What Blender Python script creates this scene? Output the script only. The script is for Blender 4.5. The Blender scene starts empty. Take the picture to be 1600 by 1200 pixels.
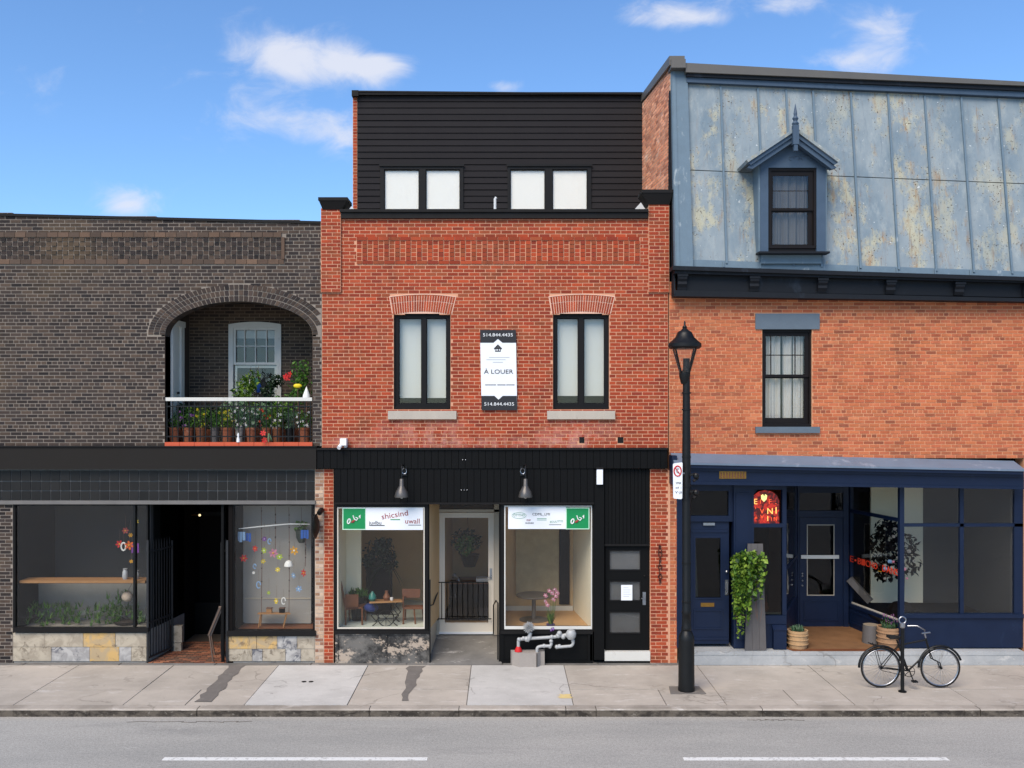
import bpy, math, random
from mathutils import Vector, Matrix, Euler

# ------------------------------------------------------------------ camera, sky, sun, exposure
sc = bpy.context.scene
COL = sc.collection
rnd = random.Random(11)
DIST, SC, CX, CY, EYE = 18.0, 80.0, 785.0, 640.0, 4.95   # facade distance, px per metre on it, optical centre, eye height


def X(px, y=0.0):
    return (px - CX) / SC * (DIST + y) / DIST


def Z(py, y=0.0):
    return EYE + (CY - py) / SC * (DIST + y) / DIST


cam_d = bpy.data.cameras.new('camera')
cam = bpy.data.objects.new('camera', cam_d)
COL.objects.link(cam)
cam.location = (0, -DIST, EYE)
cam.rotation_euler = (math.radians(90), 0, 0)
cam_d.sensor_width = 36
cam_d.lens = SC * DIST / 1600 * 36
cam_d.shift_x = (800 - CX) / 1600
cam_d.shift_y = (CY - 600) / 1600
cam_d.clip_end = 2000
sc.camera = cam

SUN_EL, SUN_AZ = 48.0, 207.0      # azimuth clockwise from +Y (behind the buildings); 207 = over the viewer's left shoulder
world = bpy.data.worlds.new('World')
sc.world = world
world.use_nodes = True
wn, wl = world.node_tree.nodes, world.node_tree.links
wn.clear()


def wnode(t, **kw):
    n = wn.new(t)
    for k, v in kw.items():
        setattr(n, k, v)
    return n


def wmath(op, a, b=None, c=None, clamp=False):
    n = wn.new('ShaderNodeMath')
    n.operation = op
    n.use_clamp = clamp
    for i, s in enumerate((a, b, c)):
        if s is None:
            continue
        if isinstance(s, (int, float)):
            n.inputs[i].default_value = s
        else:
            wl.new(s, n.inputs[i])
    return n.outputs[0]


sky = wnode('ShaderNodeTexSky', sky_type='NISHITA')
sky.sun_disc = False
sky.sun_elevation = math.radians(SUN_EL)
sky.sun_rotation = math.radians(SUN_AZ)
sky.altitude = 60
sky.air_density = 1.0
sky.dust_density = 0.3
sky.ozone_density = 2.0
tc = wnode('ShaderNodeTexCoord')
sep = wnode('ShaderNodeSeparateXYZ')
wl.new(tc.outputs['Generated'], sep.inputs[0])
ay = wmath('MAXIMUM', wmath('ABSOLUTE', sep.outputs[1]), 0.15)
u = wmath('DIVIDE', sep.outputs[0], ay)
v = wmath('DIVIDE', sep.outputs[2], ay)
comb = wnode('ShaderNodeCombineXYZ')
wl.new(u, comb.inputs[0])
wl.new(v, comb.inputs[1])
# wispy detail of the clouds
mp = wnode('ShaderNodeMapping')
mp.inputs['Rotation'].default_value = (0, 0, math.radians(-14))
mp.inputs['Scale'].default_value = (1.0, 1.7, 1.0)
wl.new(comb.outputs[0], mp.inputs[0])
nz = wnode('ShaderNodeTexNoise')
nz.inputs['Scale'].default_value = 13
nz.inputs['Detail'].default_value = 9
nz.inputs['Roughness'].default_value = 0.62
nz.inputs['Distortion'].default_value = 0.6
wl.new(mp.outputs[0], nz.inputs['Vector'])
# broad sparse cover over the whole dome
nb = wnode('ShaderNodeTexNoise')
nb.inputs['Scale'].default_value = 2.3
nb.inputs['Detail'].default_value = 4
wl.new(tc.outputs['Generated'], nb.inputs['Vector'])
broad = wmath('MULTIPLY', wmath('SUBTRACT', nb.outputs[0], 0.50, clamp=True), 1.6)
tot = broad
for (px, py, rx, ry, w) in ((490, 98, 95, 34, 1.0), (560, 108, 55, 26, .75), (440, 84, 60, 26, .6), (600, 100, 40, 14, .5), (445, 190, 90, 34, .78), (530, 215, 55, 30, .6),
                            (1045, 20, 72, 24, .95), (1010, 35, 30, 14, .5), (1378, 52, 56, 36, .85), (1320, 92, 60, 16, .75), (1100, 28, 50, 12, .5),
                            (205, 322, 42, 20, 1.1), (783, 135, 30, 13, 1.0), (1230, 4, 70, 18, .8),
                            (60, 120, 110, 30, .5), (1530, 190, 90, 30, .55)):
    u0, v0 = (px - CX) / (SC * DIST), (CY - py) / (SC * DIST)
    du = wmath('MULTIPLY', wmath('SUBTRACT', u, u0), SC * DIST / rx)
    dv = wmath('MULTIPLY', wmath('SUBTRACT', v, v0), SC * DIST / ry)
    q = wmath('ADD', wmath('MULTIPLY', du, du), wmath('MULTIPLY', dv, dv))
    g = wmath('MULTIPLY', wmath('EXPONENT', wmath('MULTIPLY', q, -0.8)), w)
    tot = wmath('ADD', tot, g)
dens = wmath('ADD', tot, wmath('MULTIPLY', wmath('SUBTRACT', nz.outputs[0], 0.52), 2.1))
mr = wnode('ShaderNodeMapRange', interpolation_type='SMOOTHSTEP')
mr.inputs['From Min'].default_value = 0.22
mr.inputs['From Max'].default_value = 1.4
wl.new(dens, mr.inputs['Value'])
lowmask = wmath('MULTIPLY', wmath('MULTIPLY', tot, 3.0, clamp=True), mr.outputs[0])
cloud_f = wmath('MULTIPLY', lowmask, 0.9, clamp=True)
tint = wnode('ShaderNodeMix', data_type='RGBA', blend_type='MULTIPLY')
tint.inputs['Factor'].default_value = 1.0
wl.new(sky.outputs[0], tint.inputs['A'])
tint.inputs['B'].default_value = (0.84, 1.10, 1.36, 1.0)
mixc = wnode('ShaderNodeMix', data_type='RGBA')
wl.new(cloud_f, mixc.inputs['Factor'])
wl.new(tint.outputs['Result'], mixc.inputs['A'])
mixc.inputs['B'].default_value = (5.2, 5.4, 6.1, 1.0)
bg = wnode('ShaderNodeBackground')
bg.inputs['Strength'].default_value = 0.10
wl.new(mixc.outputs['Result'], bg.inputs['Color'])
wo = wnode('ShaderNodeOutputWorld')
wl.new(bg.outputs[0], wo.inputs[0])

sd = bpy.data.lights.new('sun', 'SUN')
sd.energy = 2.9
sd.angle = math.radians(42)
sd.color = (1.0, 0.885, 0.74)
sun = bpy.data.objects.new('sun', sd)
COL.objects.link(sun)
_e, _a = math.radians(SUN_EL), math.radians(SUN_AZ)
sdir = Vector((math.sin(_a) * math.cos(_e), math.cos(_a) * math.cos(_e), math.sin(_e)))
sun.rotation_euler = sdir.to_track_quat('Z', 'Y').to_euler()
sun.location = (-10, -20, 30)

vs = sc.view_settings
vs.view_transform = 'Standard'
vs.look = 'None'
vs.exposure = 0.62
vs.gamma = 1.0
vs.use_curve_mapping = False
sc.cycles.max_bounces = 8
sc.cycles.transparent_max_bounces = 16
sc.cycles.use_denoising = True

# ------------------------------------------------------------------ helpers
def lin(r, g, b):
    def f(c):
        c /= 255.0
        return c / 12.92 if c <= 0.04045 else ((c + 0.055) / 1.055) ** 2.4
    return (f(r), f(g), f(b), 1.0)


class NT:
    """small node-graph writer for one material"""
    def __init__(self, name):
        self.m = bpy.data.materials.new(name)
        self.m.use_nodes = True
        self.t = self.m.node_tree
        self.t.nodes.clear()
        self.out = self.n('ShaderNodeOutputMaterial')
        self.geo = self.n('ShaderNodeNewGeometry')

    def n(self, t, **kw):
        n = self.t.nodes.new(t)
        for k, v in kw.items():
            setattr(n, k, v)
        return n

    def put(self, sock, v):
        if isinstance(v, bpy.types.NodeSocket):
            self.t.links.new(v, sock)
        else:
            sock.default_value = v

    def math(self, op, a, b=0.0, clamp=False):
        n = self.n('ShaderNodeMath', operation=op)
        n.use_clamp = clamp
        self.put(n.inputs[0], a)
        self.put(n.inputs[1], b)
        return n.outputs[0]

    def noise(self, scale, detail=4, rough=0.55, stretch=(1, 1, 1), off=0.0, dist=0.0):
        m = self.n('ShaderNodeMapping')
        self.put(m.inputs[0], self.geo.outputs['Position'])
        m.inputs['Scale'].default_value = stretch
        m.inputs['Location'].default_value = (off, off * .7, off * .3)
        n = self.n('ShaderNodeTexNoise')
        n.inputs['Scale'].default_value = scale
        n.inputs['Detail'].default_value = detail
        n.inputs['Roughness'].default_value = rough
        n.inputs['Distortion'].default_value = dist
        self.t.links.new(m.outputs[0], n.inputs['Vector'])
        return n.outputs[0]

    def rng(self, v, a, b, c=0.0, d=1.0, smooth=True):
        n = self.n('ShaderNodeMapRange', interpolation_type='SMOOTHSTEP' if smooth else 'LINEAR')
        self.put(n.inputs['Value'], v)
        for k, q in zip(('From Min', 'From Max', 'To Min', 'To Max'), (a, b, c, d)):
            n.inputs[k].default_value = q
        return n.outputs[0]

    def mix(self, f, a, b, mode='MIX'):
        n = self.n('ShaderNodeMix', data_type='RGBA', blend_type=mode)
        self.put(n.inputs['Factor'], f)
        self.put(n.inputs['A'], a)
        self.put(n.inputs['B'], b)
        return n.outputs['Result']

    def ramp(self, f, stops, const=False):
        n = self.n('ShaderNodeValToRGB')
        self.put(n.inputs[0], f)
        cr = n.color_ramp
        if const:
            cr.interpolation = 'CONSTANT'
        while len(cr.elements) < len(stops):
            cr.elements.new(0.5)
        for e, (p, c) in zip(cr.elements, stops):
            e.position = p
            e.color = c
        return n.outputs[0]

    def rand(self):
        """one random number per piece, whether it is its own object or an island of a joined mesh"""
        oi = self.n('ShaderNodeObjectInfo')
        return self.math('FRACT', self.math('ADD', self.geo.outputs['Random Per Island'], self.math('MULTIPLY', oi.outputs['Random'], 7.31)))

    def scale_val(self, col, f):
        n = self.n('ShaderNodeVectorMath', operation='SCALE')
        self.put(n.inputs[0], col)
        self.put(n.inputs['Scale'], f)
        return n.outputs[0]

    def bump(self, h, strength, dist=0.01):
        b = self.n('ShaderNodeBump')
        b.inputs['Strength'].default_value = strength
        b.inputs['Distance'].default_value = dist
        self.put(b.inputs['Height'], h)
        return b.outputs[0]

    def finish(self, col, rough=0.7, metal=0.0, spec=0.5, normal=None, emis=None, estr=0.0, coat=0.0):
        p = self.n('ShaderNodeBsdfPrincipled')
        self.put(p.inputs['Base Color'], col)
        self.put(p.inputs['Roughness'], rough)
        self.put(p.inputs['Metallic'], metal)
        self.put(p.inputs['Specular IOR Level'], spec)
        p.inputs['Coat Weight'].default_value = coat
        if normal is not None:
            self.put(p.inputs['Normal'], normal)
        if emis is not None:
            self.put(p.inputs['Emission Color'], emis)
            p.inputs['Emission Strength'].default_value = estr
        self.t.links.new(p.outputs[0], self.out.inputs[0])
        return self.m


def plain(name, c, rough=0.6, metal=0.0, spec=0.5, var=0.18, scale=6.0, bump=0.0, fine=60.0, dirt=None, dirt_amt=0.0, streak=False, coat=0.0, pv=0.0):
    n = NT(name)
    a = n.noise(scale, 5, 0.6, (1, 1, .35) if streak else (1, 1, 1))
    b = n.noise(fine, 3, 0.6, off=3.1)
    f = n.math('ADD', n.math('MULTIPLY', n.math('SUBTRACT', a, 0.5), 2.2 * var), n.math('MULTIPLY', n.math('SUBTRACT', b, 0.5), 1.2 * var))
    f = n.math('ADD', f, 1.0)
    if pv:
        f = n.math('MULTIPLY', f, n.rng(n.rand(), 0, 1, 1 - pv, 1 + pv, False))
    col = n.scale_val(lin(*c)[:3], f)
    if dirt:
        dn = n.noise(scale * .8, 7, 0.7, (1, 1, .4), off=9.0, dist=.4)
        col = n.mix(n.rng(dn, 0.62 - 0.2 * dirt_amt, 0.72 - .12 * dirt_amt, 0, min(1, dirt_amt + .3)), col, lin(*dirt))
    nm = n.bump(b, bump) if bump else None
    r = n.rng(a, .3, .7, max(0.02, rough - .07), min(1, rough + .09), False)
    return n.finish(col, r, metal, spec, nm, coat=coat)


def brick_mat(name, stops, stain, stain_amt=0.35, big=0.9, bump=0.35, light=None, light_amt=0.0, vary=.16, bloom=(), soot=0.0):
    n = NT(name)
    r = n.rand()
    col = n.ramp(r, [(i / len(stops), lin(*c)) for i, c in enumerate(stops)])
    big_n = n.noise(big, 5, .6, off=2.0)
    col = n.mix(n.rng(big_n, .52, .72, 0, stain_amt), col, lin(*stain))
    if light:
        ln = n.noise(big * 1.7, 6, .65, (1, 1, 1.4), off=11.0, dist=.5)
        col = n.mix(n.rng(ln, .55, .75, 0, light_amt), col, lin(*light))
    if soot:
        sn = n.noise(2.2, 7, .7, (1, 1, .22), off=18.0)
        col = n.mix(n.rng(sn, .50, .68, 0, soot), col, lin(46, 38, 34))
    if bloom:
        # pale salt bloom below the window sills
        sp = n.n('ShaderNodeSeparateXYZ')
        n.put(sp.inputs[0], n.geo.outputs['Position'])
        tot_ = None
        for (bx, bz, rx, rz_) in bloom:
            a_ = n.math('MULTIPLY', n.math('SUBTRACT', sp.outputs[0], bx), 1 / rx)
            b_ = n.math('MULTIPLY', n.math('SUBTRACT', sp.outputs[2], bz), 1 / rz_)
            g_ = n.math('SUBTRACT', 1.0, n.math('ADD', n.math('MULTIPLY', a_, a_), n.math('MULTIPLY', b_, b_)), True)
            tot_ = g_ if tot_ is None else n.math('ADD', tot_, g_)
        bn = n.noise(5, 8, .75, (1, 1, .7), off=27.0)
        col = n.mix(n.math('MULTIPLY', n.math('MULTIPLY', tot_, n.rng(bn, .40, .62)), .34), col, lin(206, 160, 148))
    fine = n.noise(42, 4, .7, off=5.0)
    mid = n.noise(9, 4, .6, (1, 1, 2.2), off=7.0)
    f = n.math('ADD', 1.0, n.math('ADD', n.math('MULTIPLY', n.math('SUBTRACT', fine, .5), vary * 2.4), n.math('MULTIPLY', n.math('SUBTRACT', mid, .5), vary * 2)))
    r2 = n.math('FRACT', n.math('MULTIPLY', r, 13.7))
    f = n.math('MULTIPLY', f, n.rng(r2, 0, 1, 1 - vary, 1 + vary, False))
    col = n.scale_val(col, f)
    return n.finish(col, 0.86, 0, .25, n.bump(fine, bump, .006))


def glass_mat(name, tint=(0.96, 0.96, 0.95), ior=1.62, wav=0.02, refl=1.0, rough=0.0):
    n = NT(name)
    tr = n.n('ShaderNodeBsdfTransparent')
    tr.inputs[0].default_value = (*tint, 1)
    gl = n.n('ShaderNodeBsdfGlossy')
    gl.inputs['Roughness'].default_value = rough
    gl.inputs['Color'].default_value = (refl, refl, refl, 1)
    nm = n.bump(n.noise(1.6, 2), wav, .25)
    n.put(gl.inputs['Normal'], nm)
    fr = n.n('ShaderNodeFresnel')
    fr.inputs[0].default_value = ior
    mx = n.n('ShaderNodeMixShader')
    # one reflection per pane: the rear face of the thin sheet only lets light through
    front = n.math('SUBTRACT', 1.0, n.geo.outputs['Backfacing'])
    n.put(mx.inputs[0], n.math('MULTIPLY', fr.outputs[0], front))
    n.t.links.new(tr.outputs[0], mx.inputs[1])
    n.t.links.new(gl.outputs[0], mx.inputs[2])
    n.t.links.new(mx.outputs[0], n.out.inputs[0])
    return n.m


class MB:
    """collects solids in world coordinates and links them as ONE mesh object"""
    def __init__(self):
        self.v, self.f, self.mi = [], [], []

    def add(self, vs, fs, mi=0):
        o = len(self.v)
        self.v += [tuple(p) for p in vs]
        self.f += [tuple(i + o for i in f) for f in fs]
        self.mi += [mi] * len(fs)
        return self

    def hexa(self, p, mi=0):
        return self.add(p, [(0, 3, 2, 1), (4, 5, 6, 7), (0, 1, 5, 4), (1, 2, 6, 5), (2, 3, 7, 6), (3, 0, 4, 7)], mi)

    def box(self, x0, x1, y0, y1, z0, z1, mi=0):
        return self.hexa([(x0, y0, z0), (x1, y0, z0), (x1, y1, z0), (x0, y1, z0), (x0, y0, z1), (x1, y0, z1), (x1, y1, z1), (x0, y1, z1)], mi)

    def sbox(self, x0, x1, y0, y1, zb0, zb1, zt0, zt1, mi=0):
        return self.hexa([(x0, y0, zb0), (x1, y0, zb1), (x1, y1, zb1), (x0, y1, zb0), (x0, y0, zt0), (x1, y0, zt1), (x1, y1, zt1), (x0, y1, zt0)], mi)

    def pb(self, px0, px1, py0, py1, yf, yb, mi=0):
        """box whose front face at depth yf covers the given photo rectangle"""
        return self.box(X(px0, yf), X(px1, yf), yf, yb, Z(py1, yf), Z(py0, yf), mi)

    def frame(self, x0, x1, z0, z1, w, y0, y1, mi=0, wb=None):
        wb = w if wb is None else wb
        self.box(x0, x1, y0, y1, z1 - w, z1, mi)
        self.box(x0, x1, y0, y1, z0, z0 + wb, mi)
        self.box(x0, x0 + w, y0, y1, z0 + wb, z1 - w, mi)
        self.box(x1 - w, x1, y0, y1, z0 + wb, z1 - w, mi)
        return self

    def prism(self, poly, y0, y1, mi=0):
        """polygon in the XZ plane extruded along Y; wound counter-clockwise seen from the street"""
        n = len(poly)
        vs = [(x, y0, z) for x, z in poly] + [(x, y1, z) for x, z in poly]
        fs = [tuple(range(n)), tuple(range(2 * n - 1, n - 1, -1))]
        fs += [(i, i + n, (i + 1) % n + n, (i + 1) % n) for i in range(n)]
        return self.add(vs, fs, mi)

    def tube(self, pts, r, n=8, mi=0, closed=False):
        pts = [Vector(p) for p in pts]
        m = len(pts)
        rs = r if isinstance(r, (list, tuple)) else [r] * m
        up = None
        vs = []
        for i, p in enumerate(pts):
            if closed:
                t = (pts[(i + 1) % m] - pts[i - 1]).normalized()
            else:
                t = (pts[min(i + 1, m - 1)] - pts[max(i - 1, 0)]).normalized()
            if up is None:
                up = Vector((0, 0, 1)) if abs(t.z) < .9 else Vector((0, 1, 0))
            a = t.cross(up).normalized()
            b = a.cross(t).normalized()
            up = b
            for k in range(n):
                th = 2 * math.pi * (k + .5) / n
                vs.append(p + (a * math.cos(th) + b * math.sin(th)) * rs[i])
        fs = []
        for i in range(m if closed else m - 1):
            j = (i + 1) % m
            for k in range(n):
                k2 = (k + 1) % n
                fs.append((i * n + k, i * n + k2, j * n + k2, j * n + k))
        if not closed:
            fs += [tuple(range(n - 1, -1, -1)), tuple(range((m - 1) * n, m * n))]
        return self.add(vs, fs, mi)

    def lathe(self, cx, cy, prof, n=20, mi=0, wob=None):
        vs = []
        for i, (r, z) in enumerate(prof):
            for k in range(n):
                th = 2 * math.pi * k / n
                rr = r * (1 + (wob(th, z) if wob else 0))
                vs.append((cx + rr * math.cos(th), cy + rr * math.sin(th), z))
        fs = []
        for i in range(len(prof) - 1):
            for k in range(n):
                k2 = (k + 1) % n
                fs.append((i * n + k, i * n + k2, (i + 1) * n + k2, (i + 1) * n + k))
        fs += [tuple(range(n - 1, -1, -1)), tuple(range((len(prof) - 1) * n, len(prof) * n))]
        return self.add(vs, fs, mi)

    def ball(self, c, r, mi=0, n=10, sq=(1, 1, 1)):
        m = n // 2 + 1
        vs, fs = [], []
        for i in range(1, m):
            ph = math.pi * i / m
            for k in range(n):
                th = 2 * math.pi * k / n
                vs.append((c[0] + r * sq[0] * math.sin(ph) * math.cos(th), c[1] + r * sq[1] * math.sin(ph) * math.sin(th), c[2] + r * sq[2] * math.cos(ph)))
        for i in range(m - 2):
            for k in range(n):
                k2 = (k + 1) % n
                fs.append((i * n + k, (i + 1) * n + k, (i + 1) * n + k2, i * n + k2))
        fs += [tuple(range(n)), tuple(range((m - 1) * n - 1, (m - 2) * n - 1, -1))]
        return self.add(vs, fs, mi)

    def leaf(self, c, size, mi=0, asp=.55, nrm=None, rg=None):
        """one small folded leaf"""
        g = rg or rnd
        e = Euler((g.uniform(-1.2, 1.2), g.uniform(-1.2, 1.2), g.uniform(0, 6.28)))
        s = size * g.uniform(.65, 1.3)
        pts = [Vector((-s, 0, 0)), Vector((0, -s * asp, .18 * s)), Vector((s, 0, -.1 * s)), Vector((0, s * asp, .18 * s)), ]
        M = e.to_matrix()
        vs = [M @ p + Vector(c) for p in pts]
        return self.add(vs, [(0, 1, 2), (0, 2, 3)], mi)

    def build(self, name, mats, parent=None, smooth=False, **props):
        o0 = ORG.get(parent.name, Vector()) if parent else Vector()
        me = bpy.data.meshes.new(name)
        me.from_pydata([(a - o0.x, b - o0.y, c - o0.z) for a, b, c in self.v], [], self.f)
        if not isinstance(mats, (list, tuple)):
            mats = [mats]
        for m in mats:
            me.materials.append(m)
        if len(mats) > 1:
            me.polygons.foreach_set('material_index', self.mi)
        if smooth:
            me.polygons.foreach_set('use_smooth', [True] * len(me.polygons))
            try:
                me.set_sharp_from_angle(angle=math.radians(38))
            except Exception:
                pass
        me.update()
        o = bpy.data.objects.new(name, me)
        COL.objects.link(o)
        if parent:
            o.parent = parent
        ORG[o.name] = o0
        for k, q in props.items():
            o[k] = q
        return o


ORG = {}


def thing(name, label, cat, loc=(0, 0, 0), group=None):
    o = bpy.data.objects.new(name, None)
    o.empty_display_size = .2
    COL.objects.link(o)
    o.location = loc
    o['label'] = label
    o['category'] = cat
    if group:
        o['group'] = group
    ORG[o.name] = Vector(loc)
    return o


def tag(o, label, cat, group=None):
    o['label'] = label
    o['category'] = cat
    if group:
        o['group'] = group
    return o


def recentre(o):
    """put a top-level mesh's origin at the base of its own geometry"""
    me = o.data
    xs = [v.co for v in me.vertices]
    c = Vector((sum(p.x for p in xs) / len(xs), sum(p.y for p in xs) / len(xs), min(p.z for p in xs)))
    me.transform(Matrix.Translation(-c))
    o.location = Vector(o.location) + c
    return o


def text(body, parent, mat, x, y, z, w=None, h=.1, rot=0.0, roty=None, name='lettering', ext=.0015, sx=None, rz=0.0):
    cu = bpy.data.curves.new(name, 'FONT')
    cu.body = body
    cu.align_x = 'CENTER'
    cu.align_y = 'CENTER'
    cu.size = h * 1.38
    cu.extrude = ext
    cu.resolution_u = 3
    cu.materials.append(mat)
    o = bpy.data.objects.new(name, cu)
    COL.objects.link(o)
    o0 = ORG.get(parent.name, Vector())
    o.parent = parent
    o.location = (x - o0.x, y - o0.y, z - o0.z)
    o.rotation_euler = (Matrix.Rotation(rz, 3, 'Z') @ Matrix.Rotation(rot, 3, 'Y') @ Matrix.Rotation(math.pi / 2, 3, 'X')).to_euler()
    TEXTS.append((o, w))
    return o


TEXTS = []


def fit_texts():
    """turn every text into a plain mesh of its own, squeezed to the wanted width"""
    bpy.context.view_layer.update()
    for o, w in TEXTS:
        me = bpy.data.meshes.new_from_object(o)
        if w:
            d = o.dimensions.x
            if d > 1e-4:
                me.transform(Matrix.Diagonal((w / d, 1, 1, 1)))
        n = bpy.data.objects.new(o.name, me)
        nm, par, loc, rot, cu = o.name, o.parent, o.location.copy(), o.rotation_euler.copy(), o.data
        bpy.data.objects.remove(o)
        bpy.data.curves.remove(cu)
        n.name = nm
        COL.objects.link(n)
        n.parent, n.location, n.rotation_euler = par, loc, rot


# ------------------------------------------------------------------ brick laying
def minus(spans, a, b):
    out = []
    for s, e in spans:
        if b <= s or a >= e:
            out.append((s, e))
        else:
            if a > s:
                out.append((s, a))
            if b < e:
                out.append((b, e))
    return out


def rect_hole(px0, px1, py0, py1, y=0.0):
    x0, x1, z0, z1 = X(px0, y), X(px1, y), Z(py1, y), Z(py0, y)
    return lambda z: (x0, x1) if z0 < z < z1 else None


def lay(parent, brick_m, mortar_m, z0, z1, x0, x1, yf, holes=(), soft=(), L=.2125, h=.0687, joint=.0155, nobj=300, thick=.3,
        mat4=None, wall_name='wall', header_rows=0, rg=None, jit=.0035, mortar=True):
    """courses of bricks standing 7 mm proud of a mortar bed; holes cut both, soft only the bricks"""
    rg = rg or random.Random(int(abs(x0 * 100 + z0 * 10)) + 3)
    mm, bb, cand = MB(), MB(), []
    rows = int(round((z1 - z0) / h))
    h = (z1 - z0) / rows
    for i in range(rows):
        za, zb = z0 + i * h, z0 + (i + 1) * h
        zc = (za + zb) / 2
        sp = [(x0, x1)]
        for q in holes:
            r = q(zc)
            if r:
                sp = minus(sp, *r)
        for a, b in sp:
            mm.box(a, b, yf + .0035, yf + thick, za, zb)
        for q in soft:
            r = q(zc)
            if r:
                sp = minus(sp, *r)
        hd = header_rows and i % header_rows == header_rows - 1
        LL = L / 2 if hd else L
        off = (L / 4 if hd else (L / 2 if i % 2 else 0)) + rg.uniform(-.012, .012)
        for a, b in sp:
            k = math.floor((a - x0 - off) / LL)
            while x0 + off + k * LL < b:
                ja = x0 + off + k * LL
                jb = ja + LL
                k += 1
                ea, eb = max(ja, a), min(jb, b)
                if eb - ea < .045:
                    continue
                full = (ea == ja and eb == jb and not hd)
                ea, eb = ea + joint / 2, eb - joint / 2
                pr = rg.uniform(0, jit)
                if full:
                    cand.append((ea, eb, za + joint / 2, zb - joint / 2, pr))
                else:
                    bb.box(ea, eb, yf - pr, yf + .04, za + joint / 2, zb - joint / 2)
    cand.sort(key=lambda c: ((c[0] + c[1]) / 2) ** 2 + (((c[2] + c[3]) / 2) - EYE) ** 2)
    if mat4 is not None:
        for m in (mm, bb):
            m.v = [tuple(mat4 @ Vector(p)) for p in m.v]
    own = cand[:nobj]
    for c in cand[nobj:]:
        t = MB().box(c[0], c[1], yf - c[4], yf + .04, c[2], c[3])
        if mat4 is not None:
            t.v = [tuple(mat4 @ Vector(p)) for p in t.v]
        bb.add(t.v, t.f)
    if mortar:
        mm.build(wall_name, mortar_m, parent)
    if bb.v:
        bb.build('brickwork', brick_m, parent, kind='stuff')
    if own:
        base = ORG[parent.name]
        hw, hh = (own[0][1] - own[0][0]) / 2, (own[0][3] - own[0][2]) / 2
        vars_ = []
        for k in range(4):
            j = lambda s=.0022: rg.uniform(-s, s)
            me = bpy.data.meshes.new('brick')
            b = MB().hexa([(-hw + j(), j(), -hh + j()), (hw + j(), j(), -hh + j()), (hw, .04, -hh), (-hw, .04, -hh),
                           (-hw + j(), j(), hh + j()), (hw + j(), j(), hh + j()), (hw, .04, hh), (-hw, .04, hh)])
            me.from_pydata(b.v, [], b.f)
            me.materials.append(brick_m)
            vars_.append(me)
        for c in own:
            o = bpy.data.objects.new('brick', vars_[rg.randrange(4)])
            COL.objects.link(o)
            o.parent = parent
            o.location = Vector(((c[0] + c[1]) / 2, yf - c[4], (c[2] + c[3]) / 2)) - base
    return h


# ------------------------------------------------------------------ materials
M = {}
M['brick_red'] = brick_mat('red painted brick', [(150, 60, 34), (162, 66, 38), (140, 54, 34), (158, 72, 44), (166, 68, 38), (130, 52, 36), (152, 60, 34), (146, 72, 44)], (122, 58, 36), .45, .8, light=(176, 104, 80), light_amt=.25, soot=.28, bloom=((X(662), Z(674), 1.1, .42), (X(905), Z(676), 1.0, .45), (X(560), Z(694), .8, .2), (X(780), Z(692), 2.4, .16)))
M['mortar_red'] = plain('pale pink mortar', (204, 148, 116), .9, var=.12, scale=3, fine=30)
M['brick_orange'] = brick_mat('weathered orange brick', [(186, 106, 70), (178, 96, 62), (192, 116, 78), (164, 86, 58), (184, 100, 66), (136, 76, 56), (190, 110, 72), (174, 92, 62), (182, 102, 70), (186, 106, 68)], (150, 76, 50), .5, .7, light=(198, 132, 94), light_amt=.5, vary=.13, soot=.22)
M['mortar_orange'] = plain('sandy mortar', (204, 146, 108), .9, var=.2, scale=2, fine=30)
M['brick_dark'] = brick_mat('sooty dark brick', [(56, 48, 45), (66, 56, 50), (46, 40, 39), (72, 60, 53), (38, 34, 34), (60, 51, 46), (80, 66, 56)], (92, 76, 56), .6, .45, light=(98, 86, 72), light_amt=.3, vary=.2, soot=.45)
M['mortar_dark'] = plain('grey mortar', (134, 123, 111), .9, var=.3, scale=1.5, fine=30)
M['brick_rear'] = brick_mat('porch brick', [(66, 56, 50), (78, 64, 54), (58, 50, 46), (84, 70, 58)], (60, 50, 44), .4)
M['mortar_rear'] = plain('porch mortar', (118, 102, 86), .9, var=.2)
M['brick_beige'] = brick_mat('worn beige brick', [(172, 140, 112), (188, 160, 134), (150, 114, 88), (196, 172, 148), (140, 100, 80)], (120, 80, 64), .4, 2)
M['mortar_beige'] = plain('beige mortar', (186, 168, 150), .9)
M['brick_party'] = brick_mat('scraped party wall brick', [(222, 150, 112), (228, 160, 124), (210, 134, 98), (222, 152, 118), (184, 120, 92)], (220, 170, 140), .8, 1.5, light=(238, 204, 178), light_amt=.85, vary=.2)
M['band_brown'] = brick_mat('brown moulded brick', [(92, 74, 62), (106, 84, 68), (82, 68, 58)], (66, 56, 50), .7, 1.5)
M['brick_pave'] = brick_mat('brick paving', [(140, 88, 62), (120, 72, 52), (160, 106, 78), (104, 64, 50), (96, 72, 58)], (84, 68, 56), .4, 1.5)
M['black_metal'] = plain('black flashing', (22, 20, 19), .6, 0, .2, .15, 4)
M['black_paint'] = plain('black paint', (9, 9, 9), .6, 0, .15, .2, 3, .05)
M['black_iron'] = plain('black iron', (14, 14, 14), .45, .1, .35, .2, 8)
M['charcoal'] = plain('charcoal panel', (36, 33, 30), .7, 0, .15, .1, 2)
M['siding'] = plain('black fibre siding', (40, 38, 39), .75, 0, .08, .07, 2, .08, pv=.06)
M['window_black'] = plain('black window frame', (19, 17, 16), .5, 0, .2, .1)
M['window_brown'] = plain('dark brown window frame', (22, 17, 16), .5, 0, .2, .15)
M['blind'] = plain('white roller blind', (240, 236, 226), .8, 0, .2, .02)
M['blind_grey'] = plain('pale grey blind', (200, 202, 196), .8, 0, .2, .03, 1)
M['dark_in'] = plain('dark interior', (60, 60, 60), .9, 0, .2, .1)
M['very_dark'] = plain('unlit interior', (22, 19, 18), .95, 0, .1, .2)
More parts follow.
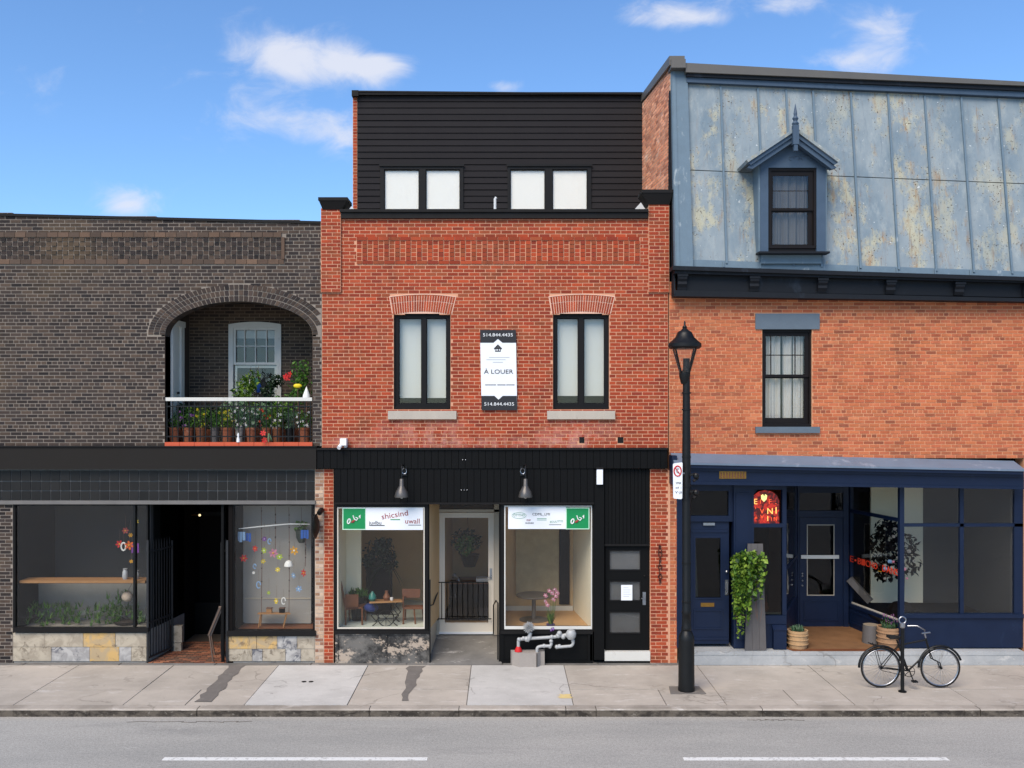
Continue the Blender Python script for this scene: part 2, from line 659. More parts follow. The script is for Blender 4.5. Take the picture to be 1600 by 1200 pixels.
M['curtain'] = plain('sheer white curtain', (176, 174, 170), .9, 0, .1, .1, 3)
M['stone_sill'] = plain('limestone', (176, 166, 152), .85, 0, .3, .14, 5, .25, dirt=(120, 112, 100), dirt_amt=.2, streak=True)
M['lintel_grey'] = plain('painted grey stone', (92, 104, 114), .7, 0, .3, .12, 5, .2)
M['white_paint'] = plain('white paint', (204, 201, 192), .55, 0, .4, .06, 3, dirt=(150, 145, 135), dirt_amt=.1)
M['white_metal'] = plain('white flashing', (205, 207, 206), .5, 0, .4, .08)
M['navy'] = plain('navy paint', (13, 27, 52), .45, 0, .3, .2, 3, .05, dirt=(34, 48, 72), dirt_amt=.12)
M['navy_lit'] = plain('sunlit blue grey flashing', (102, 116, 132), .5, 0, .5, .15, 2, dirt=(160, 166, 176), dirt_amt=.3)  # paler than the navy: sunlight on the flashing put into its colour, plus scuffs
M['slate_trim'] = plain('dark slate blue trim', (24, 27, 32), .6, 0, .2, .25, 3, dirt=(48, 56, 66), dirt_amt=.3)
M['cap_grey'] = plain('grey metal cap', (92, 88, 82), .5, .1, .5, .12, 2, streak=True)
M['blue_trim'] = plain('blue grey painted trim', (100, 118, 130), .65, 0, .25, .16, 6, dirt=(186, 192, 190), dirt_amt=.16)
M['blue_dormer'] = plain('dormer paint', (62, 80, 98), .55, 0, .4, .16, 5, dirt=(52, 66, 82), dirt_amt=.3)
M['alu'] = plain('grey aluminium', (170, 160, 144), .5, .1, .5, .1, 3, streak=True)
M['alu_light'] = plain('satin aluminium', (206, 196, 180), .5, .1, .5, .08, 3)
M['glass'] = glass_mat('window glass')
M['glass_dark'] = glass_mat('tinted glass', (0.42, 0.44, 0.43), ior=1.42)
M['glass_shop'] = glass_mat('shop glass', (0.955, 0.95, 0.93), wav=.03)
M['terracotta'] = plain('terracotta', (140, 84, 60), .85, 0, .2, .2, 9, dirt=(196, 160, 136), dirt_amt=.2)
M['orange_slab'] = plain('orange painted ledge', (196, 88, 58), .7, 0, .3, .14, 8, .1)
M['wood'] = plain('warm wood', (158, 116, 74), .6, 0, .3, .2, 7, .1)
M['wood_brown'] = plain('brown wood', (112, 68, 42), .5, 0, .4, .2, 7, .1)
M['wood_grey'] = plain('grey weathered board', (92, 88, 86), .8, 0, .3, .25, 8, .2, streak=True)
M['wall_cream'] = plain('cream plaster', (236, 228, 204), .9, 0, .2, .04, 2)
M['wall_tan'] = plain('tan plaster', (204, 172, 130), .9, 0, .2, .1, 2)
M['wall_greige'] = plain('rough grey plaster', (166, 154, 126), .95, 0, .2, .3, 4, .4)
M['floor_tan'] = plain('tan floor', (190, 152, 108), .6, 0, .3, .15, 3)
M['floor_pale'] = plain('pale display floor', (204, 212, 204), .6, 0, .3, .06, 3)
M['paper'] = plain('white paper', (228, 230, 232), .7, 0, .3, .02)
M['ink'] = plain('dark grey ink', (48, 49, 52), .7, 0, .2, .02)
M['ink_faint'] = plain('faint grey ink', (176, 178, 180), .7, 0, .2, .02)
M['green'] = plain('sign green', (8, 132, 72), .5, 0, .4, .03)
M['mint'] = plain('mint border', (186, 224, 196), .5, 0, .4, .02)
M['maroon'] = plain('maroon ink', (150, 62, 58), .6, 0, .3, .02)
M['green_ink'] = plain('green ink', (96, 150, 116), .6, 0, .3, .02)
M['red'] = plain('red', (190, 34, 34), .6, 0, .3, .12)
M['orange'] = plain('orange', (214, 96, 30), .6, 0, .3, .1)
M['orange_red'] = plain('vermilion lettering', (216, 62, 34), .6, 0, .3, .1)
M['yellow'] = plain('yellow', (222, 196, 40), .6, 0, .3, .1)
M['amber'] = plain('amber', (214, 156, 30), .6, 0, .3, .1)
M['pink'] = plain('pink', (206, 132, 158), .6, 0, .3, .15)
M['purple'] = plain('purple', (120, 58, 150), .6, 0, .3, .15)
M['blue'] = plain('blue', (40, 88, 170), .6, 0, .3, .12)
M['sky_blue'] = plain('pale blue', (134, 168, 206), .6, 0, .3, .12)
M['white'] = plain('white', (226, 226, 224), .6, 0, .3, .06)
M['lime'] = plain('lime', (168, 190, 50), .6, 0, .3, .1)
M['bronze'] = plain('brass', (150, 112, 52), .35, .8, .5, .2)
M['steel'] = plain('steel', (160, 162, 166), .3, .9, .5, .1)
M['pipe'] = plain('grey painted pipe', (164, 164, 162), .5, .1, .5, .16, 10)
M['concrete_box'] = plain('concrete bollard block', (150, 142, 134), .9, 0, .2, .16, 6, .3)
M['rubber'] = plain('tyre rubber', (30, 29, 28), .8, 0, .3, .1)
M['cement'] = plain('cement render', (140, 136, 130), .92, 0, .2, .22, 5, .3, dirt=(86, 84, 82), dirt_amt=.4)
M['backdrop_grey'] = plain('grey display backdrop', (150, 147, 143), .85, 0, .2, .07, 1.5)
M['cord'] = plain('brown cord', (104, 76, 62), .8)
M['soil'] = plain('soil', (48, 38, 30), .95)


def leaf_mat(name, a, b, c):
    n = NT(name)
    col = n.ramp(n.rand(), [(0, lin(*a)), (.5, lin(*b)), (1, lin(*c))])
    p = n.n('ShaderNodeBsdfPrincipled')
    n.put(p.inputs['Base Color'], col)
    p.inputs['Roughness'].default_value = .5
    p.inputs['Specular IOR Level'].default_value = .35
    tl = n.n('ShaderNodeBsdfTranslucent')
    n.put(tl.inputs[0], col)
    mx = n.n('ShaderNodeMixShader')
    mx.inputs[0].default_value = .25
    n.t.links.new(p.outputs[0], mx.inputs[1])
    n.t.links.new(tl.outputs[0], mx.inputs[2])
    n.t.links.new(mx.outputs[0], n.out.inputs[0])
    return n.m


M['leaf'] = leaf_mat('mid green leaf', (44, 82, 34), (74, 116, 44), (104, 142, 58))
M['leaf_bright'] = leaf_mat('bright green leaf', (34, 62, 20), (84, 120, 34), (148, 172, 66))
M['gate_iron'] = plain('worn gate iron', (36, 36, 37), .5, .1, .5, .25, 9)
M['curtain_dark'] = plain('grey net curtain', (92, 90, 88), .9, 0, .1, .15, 4)
M['pave_joint'] = plain('dark paving joint', (74, 64, 54), .9)
M['mortar_white'] = plain('white lime mortar', (232, 196, 176), .9)
M['leaf_dark'] = leaf_mat('dark green leaf', (18, 34, 20), (32, 54, 30), (48, 72, 42))
M['leaf_grey'] = leaf_mat('grey green leaf', (64, 92, 66), (90, 122, 88), (124, 150, 116))


def mansard_mat():
    n = NT('rust-stained blue tin')
    base = n.mix(n.rng(n.noise(1.6, 6, .6, (1, 1, .5)), .35, .7), lin(138, 148, 152), lin(112, 128, 138))
    base = n.mix(n.rng(n.noise(5, 7, .7, (1, 1, .5), off=21), .48, .72, 0, .5), base, lin(164, 170, 168))
    pan = n.math('FRACT', n.math('MULTIPLY', n.rand(), 5.3))
    pw = n.rng(pan, .1, .7, .35, 1, False)
    tan = n.noise(2.1, 10, .72, (1.0, 1, .55), off=4.6)
    base = n.mix(n.math('MULTIPLY', n.rng(tan, .49, .62, 0, .75), pw), base, lin(180, 174, 146))
    zone = n.rng(n.noise(.42, 2, .5, off=92), .40, .60, .25, 1)
    pw = n.math('MULTIPLY', pw, zone)
    rust = n.noise(4.2, 12, .8, (1.3, 1, .4), off=13.0)
    both = n.math('MULTIPLY', n.math('MULTIPLY', n.rng(rust, .48, .62, 0, .9), n.rng(tan, .48, .62, .04, 1)), pw)
    base = n.mix(both, base, lin(150, 112, 76))
    deep = n.math('MULTIPLY', n.rng(n.noise(9, 10, .8, (1.2, 1, .6), off=33), .57, .66), n.rng(rust, .53, .62))
    base = n.mix(n.math('MULTIPLY', deep, pw), base, lin(96, 66, 44))
    streak = n.noise(7, 6, .7, (1.6, 1, .10), off=71)
    base = n.mix(n.math('MULTIPLY', n.rng(streak, .54, .68, 0, .55), n.rng(tan, .42, .58, .15, 1)), base, lin(128, 96, 66))
    base = n.mix(n.rng(n.noise(6, 6, .7, (1.4, 1, .12), off=81), .58, .74, 0, .45), base, lin(74, 92, 110))
    spots = n.noise(30, 4, .6, off=31)
    sm = n.math('MULTIPLY', n.rng(spots, .61, .65), n.rng(tan, .44, .56))
    base = n.mix(sm, base, lin(66, 54, 48))
    base = n.mix(n.rng(n.noise(18, 3, .6, off=51), .70, .73), base, lin(206, 210, 208))
    return n.finish(base, .75, .0, .12, n.bump(n.noise(2.6, 3, .5, (1, 1, .6), off=61), .8, .05))


M['mansard'] = mansard_mat()


def peel_mat():
    n = NT('peeling black bulkhead')
    a = n.noise(1.5, 9, .72, off=5.2)
    b = n.noise(14, 5, .7, off=6)
    col = n.mix(n.rng(b, .35, .75), lin(36, 35, 34), lin(62, 60, 58))
    col = n.mix(n.rng(a, .42, .60, 0, .75), col, lin(118, 114, 108))
    col = n.mix(n.rng(n.noise(2.2, 10, .78, (1, 1, 1.6), off=17), .545, .575, 0, .9), col, lin(176, 160, 142))
    return n.finish(col, .7, 0, .3, n.bump(b, .2, .006))


M['peel'] = peel_mat()


def slab_mat(name, c1, c2):
    n = NT(name)
    a = n.noise(.9, 6, .65)
    fine = n.noise(55, 3, .7, off=4)
    col = n.mix(n.rng(a, .35, .68), lin(*c1), lin(*c2))
    st = n.noise(2.3, 7, .7, (1, 2.2, 1), off=8, dist=.4)
    col = n.mix(n.rng(st, .58, .72, 0, .35), col, lin(120, 112, 102))
    col = n.mix(n.rng(n.noise(19, 3, .6, off=14), .70, .74, 0, .5), col, lin(96, 90, 84))
    sm = n.noise(3.1, 9, .78, (.5, 1.6, 1), off=31)
    col = n.mix(n.rng(sm, .56, .64, 0, .4), col, lin(208, 202, 194))
    vo = n.n('ShaderNodeTexVoronoi', feature='DISTANCE_TO_EDGE')
    vo.inputs['Scale'].default_value = .55
    wv = n.n('ShaderNodeVectorMath', operation='ADD')
    n.put(wv.inputs[0], n.geo.outputs['Position'])
    nv_ = n.n('ShaderNodeTexNoise')
    nv_.inputs['Scale'].default_value = 3.0
    nv_.inputs['Detail'].default_value = 5
    n.put(nv_.inputs['Vector'], n.geo.outputs['Position'])
    sc_ = n.n('ShaderNodeVectorMath', operation='SCALE')
    n.put(sc_.inputs[0], nv_.outputs['Color'])
    sc_.inputs['Scale'].default_value = .5
    n.put(wv.inputs[1], sc_.outputs[0])
    n.put(vo.inputs['Vector'], wv.outputs[0])
    crack = n.math('MULTIPLY', n.rng(vo.outputs[0], .004, .012, 1, 0), n.rng(n.noise(.6, 2, off=77), .5, .6))
    col = n.mix(n.math('MULTIPLY', crack, .38), col, lin(92, 86, 78))
    r = n.rng(n.rand(), 0, 1, .92, 1.06, False)
    f = n.math('MULTIPLY', n.math('ADD', 1.0, n.math('MULTIPLY', n.math('SUBTRACT', fine, .5), .26)), r)
    return n.finish(n.scale_val(col, f), .88, 0, .25, n.bump(fine, .25, .004))


M['slab'] = slab_mat('aged concrete', (178, 168, 155), (162, 153, 141))
M['slab_new'] = slab_mat('new pale concrete', (192, 188, 181), (178, 174, 167))
M['slab_base'] = slab_mat('concrete strip at the walls', (122, 118, 112), (100, 97, 92))
M['step'] = slab_mat('concrete step', (170, 170, 168), (146, 148, 148))


def kerb_mat():
    n = NT('kerb stone')
    col = n.mix(n.rng(n.noise(4, 8, .7, (1, 1, 2), dist=.4), .38, .62), lin(98, 90, 80), lin(54, 49, 44))
    col = n.mix(n.rng(n.noise(22, 3, .6, off=14), .6, .72, 0, .5), col, lin(150, 142, 130))
    return n.finish(col, .9, 0, .2, n.bump(n.noise(30, 3), .5, .01))


M['kerb'] = kerb_mat()
M['kerb_top'] = slab_mat('kerb top', (172, 162, 150), (140, 131, 120))


def asphalt_mat():
    n = NT('asphalt')
    fine = n.noise(70, 2, .8)
    mid = n.noise(24, 3, .7, off=5)
    big = n.noise(.5, 5, .6, (.6, 2, 1), off=3)
    col = n.mix(n.rng(big, .35, .7), lin(160, 157, 150), lin(148, 146, 140))
    col = n.mix(n.rng(n.noise(1.3, 6, .7, (.35, 1.5, 1), off=23), .55, .7, 0, .35), col, lin(126, 124, 120))
    col = n.mix(n.rng(n.noise(2.6, 8, .75, (.5, 1, 1), off=43), .60, .70, 0, .3), col, lin(184, 181, 175))
    f = n.math('ADD', 1.0, n.math('ADD', n.math('MULTIPLY', n.math('SUBTRACT', fine, .5), 1.5), n.math('MULTIPLY', n.math('SUBTRACT', mid, .5), .7)))
    sepn = n.n('ShaderNodeSeparateXYZ')
    n.put(sepn.inputs[0], n.geo.outputs['Position'])
    edge = n.rng(n.math('ADD', sepn.outputs[1], n.math('MULTIPLY', n.math('SUBTRACT', mid, .5), .2)), -3.02, -2.80, 0, .5)
    col = n.mix(edge, col, lin(170, 162, 150))
    return n.finish(n.scale_val(col, f), .85, 0, .25, n.bump(fine, .3, .006))


M['asphalt'] = asphalt_mat()
M['patch'] = plain('bituminous patch', (112, 106, 100), .9, 0, .2, .25, 6, .3, dirt=(150, 142, 132), dirt_amt=.25)


def worn_white():
    n = NT('road paint')
    a = n.noise(14, 5, .7)
    col = n.mix(n.math('MAXIMUM', n.rng(a, .52, .64, 0, .8), n.rng(n.noise(50, 3, .7, off=2), .58, .68, 0, .8)), lin(216, 215, 210), lin(158, 155, 150))
    return n.finish(col, .7, 0, .3)


M['road_paint'] = worn_white()


def glow_mat():
    n = NT('lit red panel')
    a = n.noise(9, 5, .7, dist=.8)
    col = n.mix(n.rng(a, .42, .62), lin(60, 8, 6), lin(190, 40, 20))
    return n.finish(col, .5, emis=col, estr=.32)


M['glow_red'] = glow_mat()


def emis(name, c, s):
    n = NT(name)
    return n.finish(lin(*c), .5, emis=lin(*c), estr=s)


M['glow_yellow'] = emis('lit yellow letters', (250, 180, 90), .8)
M['glow_cream'] = emis('lit cream glass', (232, 214, 130), .8)
M['glow_orange'] = emis('lit orange letters', (230, 84, 40), .6)

# ------------------------------------------------------------------ the ground, road, kerb and pavement
KY = -2.77                                   # street face of the kerb
def structure(mb, name, mat, **kw):
    o = mb.build(name, mat, None, kind='structure', **kw)
    return o


structure(MB().box(-400, 400, -400, 400, -.40, -.30), 'ground', M['slab_base'])
structure(MB().box(-90, 90, -70, KY - .004, -.29, -.126), 'road', M['asphalt'])
for xa, xb, yy in ((-12.49, -8.65, -4.61), (-4.93, -1.09, -4.61), (2.63, 6.47, -4.61), (10.19, 14.03, -4.61)):
    structure(MB().box(xa, xb, yy - .055, yy + .055, -.1255, -.121), 'lane_marking', M['road_paint'])
for xa, xb, yy in ((-6.1, -4.1, -3.02), (4.0, 4.9, -2.93)):
    m = MB()
    r2 = random.Random(5 + int(xa))
    for k in range(9):
        x = xa + (xb - xa) * k / 9
        m.tube([(x, yy + r2.uniform(-.03, .03), -.1262), (x + (xb - xa) / 9 + .03, yy + r2.uniform(-.03, .03), -.1262)], .006, 5)
    structure(m, 'road_crack', M['kerb'])

sw = structure(MB().box(-30, 30, KY + .20, .3, -.29, -.012), 'pavement', M['slab_base'])
ORG[sw.name] = Vector()


def slab(x0t, x0b, x1t, x1b, ya, yb, mat, g=.008, dz=0.0):
    """one concrete slab: t = edge nearer the buildings, b = nearer the kerb"""
    MB().hexa([(x0b + g, ya + g, -.05), (x1b - g, ya + g, -.05), (x1t - g, yb - g, -.05), (x0t + g, yb - g, -.05),
               (x0b + g, ya + g, dz), (x1b - g, ya + g, dz), (x1t - g, yb - g, dz), (x0t + g, yb - g, dz)]).build('paving_slab', mat, sw)


joints = [-14.2, -12.1, -10.0, -8.2, -6.36, -4.33, -2.6, -.6, 1.19, 3.76, 5.91, 7.95, 10.0, 12.1, 14.2]
r3 = random.Random(3)
for a, b in zip(joints[:-1], joints[1:]):
    if a in (-4.33, -.6):
        slab(a, a, b, b, KY + .21, -.16, M['slab_new'], dz=.004)
        continue
    ym = -1.72 + r3.uniform(-.05, .05)
    slab(a, a, b, b, ym, -.16, M['slab'], dz=r3.uniform(-.003, .003))
    mid = {-6.36: -5.32, 3.76: 4.95, 1.19: 2.75}.get(a)
    if mid:
        slab(a, a, mid, mid, KY + .21, ym, M['slab'], dz=r3.uniform(-.003, .003))
        slab(mid, mid, b, b, KY + .21, ym, M['slab'], dz=r3.uniform(-.003, .003))
    else:
        slab(a, a, b, b, KY + .21, ym, M['slab'], dz=r3.uniform(-.003, .003))
for a in range(-24, 24, 2):
    MB().box(a * .93 + .01, (a + 2) * .93 - .01, -.155, .02, -.05, .0).build('base_slab', M['slab_base'], sw)

kb = structure(MB().box(-90, 90, KY + .03, KY + .19, -.29, -.03), 'kerb', M['kerb'])
ORG[kb.name] = Vector()
kx = [-30, -24, -20, -16, -12.6, -9.1, -5.05, -2.2, -.72, 1.05, 1.55, 4.3, 7.9, 11, 14.4, 18, 24, 30]
for a, b in zip(kx[:-1], kx[1:]):
    m = MB()
    n = max(3, int((b - a) / .25))
    for k in range(n):
        xa, xb = a + .006 + (b - a - .012) * k / n, a + .006 + (b - a - .012) * (k + 1) / n
        j = [r3.uniform(-.006, .006) for _ in range(4)]
        m.add([(xa, KY, -.2), (xb, KY, -.2), (xb, KY + j[1], -.022), (xa, KY + j[0], -.022), (xa, KY + .022, .0), (xb, KY + .022, .0), (xb, KY + .2, .0), (xa, KY + .2, .0)],
              [(0, 1, 2, 3), (3, 2, 5, 4), (4, 5, 6, 7)])
    m.mi = [0, 1, 1] * n
    m.build('kerb_stone', [M['kerb'], M['kerb_top']], kb)


def ragged(x0t, x0b, x1t, x1b, yt, yb, name, mat, seed, z=.007):
    g = random.Random(seed)
    n = 12
    L_, R_ = [], []
    for k in range(n + 1):
        t = k / n
        y = yt + (yb - yt) * t
        L_.append((x0t + (x0b - x0t) * t + g.uniform(-.035, .035), y, z))
        R_.append((x1t + (x1b - x1t) * t + g.uniform(-.035, .035), y, z))
    m = MB()
    vs = L_ + R_
    m.add(vs, [(i, i + n + 1, i + n + 2, i + 1)[::-1] for i in range(n)])
    lo = [(x, y, z - .006) for x, y, _ in vs]
    structure(m, name, mat)


ragged(-5.27, -5.20, -4.99, -4.92, -.17, -2.40, 'asphalt_patch', M['patch'], 1)
ragged(.98, .96, 1.16, 1.22, -1.98, -2.22, 'paint_stain', plain('faded yellow paint', (206, 182, 122), .8, dirt=(190, 182, 170), dirt_amt=.5), 5)
ragged(-1.83, -1.70, -1.50, -1.62, -.22, -2.35, 'asphalt_patch', M['patch'], 2)
tag(recentre(MB().add([(X(1045, -1.8), -1.98, .004), (X(1100, -1.8), -1.98, .004), (X(1097, -1.8), -1.56, .004), (X(1049, -1.8), -1.56, .004),
                       (X(1045, -1.8), -1.98, .016), (X(1100, -1.8), -1.98, .016), (X(1097, -1.8), -1.56, .016), (X(1049, -1.8), -1.56, .016)],
                      [(4, 5, 6, 7), (0, 1, 5, 4), (1, 2, 6, 5), (3, 0, 4, 7)]).build('cover_plate', M['patch'])),
    'flat rusty square plate in the pavement under the lamp post', 'metal plate')
for px, n_ in ((475, 'left of the pair'), (486, 'right of the pair')):
    m = MB()
    m.lathe(X(px, -1.25), -1.25, [(.045, .0045), (.045, .008)], 12)
    tag(recentre(m.build('valve_cover', M['black_metal'])), 'small dark valve cover set in the pale new slab, %s' % n_, 'valve cover', 'valve covers in the pale slab')

# ------------------------------------------------------------------ red painted brick building (middle)
RB = thing('red_brick_building', 'red painted brick building with black shopfront and black sided top floor', 'building', (0, 0, 0))
hL, hR = X(503), X(1044)
# arched window heads
def arch_hole(px0, px1, py_top, py_side, py_bot, y=0.0):
    x0, x1 = X(px0, y), X(px1, y)
    zb, zs, zt = Z(py_bot, y), Z(py_side, y), Z(py_top, y)
    xm, hw = (x0 + x1) / 2, (x1 - x0) / 2

    def f(z):
        if z < zb or z > zt:
            return None
        if z < zs:
            return (x0, x1)
        k = math.sqrt(max(0, (zt - z) / (zt - zs)))
        return (xm - hw * k, xm + hw * k)
    return f


def voussoirs(parent, mat, px0b, px1b, px0t, px1t, yb_side, yb_mid, yt_side, yt_mid, n, yf, y1=.06, split=None, name='arch_brick'):
    for k in range(n):
        pts = []
        for (t, top) in ((k / n, 0), ((k + 1) / n, 0), ((k + 1) / n, 1), (k / n, 1)):
            t2 = t * 2 - 1
            if top:
                px = px0t + (px1t - px0t) * t
                py = yt_mid + (yt_side - yt_mid) * t2 * t2
            else:
                px = px0b + (px1b - px0b) * t
                py = yb_mid + (yb_side - yb_mid) * t2 * t2
            pts.append((X(px), Z(py)))
        cx = (pts[0][0] + pts[1][0]) / 2
        def shr(a, b, f):
            return (a[0] + (b[0] - a[0]) * f, a[1] + (b[1] - a[1]) * f)
        w = abs(pts[1][0] - pts[0][0])
        g = .0075 / w
        A, B, C, D_ = shr(pts[0], pts[1], g), shr(pts[1], pts[0], g), shr(pts[2], pts[3], g), shr(pts[3], pts[2], g)
        for (f0, f1) in split or ((0.02, .98),):
            q = [shr(A, D_, f0), shr(B, C, f0), shr(B, C, f1), shr(A, D_, f1)]
            MB().prism(q, yf - rnd.uniform(0, .003), y1).build(name, mat, parent)


winL = (615, 704)
winR = (864, 952)
band = lambda z: (X(557), X(1000)) if Z(413) < z < Z(370) else None
soft = [(lambda z, w=w: (X(w[0] - 1 - 4.5 * (z - Z(490)) / (Z(461) - Z(490))), X(w[1] + 1 + 7.5 * (z - Z(490)) / (Z(461) - Z(490)))) if Z(490) < z < Z(461) else None) for w in (winL, winR)]
holes = [arch_hole(winL[0], winL[1], 487, 492, 642), arch_hole(winR[0], winR[1], 486, 491, 642)]
lay(RB, M['brick_red'], M['mortar_red'], Z(700), Z(338), hL, hR, 0.0, holes, soft + [band,
    rect_hole(905, 913, 683, 693), rect_hole(965, 974, 683, 693)], wall_name='front_wall', rg=random.Random(1))
# raised end pilasters
for (a, b) in ((503, 533), (1014, 1044)):
    top = 326 if a == 503 else 318
    lay(RB, M['brick_red'], M['mortar_red'], Z(457), Z(top), X(a) - .012, X(b) + (.012 if a > 600 else 0), -.045, nobj=0, thick=.037, wall_name='pilaster', rg=random.Random(a))
    MB().box(X(a) - .005, X(b), -.006, .32, Z(338), Z(top)).build('pier', M['mortar_red'], RB)
# decorative band: projecting course, five courses of headers, projecting course
def course(px0, px1, pz0, pz1, yf, L, matn, off=0.0, name='band_brick', joint=.012, parent=RB, y1=.03, jitter=.004, slope=None):
    x = X(px0) - off
    while x < X(px1) - .02:
        a, b = max(x, X(px0)), min(x + L, X(px1))
        if b - a > .03:
            s = (slope(a) if slope else 0)
            MB().box(a + joint / 2, b - joint / 2, yf - rnd.uniform(0, jitter), y1, Z(pz1) + joint / 2 + s, Z(pz0) - joint / 2 + s).build(name, M[matn], parent)
        x += L


course(557, 1000, 370, 376, -.016, .2125, 'brick_red')
course(557, 1000, 407, 413, -.016, .2125, 'brick_red', off=.1)
hb = MB()
g = random.Random(4)
for i in range(5):
    za, zb = Z(407) + i * (Z(376) - Z(407)) / 5, Z(407) + (i + 1) * (Z(376) - Z(407)) / 5
    n = 52
    for k in range(n):
        xa = X(557) + (X(1000) - X(557)) * k / n
        xb = X(557) + (X(1000) - X(557)) * (k + 1) / n
        yy = .002 if (k % 2 == 0) else -.012
        hb.box(xa + .008, xb - .008, yy - g.uniform(0, .004), .05, za + .006, zb - .006)
hb.build('header_panel', M['brick_red'], RB, kind='stuff')
for w in (winL, winR):
    voussoirs(RB, M['brick_red'], w[0] - 1, w[1] + 1, w[0] - 5, w[1] + 8, 492, 487, 464, 460, 25, -.006, split=((.02, .60), (.64, .98)) )
    ol_ = MB()
    for k in range(24):
        t0, t1 = k / 24, (k + 1) / 24
        f_ = lambda t, d: (X(w[0] - 6 + (w[1] - w[0] + 15) * t), Z(459.2 + d + 4 * (t * 2 - 1) ** 2))
        ol_.prism([f_(t0, 1.2), f_(t1, 1.2), f_(t1, 0), f_(t0, 0)], -.007, .01)
    ol_.prism([(X(w[0] - 7), Z(463)), (X(w[0] - 2.4), Z(490)), (X(w[0] - 1.2), Z(490)), (X(w[0] - 5.8), Z(463))], -.0065, .01)
    ol_.prism([(X(w[1] + 9), Z(463)), (X(w[1] + 7.8), Z(463)), (X(w[1] + 1.2), Z(490)), (X(w[1] + 2.4), Z(490))], -.0065, .01)
    ol_.prism([(X(w[0] - 3), Z(490)), (X(w[1] + 3), Z(490)), (X(w[1] + 7), Z(462.5)), (X(w[0] - 5), Z(462.5))], .0022, .0032)
    ol_.build('arch_mortar', plain('pinkish white mortar', (222, 178, 154), .9), RB)
    y = .08
    # window
    x0, x1, z0 = X(w[0], y), X(w[1], y), Z(639, y)
    zs, zt = Z(493, y), Z(488, y)
    fr = MB()
    n = 10
    xm, hw = (x0 + x1) / 2, (x1 - x0) / 2
    az = lambda x: zt - (zt - zs) * ((x - xm) / hw) ** 2
    for k in range(n):
        xa, xb = x0 + (x1 - x0) * k / n, x0 + (x1 - x0) * (k + 1) / n
        fr.sbox(xa, xb, y, y + .1, Z(497, y), Z(497, y), az(xa), az(xb))
    zin = Z(497, y)
    px0, px1, px2, px3 = (623, 659, 666, 698) if w is winL else (870, 904, 912, 945)
    for a, b in ((x0, X(px0, y)), (X(px1, y), X(px2, y)), (X(px3, y), x1)):
        fr.box(a, b, y, y + .1, Z(631, y), zin)
    fr.box(x0, x1, y, y + .1, z0, Z(631, y))
    fr.box(x0 + .02, x1 - .02, y - .035, y, z0, z0 + .05)
    wo_ = fr.build('window', M['window_black'], RB)
    for a, b, in ((px0, px1), (px2, px3)):
        MB().box(X(a, y), X(b, y), y + .045, y + .051, Z(631, y), zin).build('pane', M['glass'], wo_)
        MB().frame(X(a, y) - .001, X(b, y) + .001, Z(631, y), zin, .018, y + .03, y + .044).build('sash', M['window_black'], wo_)
    for (a, b, mt) in ((px0, px1, 'blind_grey'), (px2, px3, 'blind_grey')):
        MB().box(X(a, y) - .05, X(b, y) + .05, y + .16, y + .165, Z(620, y) + (0.02 if w is winR else -.02), zin + .1).build('blind', M[mt], wo_)
    MB().box(X(px0, y) - .1, X(px3, y) + .1, y + .35, y + .36, Z(640, y), zin + .1).build('room_back', M['very_dark'], wo_)
    MB().box(X(w[0] - 9, -.07), X(w[1] + 9, -.07), -.07, .1, Z(655, -.07), Z(642, -.07)).build('sill', M['stone_sill'], RB)
for a, b in ((905, 913), (965, 974)):
    MB().box(X(a), X(b), -.004, .05, Z(692), Z(683)).build('vent', M['black_metal'], RB)
# parapet capping
pc = MB()
pc.box(X(531, -.06), X(1013, -.06), -.10, .36, Z(331, -.1), Z(326.5, -.1))
pc.box(X(533, -.04), X(1012, -.04), -.065, .34, Z(341, -.06), Z(331, -.1) - .002)
pc.build('parapet_cap', M['black_metal'], RB)


def pier_cap(a, b, pt, pbm, bt, bb):
    m = MB()
    y0 = -.13
    za, zb, zc = Z(pt, y0), Z(pt + 5, y0), Z(pbm, y0)
    m.box(X(a, y0), X(b, y0), y0, .40, zb, za)
    m.hexa([(X(bt, -.06), -.06, zc), (X(bb, -.06), -.06, zc), (X(bb, -.06), .34, zc), (X(bt, -.06), .34, zc),
            (X(a, y0) + .01, y0 + .01, zb), (X(b, y0) - .01, y0 + .01, zb), (X(b, y0) - .01, .39, zb), (X(a, y0) + .01, .39, zb)])
    m.build('pier_cap', M['black_metal'], RB)


pier_cap(497, 543, 308, 326, 504, 534)
pier_cap(1003, 1053, 296, 318, 1013, 1046)
for a, b, c, pt in ((537, 551, 541, 314), (987, 1013, 1008, 309)):
    y = .75
    MB().prism([(X(a, y), Z(332, y)), (X(b + 6, y), Z(332, y)), (X(c, y) + .03, Z(pt, y)), (X(c, y), Z(pt, y))], y, y + .9).build('flashing', M['white_metal'], RB)

